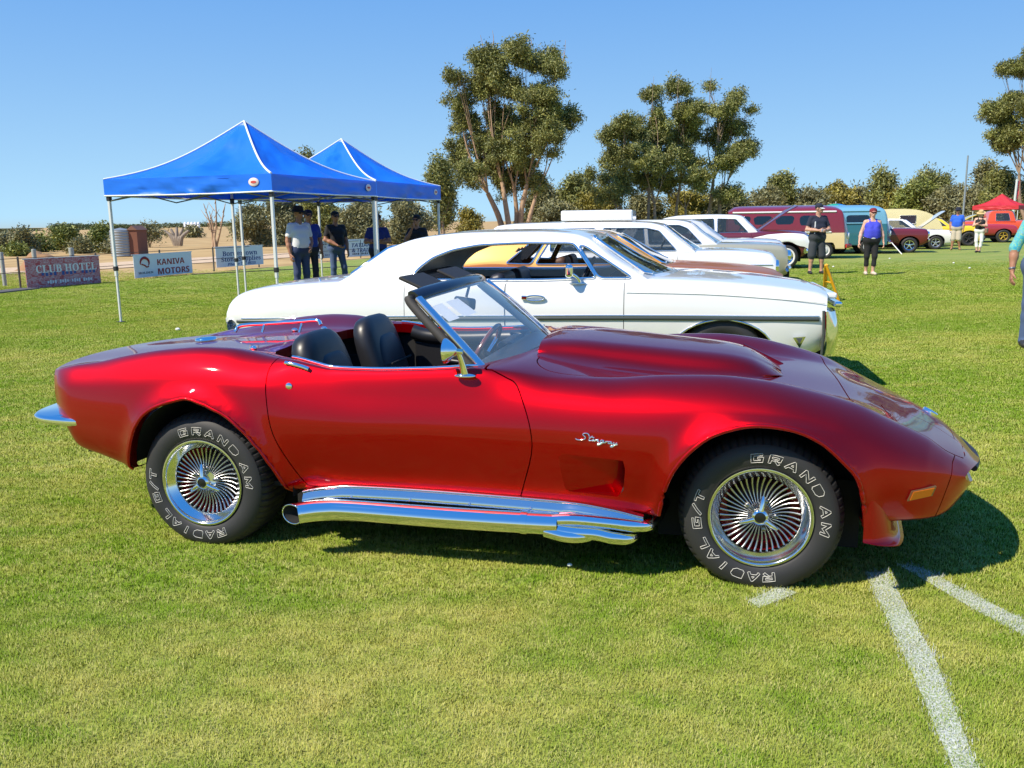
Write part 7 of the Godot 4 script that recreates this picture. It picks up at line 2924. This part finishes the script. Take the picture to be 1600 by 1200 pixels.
func build_trees() -> void:
	var gum := leaf_mat("gum_leaf", .185, .205, .06)
	var gum2 := leaf_mat("gum_leaf_yellow", .23, .21, .04)
	var wattle := leaf_mat("wattle_leaf", .165, .2, .04)
	var grey := leaf_mat("grey_leaf", .2, .205, .1)
	var bark := bark_mat("gum_bark", .3, .22, .15)
	var pale := bark_mat("pale_bark", .4, .27, .17)
	var brown := bark_mat("brown_bark_rough", .2, .15, .11)
	var r := RandomNumberGenerator.new()
	r.seed = 3
	# the tall gum with several leaning stems
	var d := 75.0
	var f := stand(802, d)
	var spots := [[330, 140, 75, 65], [195, 222, 45, 28], [205, 310, 50, 55], [230, 390, 55, 60], [460, 130, 60, 50], [560, 150, 75, 55], [600, 205, 45, 35], [300, 260, 60, 45], [400, 270, 80, 60], [530, 310, 95, 70], [370, 380, 80, 70], [480, 420, 90, 80], [560, 450, 60, 100], [655, 380, 55, 42], [430, 520, 80, 70], [340, 590, 70, 70], [205, 540, 48, 70], [250, 620, 60, 50], [480, 600, 55, 80], [525, 650, 45, 45], [300, 480, 50, 50], [400, 660, 55, 55], [330, 200, 70, 50]]
	var cl := clump_list(f, d, spots, 640, 40, 2.667, r, 2.2)
	var tw := []
	for e in [[345, 90, 345, 20], [500, 100, 505, 50], [630, 180, 650, 60], [640, 160, 640, 100], [600, 540, 700, 410], [300, 110, 295, 40]]:
		tw.append([at_px(640 + e[0] / 2.667, 40 + e[1] / 2.667, d) - f, at_px(640 + (e[0] + e[2]) / 5.334 + 2, 40 + (e[1] + e[3]) / 5.334, d) - f, at_px(640 + e[2] / 2.667, 40 + e[3] / 2.667, d) - f])
	tree("gum_tree", "tall spreading gum tree with several leaning pale stems, behind the white hardtop", f, cl, [[Vector3(-.7, 0, 0), [2, 3, 16, 17, 20, 1]], [Vector3(-.2, 0, .4), [0, 7, 15, 10, 22]], [Vector3(.2, 0, -.4), [4, 8, 14, 21]], [Vector3(.6, 0, 0), [9, 5, 6, 11, 18]], [Vector3(1.0, 0, .3), [12, 13, 19]]], 0.24, gum, pale, 11, 330.0, 1.0, "", tw)
	# the clump of gums right of it: four trees
	d = 82.0
	var spots2 := [[1010, 285, 45, 28], [1115, 270, 38, 45], [1250, 250, 25, 15], [1360, 290, 32, 22], [1335, 325, 32, 22], [1425, 350, 25, 12], [1240, 345, 25, 15], [890, 400, 45, 25], [850, 450, 60, 45], [940, 450, 70, 50], [1040, 400, 55, 60], [1030, 480, 70, 60], [1160, 380, 60, 60], [1150, 460, 70, 60], [1290, 370, 45, 35], [1360, 420, 60, 40], [1300, 460, 60, 50], [1420, 500, 45, 28], [1340, 540, 60, 50], [860, 550, 55, 50], [950, 570, 75, 55], [1050, 570, 65, 50], [1150, 560, 60, 60], [1180, 640, 60, 50], [1290, 580, 50, 40], [880, 640, 60, 45], [980, 650, 60, 50], [1080, 660, 50, 50], [1320, 700, 60, 30], [750, 630, 18, 30], [805, 640, 25, 25], [840, 700, 60, 40]]
	var sets := [[890, [7, 8, 19, 25, 29, 30, 31]], [1010, [0, 9, 10, 11, 20, 21, 26]], [1130, [1, 12, 13, 22, 23, 27]], [1240, [2, 3, 4, 5, 6, 14, 15, 16, 17, 18, 24, 28]]]
	var words := ["leftmost gum of the tall clump right of the spreading gum tree", "second gum tree from the left of the tall clump, small tuft on top", "third gum tree from the left of the tall clump, narrow dense crown", "rightmost gum tree of the tall clump, thin crown with separate tufts"]
	for k in 4:
		var foot := stand(640 + (sets[k][0] as float) / 2.667, d + k * 1.5)
		var own := []
		for i in sets[k][1]:
			own.append(spots2[i])
		var c2 := clump_list(foot, d + k * 1.5, own, 640, 40, 2.667, r, 1.8)
		var ids := range(own.size())
		var half := ids.size() / 2
		var tw2 := []
		if k > 0:
			var e: Array = own[0]
			tw2.append([at_px(640 + e[0] / 2.667, 40 + (e[1] + 80) / 2.667, d) - foot, at_px(641 + e[0] / 2.667, 40 + e[1] / 2.667, d) - foot, at_px(643 + e[0] / 2.667, 40 + (e[1] - 75) / 2.667, d) - foot])
		tree("clump_gum_tree", words[k], foot, c2, [[Vector3(-.5, 0, 0), ids.slice(0, half)], [Vector3(.5, 0, .3), ids.slice(half)]], 0.19, gum, bark, 20 + k, 330.0, 1.05, "gum trees of the tall clump", tw2)
	# right edge
	d = 95.0
	var f3 := stand(1612, d)
	var spots3 := [[600, 100, 30, 60], [575, 205, 60, 45], [500, 210, 35, 40], [560, 420, 60, 50], [480, 510, 90, 75], [600, 480, 90, 80], [560, 600, 60, 60], [470, 690, 70, 70], [560, 730, 70, 60], [620, 660, 60, 70], [690, 400, 90, 80], [700, 180, 70, 60], [720, 620, 90, 90]]
	var cl3 := clump_list(f3, d, spots3, 1460, 60, 4.443, r, 2.0)
	tree("edge_gum_tree", "tall gum tree cut off by the right edge of the photo, behind the red canopy", f3, cl3, [[Vector3(-.4, 0, 0), [2, 3, 4, 7, 1]], [Vector3(.4, 0, 0), [0, 5, 6, 8, 9]], [Vector3(1.2, 0, 0), [10, 11, 12]]], 0.2, gum, bark, 31, 520.0, 1.2)
	# the belt of smaller trees: [column, top row, half width, distance, kind, words]
	var belt := [
		[690, 256, 28, 70, 0, "rounded gum tree standing just right of the far blue canopy"],
		[640, 318, 40, 62, 2, "olive bush tree seen under the far blue canopy's right end"],
		[560, 322, 38, 58, 2, "olive bush tree seen under the far blue canopy, behind the second sign board"],
		[500, 312, 30, 60, 0, "tree with brown trunks seen under the near canopy's right end"],
		[440, 308, 36, 64, 2, "wide olive tree seen under the near blue canopy"],
		[395, 325, 32, 60, 4, "grey green tree seen between the near canopy's front poles"],
		[486, 238, 16, 100, 0, "tree top just showing over the roofs of the two blue canopies"],
		[735, 332, 20, 88, 1, "small round bush left of the spreading gum's foot"],
		[845, 290, 32, 92, 2, "dull green tree right behind the spreading gum's foot"],
		[895, 280, 34, 96, 0, "dark green tree between the spreading gum and the tall clump"],
		[870, 320, 40, 86, 2, "low wide bush between the spreading gum and the tall clump"],
		[935, 300, 38, 90, 1, "yellowish bush tree left in front of the tall clump"],
		[1000, 310, 44, 92, 2, "bush under the left side of the tall clump"],
		[1070, 305, 44, 93, 1, "bush under the middle of the tall clump"],
		[1120, 300, 40, 94, 2, "bush under the right side of the tall clump"],
		[1165, 318, 26, 120, 3, "low bright bush right of the tall clump"],
		[1220, 276, 26, 120, 0, "round headed gum tree standing above the maroon van"],
		[1195, 300, 34, 118, 2, "low tree left of the round headed gum above the maroon van"],
		[1265, 300, 34, 118, 2, "hedge-like tree right of the round headed gum above the maroon van"],
		[1300, 296, 38, 120, 1, "hedge-like tree behind the green umbrella"],
		[1335, 298, 30, 122, 2, "low tree left beside the pointed tree"],
		[1372, 273, 24, 118, 0, "pointed dark tree standing above the teal bus"],
		[1400, 300, 30, 116, 1, "bush behind the cream caravan's left end"],
		[1425, 292, 36, 112, 3, "yellow green bush behind the cream caravan"],
		[1450, 276, 40, 122, 0, "flat topped gum tree left of the tall grey pole"],
		[1475, 300, 36, 110, 2, "olive tree right behind the tall grey pole"],
		[1530, 254, 20, 108, 4, "grey leafed tree right of the tall grey pole"],
		[1520, 300, 34, 104, 2, "olive bush left behind the red canopy"],
		[1560, 270, 30, 100, 0, "dark tree directly behind the red canopy's peak"],
		[1600, 290, 36, 98, 2, "bush behind the right end of the red canopy"]]
	var leaves := [gum, gum2, grey, wattle, grey]
	var i := 0
	for b in belt:
		plain_tree("belt_tree", b[5], b[0], b[1], b[2], b[3], 0.28 if b[4] == 0 else 0.06, leaves[b[4]], bark if b[4] == 0 else brown, 50 + i, "trees and bushes along the far side of the oval")
		i += 1
	# the farmland on the left: [column, top row, half width, distance, kind]
	var scrub := [[8, 368, 18, 52, 2, "scrubby tree at the very left edge of the photo"], [34, 362, 22, 50, 2, "wide olive bush above the left end of the club banner"], [62, 372, 20, 54, 3, "green bush above the middle of the club banner"], [100, 358, 26, 58, 3, "large dark green bush above the right end of the club banner"], [122, 378, 22, 50, 2, "grey green bush left of the large round bush"], [160, 356, 24, 52, 3, "large round green bush left of the little brick building"], [178, 376, 20, 50, 2, "olive bush half hiding the round tank"], [20, 385, 22, 47, 3, "low bush behind the grey fence post on the left"]]
	for b in scrub:
		plain_tree("scrub_bush", b[5], b[0], b[1], b[2], b[3], 0.03, leaves[b[4]], brown, 90 + i, "bushes on the dry ground at the left")
		i += 1
	plain_tree("dead_topped_tree", "small tree with thick pale trunk and sparse crown right of the little brick building", 232, 352, 24, 62, 0.35, grey, pale, 140, "", 0.35)
	plain_tree("paddock_tree", "small lone tree in the dry paddock right of the sparse tree", 303, 357, 12, 110, 0.25, grey, brown, 141, "", 1.0)
	# pale stumps and bare saplings
	var stump := thing("tree_stump", "pale broken tree stump in the dry paddock beyond the lion board", "stump", stand(277, 66))
	var sm := MB.new()
	for k in 5:
		var a := (k - 2) * 0.3
		sm.tube(smooth_path([Vector3(a * 0.3, 0, 0), Vector3(a * 0.8, 0.8, 0.1), Vector3(a * 1.9, 1.7 - absf(a) * 0.5, 0)], 4), [0.26, 0.25, 0.24, 0.22, 0.2, 0.18, 0.16, 0.14, 0.12], 7)
	obj("trunk", sm.done(), bark_mat("stump_bark_grey", .3, .25, .2), stump)
	stump.scale = Vector3.ONE * 0.8
	var s0 := stand(332, 60)
	var sap := thing("bare_sapling", "bare leafless saplings standing in the dry paddock under the near canopy", "tree", s0)
	var bm := MB.new()
	for e in [[0, 0, 318, 318], [0, 1, 336, 300], [1, 0, 352, 318], [1, 2, 327, 330]]:
		var tip := at_px(e[2], e[3], 60) - s0
		bm.tube(smooth_path([Vector3(e[0] * 0.2, 0, e[1] * 0.1), tip * 0.45 + Vector3(0.15, 0, 0), tip], 5), [0.09, 0.08, 0.075, 0.07, 0.065, 0.06, 0.05, 0.045, 0.035, 0.03, 0.02], 6)
		for q in 4:
			var b0 := tip * (0.4 + 0.13 * q)
			bm.tube(PackedVector3Array([b0, b0 + Vector3(sin(q * 2.3) * 0.5, 0.6, cos(q * 1.7) * 0.4)]), [0.03, 0.012], 5)
	obj("trunk", bm.done(), pale, sap)
	# far belts along the horizon: each is one mass
	var fr := RandomNumberGenerator.new()
	fr.seed = 8
	for e in [[-60, 62, 361, 420], [84, 152, 351, 430], [176, 250, 352, 480], [262, 420, 350, 560], [330, 760, 346, 620]]:
		var mm := MultiMesh.new()
		mm.transform_format = MultiMesh.TRANSFORM_3D
		mm.use_colors = true
		mm.mesh = leaf_meshes[0]
		mm.instance_count = 700
		for k in 700:
			var u := floorf(fr.randf() * 24.0) / 24.0 + fr.randfn(0, 0.012)
			var px: float = lerpf(e[0], e[1], u)
			var p := at_px(px, e[2], e[3])
			var top := p.y * (0.62 + 0.3 * sin(u * 61.0 + px) * sin(u * 23.0 + 2.0))
			p.y = maxf(0.2, top) * pow(fr.randf(), 0.7)
			p.z += fr.randf_range(-4, 4)
			mm.set_instance_transform(k, Transform3D(Basis(Vector3.UP, fr.randf() * TAU).scaled(Vector3.ONE * (e[3] as float) / 90.0), p))
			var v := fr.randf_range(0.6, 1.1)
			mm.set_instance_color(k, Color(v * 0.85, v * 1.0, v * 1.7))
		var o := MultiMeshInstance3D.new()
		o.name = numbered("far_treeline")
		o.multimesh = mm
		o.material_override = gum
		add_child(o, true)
		tag(o, "distant belt of trees along the horizon", "trees", "", "stuff")
	# silos
	for k in 5:
		var p := stand(291 + k * 5.2, 520)
		var m := MB.new()
		m.lathe([Vector2(0.9, 0), Vector2(0.9, 3.0), Vector2(0.0, 3.8)], 14)
		var o := obj("grain_silo", m.done(), mat("silo_white", .75, .77, .8, .5))
		o.position = p
		tag(o, "%s white grain silo from the left in the row on the far horizon" % ["first", "second", "third", "fourth", "fifth"][k], "silo", "grain silos on the horizon")

# ================================================================ canopies, signs, fence and small things
func canopy(called: String, label: String, at0: Vector3, turn: float, cloth: Material, edge: Material, yb: float, vh: float, ya: float, badge: bool) -> Node3D:
	var t := thing(called, label, "canopy", at0, turn, "")
	var white := mat("pole_white", .68, .7, .68, .35, .2)
	var joint := mat("joint_black", .02, .02, .022, .5)
	var ug := mat("canopy_frame", .16, .17, .15, .5, .4)
	var s := 1.5
	var cr := [Vector3(-s, 0, s), Vector3(s, 0, s), Vector3(s, 0, -s), Vector3(-s, 0, -s)]
	var nz := FastNoiseLite.new()
	nz.seed = int(at0.x * 10)
	nz.frequency = 1.6
	for k in 4:
		var a: Vector3 = cr[k]
		var b: Vector3 = cr[(k + 1) % 4]
		var apex := Vector3(0, ya, 0)
		var rows := []
		for i in 15:
			var v := i / 14.0
			var line := PackedVector3Array()
			for j in 33:
				var u := j / 32.0
				var e := a.lerp(b, u) + Vector3(0, yb + vh, 0)
				# the cloth sags between its ridges and dips towards the valance
				var p := e.lerp(apex, v)
				var sag := (1.0 - v) * absf(sin(TAU * u)) * 0.11 * sin(PI * minf(1.0, v * 1.1 + 0.12)) - 0.05 * (1.0 - v) * minf(1.0, v * 6.0) * pow(sin(PI * u), 6.0)
				var hang := 0.17 * sin(PI * v) * (1.0 - 0.25 * v)
				p.y -= sag + hang - 0.05 * (1.0 - absf(u * 2.0 - 1.0)) * sin(PI * v)
				p.y += nz.get_noise_3d(p.x * 1.0, p.y * 2.0 + k * 9.0, p.z) * 0.09 * sin(PI * v) * sin(PI * u)
				p.y += 0.012 * sin(u * 34.0 + v * 9.0) * pow(1.0 - v, 3.0) * minf(1.0, v * 5.0) * sin(PI * u)
				line.append(p)
			rows.append(line)
		var m := MB.new()
		m.grid(rows, 1.0)
		obj("roof_panel", m.done(), cloth, t)
		var vr := []
		for i in 6:
			var v := i / 5.0
			var line := PackedVector3Array()
			var out := (a + b).normalized()
			for j in 25:
				var u := j / 24.0
				var p := a.lerp(b, u) * 1.003 + Vector3(0, yb + vh * (1.0 - v), 0)
				p += out * (nz.get_noise_2d(u * 2.4 + k * 7.0, v * 1.3) * 0.075 * (0.3 + v) * sin(PI * u))
				p.y -= 0.012 * sin(PI * u) * v
				line.append(p)
			vr.append(line)
		var vm := MB.new()
		vm.grid(vr, -1.0)
		obj("valance", vm.done(), cloth, t)
		var hem := MB.new()
		hem.tube(vr[5], 0.012, 6)
		obj("hem", hem.done(), edge, t)
		var rib := PackedVector3Array()
		for i in 15:
			rib.append(rows[i][0] + Vector3(0, 0.006, 0))
		var rb := MB.new()
		rb.tube(rib, 0.016, 6)
		obj("ridge_tape", rb.done(), edge, t)
		# pole in two sections, with its collar and foot
		var q := a * 0.975
		var pm := MB.new()
		pm.box(q + Vector3(0, yb * 0.5 + 0.42, 0), Vector3(0.042, yb - 0.84 + vh, 0.042), Basis(), 0.006)
		pm.box(q + Vector3(0, 0.42, 0), Vector3(0.03, 0.84, 0.03), Basis(), 0.005)
		obj("pole", pm.done(), white, t)
		var jm := MB.new()
		jm.box(q + Vector3(0, 0.84, 0), Vector3(0.06, 0.07, 0.06), Basis(), 0.01)
		jm.box(q + Vector3(0, yb - 0.03, 0), Vector3(0.062, 0.09, 0.062), Basis(), 0.01)
		jm.box(q + Vector3(0, 0.015, 0), Vector3(0.1, 0.01, 0.1))
		obj("pole_joint", jm.done(), joint, t)
		# scissor truss along the side and a rafter
		var c0 := q + Vector3(0, yb + 0.02, 0)
		var c1 := b * 0.975 + Vector3(0, yb + 0.02, 0)
		var tm := MB.new()
		var dn := Vector3(0, -0.1, 0)
		var up := Vector3(0, 0.14, 0)
		var h2 := c0.lerp(c1, 0.5)
		for w in [[c0 + dn, h2 + up], [c0 + up, h2 + dn], [h2 + dn, c1 + up], [h2 + up, c1 + dn]]:
			tm.tube(PackedVector3Array([w[0], w[1]]), 0.011, 5)
		tm.tube(PackedVector3Array([c0 + up, apex - Vector3(0, 0.45, 0)]), 0.012, 5)
		obj("truss", tm.done(), ug, t)
		if badge:
			var bp: Vector3 = a.lerp(b, 0.9) if k < 2 else a.lerp(b, 0.1)
			var out2 := (a + b).normalized()
			var bd := MB.new()
			bd.lathe([Vector2(0, 0.004), Vector2(0.07, 0.003), Vector2(0.074, -0.002)], 20, Transform3D(Basis(Vector3.UP.cross(out2), out2, Vector3.UP), bp * 1.012 + Vector3(0, yb + vh * 0.55, 0)).scaled_local(Vector3(1.2, 1, 0.8)))
			obj("round_badge", bd.done(), mat("badge_pale", .75, .62, .58, .6), t)
			var bt := MB.new()
			bt.lathe([Vector2(0, 0.008), Vector2(0.03, 0.008), Vector2(0.031, 0.002)], 16, Transform3D(Basis(Vector3.UP.cross(out2), out2, Vector3.UP), bp * 1.012 + Vector3(0, yb + vh * 0.55, 0)).scaled_local(Vector3(1.6, 1, 0.6)))
			obj("badge_mark", bt.done(), mat("badge_red", .55, .06, .05, .6), t)
	var hub := MB.new()
	hub.tube(PackedVector3Array([Vector3(0, ya - 0.55, 0), Vector3(0, ya - 0.04, 0)]), 0.022, 8)
	obj("centre_mast", hub.done(), ug, t)
	return t

# a board standing on the fence line from one foot to the other
func board(label: String, a: Vector3, b: Vector3, lift: float, high: float, material: Material, lines: Array, tilt := 0.0) -> Node3D:
	var w := a.distance_to(b)
	var x := (b - a).normalized()
	var z := x.cross(Vector3.UP).normalized()
	var t := thing("sign_board", label, "sign", a)
	t.basis = Basis(x, Vector3.UP, z) * Basis(Vector3.RIGHT, -tilt)
	var m := MB.new()
	m.box(Vector3(w * 0.5, lift + high * 0.5, 0), Vector3(w, high, 0.012))
	obj("panel", m.done(), material, t)
	var fr := MB.new()
	fr.tube(PackedVector3Array([Vector3(-0.05, lift + high + 0.006, -0.012), Vector3(w + 0.05, lift + high + 0.006, -0.012)]), 0.014, 6)
	obj("top_rail", fr.done(), mat("rail_grey", .55, .55, .52, .5), t)
	for l in lines:   # [text, x fraction, y fraction of the baseline, letter height fraction, width fraction, material, serif, italic]
		if l[0].begins_with("#"):   # print too small to read in the photograph: short strokes
			var sc := MB.new()
			var n := int(l[0].substr(1))
			for i in n:
				if i % 5 == 4:
					continue
				var cx: float = w * (l[1] + (float(i) / (n - 1) - 0.5) * l[4])
				sc.box(Vector3(cx, lift + high * (l[2] + l[3] * 0.4), 0.008), Vector3(w * l[4] / n * 0.66, high * l[3] * (0.55 + 0.25 * (i % 2)), 0.004))
			obj("small_print", sc.done(), l[5], t).set_meta("kind", "stuff")
			continue
		var tm := text_mesh(l[0], 1.0, true, l[6], l[7])
		var bb := tm.get_aabb()
		var o := obj("lettering", tm, l[5], t)
		var sy: float = high * l[3] / 1.0
		var sx: float = w * l[4] / bb.size.x
		o.transform = Transform3D(Basis.from_scale(Vector3(sx, sy, 1.0)), Vector3(w * l[1] - (bb.position.x + bb.size.x * 0.5) * sx, lift + high * l[2], 0.0085))
	return t

func build_fixtures() -> void:
	var blue := mat("canopy_blue", .01, .17, .78, .4)
	blue.backlight_enabled = true
	blue.backlight = Color(0.02, 0.12, 0.5)
	var pale_edge := mat("tape_white", .78, .8, .82, .6)
	canopy("blue_canopy", "near blue pop-up canopy with white ridge tapes, tallest peak at the left", Vector3(-4.222, 0, -14.288), -0.35, blue, pale_edge, 1.937, 0.24, 3.1, true)
	canopy("blue_canopy", "far blue pop-up canopy, half hidden behind the near one", Vector3(-3.383, 0, -17.998), -0.319, blue, pale_edge, 1.956, 0.28, 3.15, true)
	canopy("red_canopy", "small red pop-up canopy on white poles at the far right", Vector3(36.018, 0, -64.33), -0.759, mat("canopy_red", .5, .02, .03, .6), mat("canopy_red", .5, .02, .03, .6), 1.882, 0.27, 3.0, false)
	# boards along the fence
	var red := mat("sign_red", .28, .02, .02, .7)
	var blk := mat("sign_ink", .04, .045, .06, .7)
	var ink := mat("sign_blue", .02, .05, .2, .7)
	var white := mat("board_white", .66, .7, .74, .5)
	var faded := StandardMaterial3D.new()
	faded.albedo_texture = noise_tex(61, 0.02, 256, [[0.0, lin(.42, .05, .06)], [0.35, lin(.5, .12, .13)], [0.5, lin(.55, .4, .42)], [0.62, lin(.5, .13, .14)], [1.0, lin(.6, .5, .5)]])
	faded.uv1_triplanar = true
	faded.uv1_scale = Vector3(0.8, 1.6, 0.8)
	faded.roughness = 0.8
	var a := on_ground(43, 452)
	var b := on_ground(158, 442)
	board("faded red and white club hotel banner at the left end of the fence", a, b, 0.0, 0.72, faded, [["CLUB HOTEL", 0.54, 0.64, 0.26, 0.82, mat("banner_white", .75, .74, .72, .8), true, 0.0], ["#14", 0.56, 0.40, 0.17, 0.7, mat("banner_blue", .05, .1, .3, .8), false, 0.0], ["#20", 0.58, 0.12, 0.16, 0.62, mat("banner_white", .75, .74, .72, .8), true, 0.2]])
	a = on_ground(211, 436)
	b = on_ground(301, 427)
	var k := board("white board with red lettering and a round lion mark, second from the left", a, b, 0.02, 0.65, white, [["KANIVA", 0.62, 0.62, 0.26, 0.48, red, false, 0.0], ["MOTORS", 0.66, 0.2, 0.27, 0.56, red, false, 0.0], ["HOLDEN", 0.18, 0.2, 0.09, 0.24, blk, true, 0.0]])
	var w := a.distance_to(b)
	var lion := MB.new()
	var arc := []
	for i in 14:
		var an := -0.5 + 3.9 * i / 13.0
		arc.append(Vector3(w * 0.17 + cos(an) * 0.19, 0.43 + sin(an) * 0.15, 0.012))
	var lr := []
	var lp := smooth_path(arc, 2)
	for i in lp.size():
		lr.append(0.012 + 0.028 * sin(PI * i / float(lp.size() - 1)))
	lion.tube(lp, lr, 6, true, false, Vector3.BACK, 1.0)
	lion.tube(smooth_path([Vector3(w * .12, .40, .012), Vector3(w * .17, .36, .012), Vector3(w * .2, .31, .012), Vector3(w * .23, .33, .012)], 3), 0.02, 6)
	obj("lion_mark", lion.done(), red, k)
	a = on_ground(339, 423)
	b = on_ground(412, 417)
	board("white board of a stone supplier with dark serif lettering, behind the near canopy's pole", a, b, 0.1, 0.66, white, [["Bordertown", 0.5, 0.66, 0.24, 0.74, ink, true, 0.0], ["Stone Supplies", 0.52, 0.37, 0.22, 0.84, ink, true, 0.0], ["Phone 752 0633", 0.52, 0.12, 0.13, 0.6, ink, true, 0.2]])
	a = on_ground(486, 409)
	b = on_ground(536, 405)
	board("pale board with small lettering between the standing men", a, b, 0.1, 0.68, mat("board_grey", .52, .55, .55, .6), [["#9", 0.3, 0.78, 0.12, 0.4, blk, false, 0.0], ["#6", 0.34, 0.6, 0.12, 0.2, blk, false, 0.0], ["#9", 0.4, 0.14, 0.1, 0.44, ink, false, 0.0]])
	a = on_ground(545, 404.5)
	b = on_ground(595, 401)
	board("white board with slanted blue capitals beside the man in the blue shirt", a, b, 0.08, 0.72, white, [["TATIARA", 0.44, 0.66, 0.22, 0.68, ink, false, 0.2], ["& TRAILERS", 0.52, 0.36, 0.22, 0.84, ink, false, 0.2], ["#13", 0.46, 0.1, 0.14, 0.66, blk, false, 0.2]])
	# fence: steel posts and a top wire
	var p0 := Vector3(-14.2, 0, -14.2)
	var p1 := Vector3(-5.4, 0, -40.0)
	var fence := thing("wire_fence", "low steel post and wire fence behind the sign boards", "fence", p0)
	var fdir := p1 - p0
	for i in 12:
		var m := MB.new()
		var q := fdir * (i / 11.0) + Vector3(-0.3, 0, -0.12)
		m.tube(PackedVector3Array([q, q + Vector3(0.01, 0.78, 0)]), 0.025, 8)
		obj("post", m.done(), mat("post_steel", .1, .1, .09, .6, .3), fence)
	for y in [0.74, 0.4]:
		var m := MB.new()
		m.tube(PackedVector3Array([Vector3(-0.3, y, -0.12), fdir + Vector3(-0.3, y, -0.12)]), 0.008, 5)
		obj("wire", m.done(), mat("wire_dark", .06, .05, .04, .6, .5), fence)
	var rope := MB.new()
	rope.tube(smooth_path([on_ground(300, 429.5), on_ground(400, 424.5), on_ground(500, 419.5), on_ground(620, 414)], 4), 0.035, 6)
	tag(obj("boundary_rope", rope.done(), mat("rope_black", .02, .02, .02, .8)), "thin black line lying on the grass in front of the sign boards", "rope")
	# posts beyond the banner
	var pts := [[8, 447, 394, .05, "grey green square post at the left edge of the photo"], [58, 440, 389, .06, "pale round post sticking up behind the club banner"], [116, 436, 387, .07, "grey flat topped post behind the right half of the club banner"]]
	for e in pts:
		var g := on_ground(e[0], e[1])
		var h: float = at_px(e[0], e[2], -g.z).y
		var m := MB.new()
		m.tube(PackedVector3Array([Vector3.ZERO, Vector3(0, h - 0.02, 0), Vector3(0, h, 0)]), [e[3], e[3], e[3] * 0.8], 10)
		var o := obj("fence_post", m.done(), mat("post_timber", .34, .36, .32, .85))
		o.position = g
		tag(o, e[4], "post")
	var mound := MB.new()
	var nr := []
	for i in 13:
		var line := PackedVector3Array()
		for j in 13:
			var u := i / 6.0 - 1.0
			var v := j / 6.0 - 1.0
			var h := maxf(0.0, 1.0 - u * u - v * v) * (0.9 + 0.5 * lawn_noise.get_noise_2d(u * 2.5, v * 2.5 + 4.0))
			line.append(Vector3(u * 0.8, h * 0.5, v * 0.8))
		nr.append(line)
	mound.grid(nr, -1.0)
	var mo := obj("dirt_mound", mound.done(), mat("red_earth", .3, .17, .08, 1.0))
	mo.position = stand(60, 31) + Vector3(0, 0.0, 0)
	mo.scale = Vector3(1, 1.35, 1)
	tag(mo, "heap of orange brown earth behind the club banner", "mound")
	# gravel kerb at the far left
	var kb := MB.new()
	var ka := on_ground(-40, 462)
	var kc := on_ground(48, 452)
	kb.box((ka + kc) * 0.5 + Vector3(0, 0.015, 0), Vector3(0.5, 0.05, ka.distance_to(kc)), Basis.looking_at(kc - ka), 0.02)
	tag(obj("gravel_edge", kb.done(), mat("dark_gravel", .09, .085, .08, 1.0)), "dark gravel edging left of the club banner", "edging")
	# little brick building with a round water tank
	var g2 := stand(199, 44)
	var house := thing("brick_hut", "little brown brick hut standing beyond the fence at the left", "hut", g2)
	var hm := MB.new()
	hm.box(Vector3(0.35, 0.65, -0.4), Vector3(0.45, 1.3, 1.2))
	obj("wall", hm.done(), mat("brick_brown", .19, .075, .045, .9), house)
	var hr := MB.new()
	hr.prism(poly([[0.08, 1.3], [0.62, 1.3], [0.35, 1.52]]), 1.3, Transform3D(Basis(), Vector3(0, 0, -1.05)))
	obj("roof", hr.done(), mat("hut_roof", .2, .1, .07, .8), house)
	var tank := thing("water_tank", "round galvanised water tank beside the little brick hut", "tank", stand(189, 44))
	var tk := MB.new()
	var prof := []
	for i in 40:
		prof.append(Vector2(0.52 + 0.012 * sin(i * 1.6), i * 1.3 / 39.0))
	prof.append(Vector2(0.0, 1.42))
	tk.lathe(prof, 28, Transform3D(), 0.2)
	obj("shell", tk.done(), mat("galvanised", .32, .34, .34, .45, .5), tank)
	# tall pole and flagpole on the right
	var g3 := stand(1502, 66)
	var pole := MB.new()
	pole.tube(PackedVector3Array([Vector3.ZERO, Vector3(0, at_px(1505, 243, 66).y, 0)]), [0.085, 0.055], 10)
	var po := obj("tall_pole", pole.done(), mat("pole_steel", .3, .34, .36, .5, .5))
	po.position = g3
	tag(po, "tall bare grey pole standing behind the man in the bright blue shirt", "pole")
	var g4 := stand(1579, 70)
	var fp := thing("flagpole", "white pole with a furled flag rising behind the red canopy", "flagpole", g4)
	var fm := MB.new()
	fm.tube(PackedVector3Array([Vector3.ZERO, Vector3(0.1, at_px(1580, 280, 70).y, 0)]), 0.09, 10)
	obj("pole", fm.done(), mat("pole_white", .68, .7, .68, .35, .2), fp)
	var fl := MB.new()
	var fr2 := []
	for i in 8:
		var line := PackedVector3Array()
		for j in 5:
			line.append(Vector3(0.12 + j * 0.05, at_px(1580, 283 + i * 4.0, 70).y, 0.05 * sin(i * 1.3 + j * 2.0)))
		fr2.append(line)
	fl.grid(fr2)
	obj("flag", fl.done(), mat("flag_red", .5, .06, .08, .7), fp)
	# yellow folding frame on the grass
	var yl := mat("frame_yellow", .72, .36, .01, .45)
	var g5 := on_ground(1311, 471)
	var lad := thing("folding_stand", "yellow A-shaped folding stand on the grass near the man in the navy shirt", "stand", g5)
	var topp := at_px(1291, 414, -g5.z - 0.05) - g5
	var legs := [Vector3.ZERO, on_ground(1288, 463) - g5]
	for e in 2:
		var m := MB.new()
		m.tube(PackedVector3Array([legs[e], topp]), 0.03, 4, true, false, Vector3.UP, 1.2)
		obj("leg", m.done(), yl, lad)
	var bar := MB.new()
	bar.tube(PackedVector3Array([legs[0].lerp(topp, 0.5), legs[1].lerp(topp, 0.5)]), 0.02, 4)
	obj("crossbar", bar.done(), yl, lad)
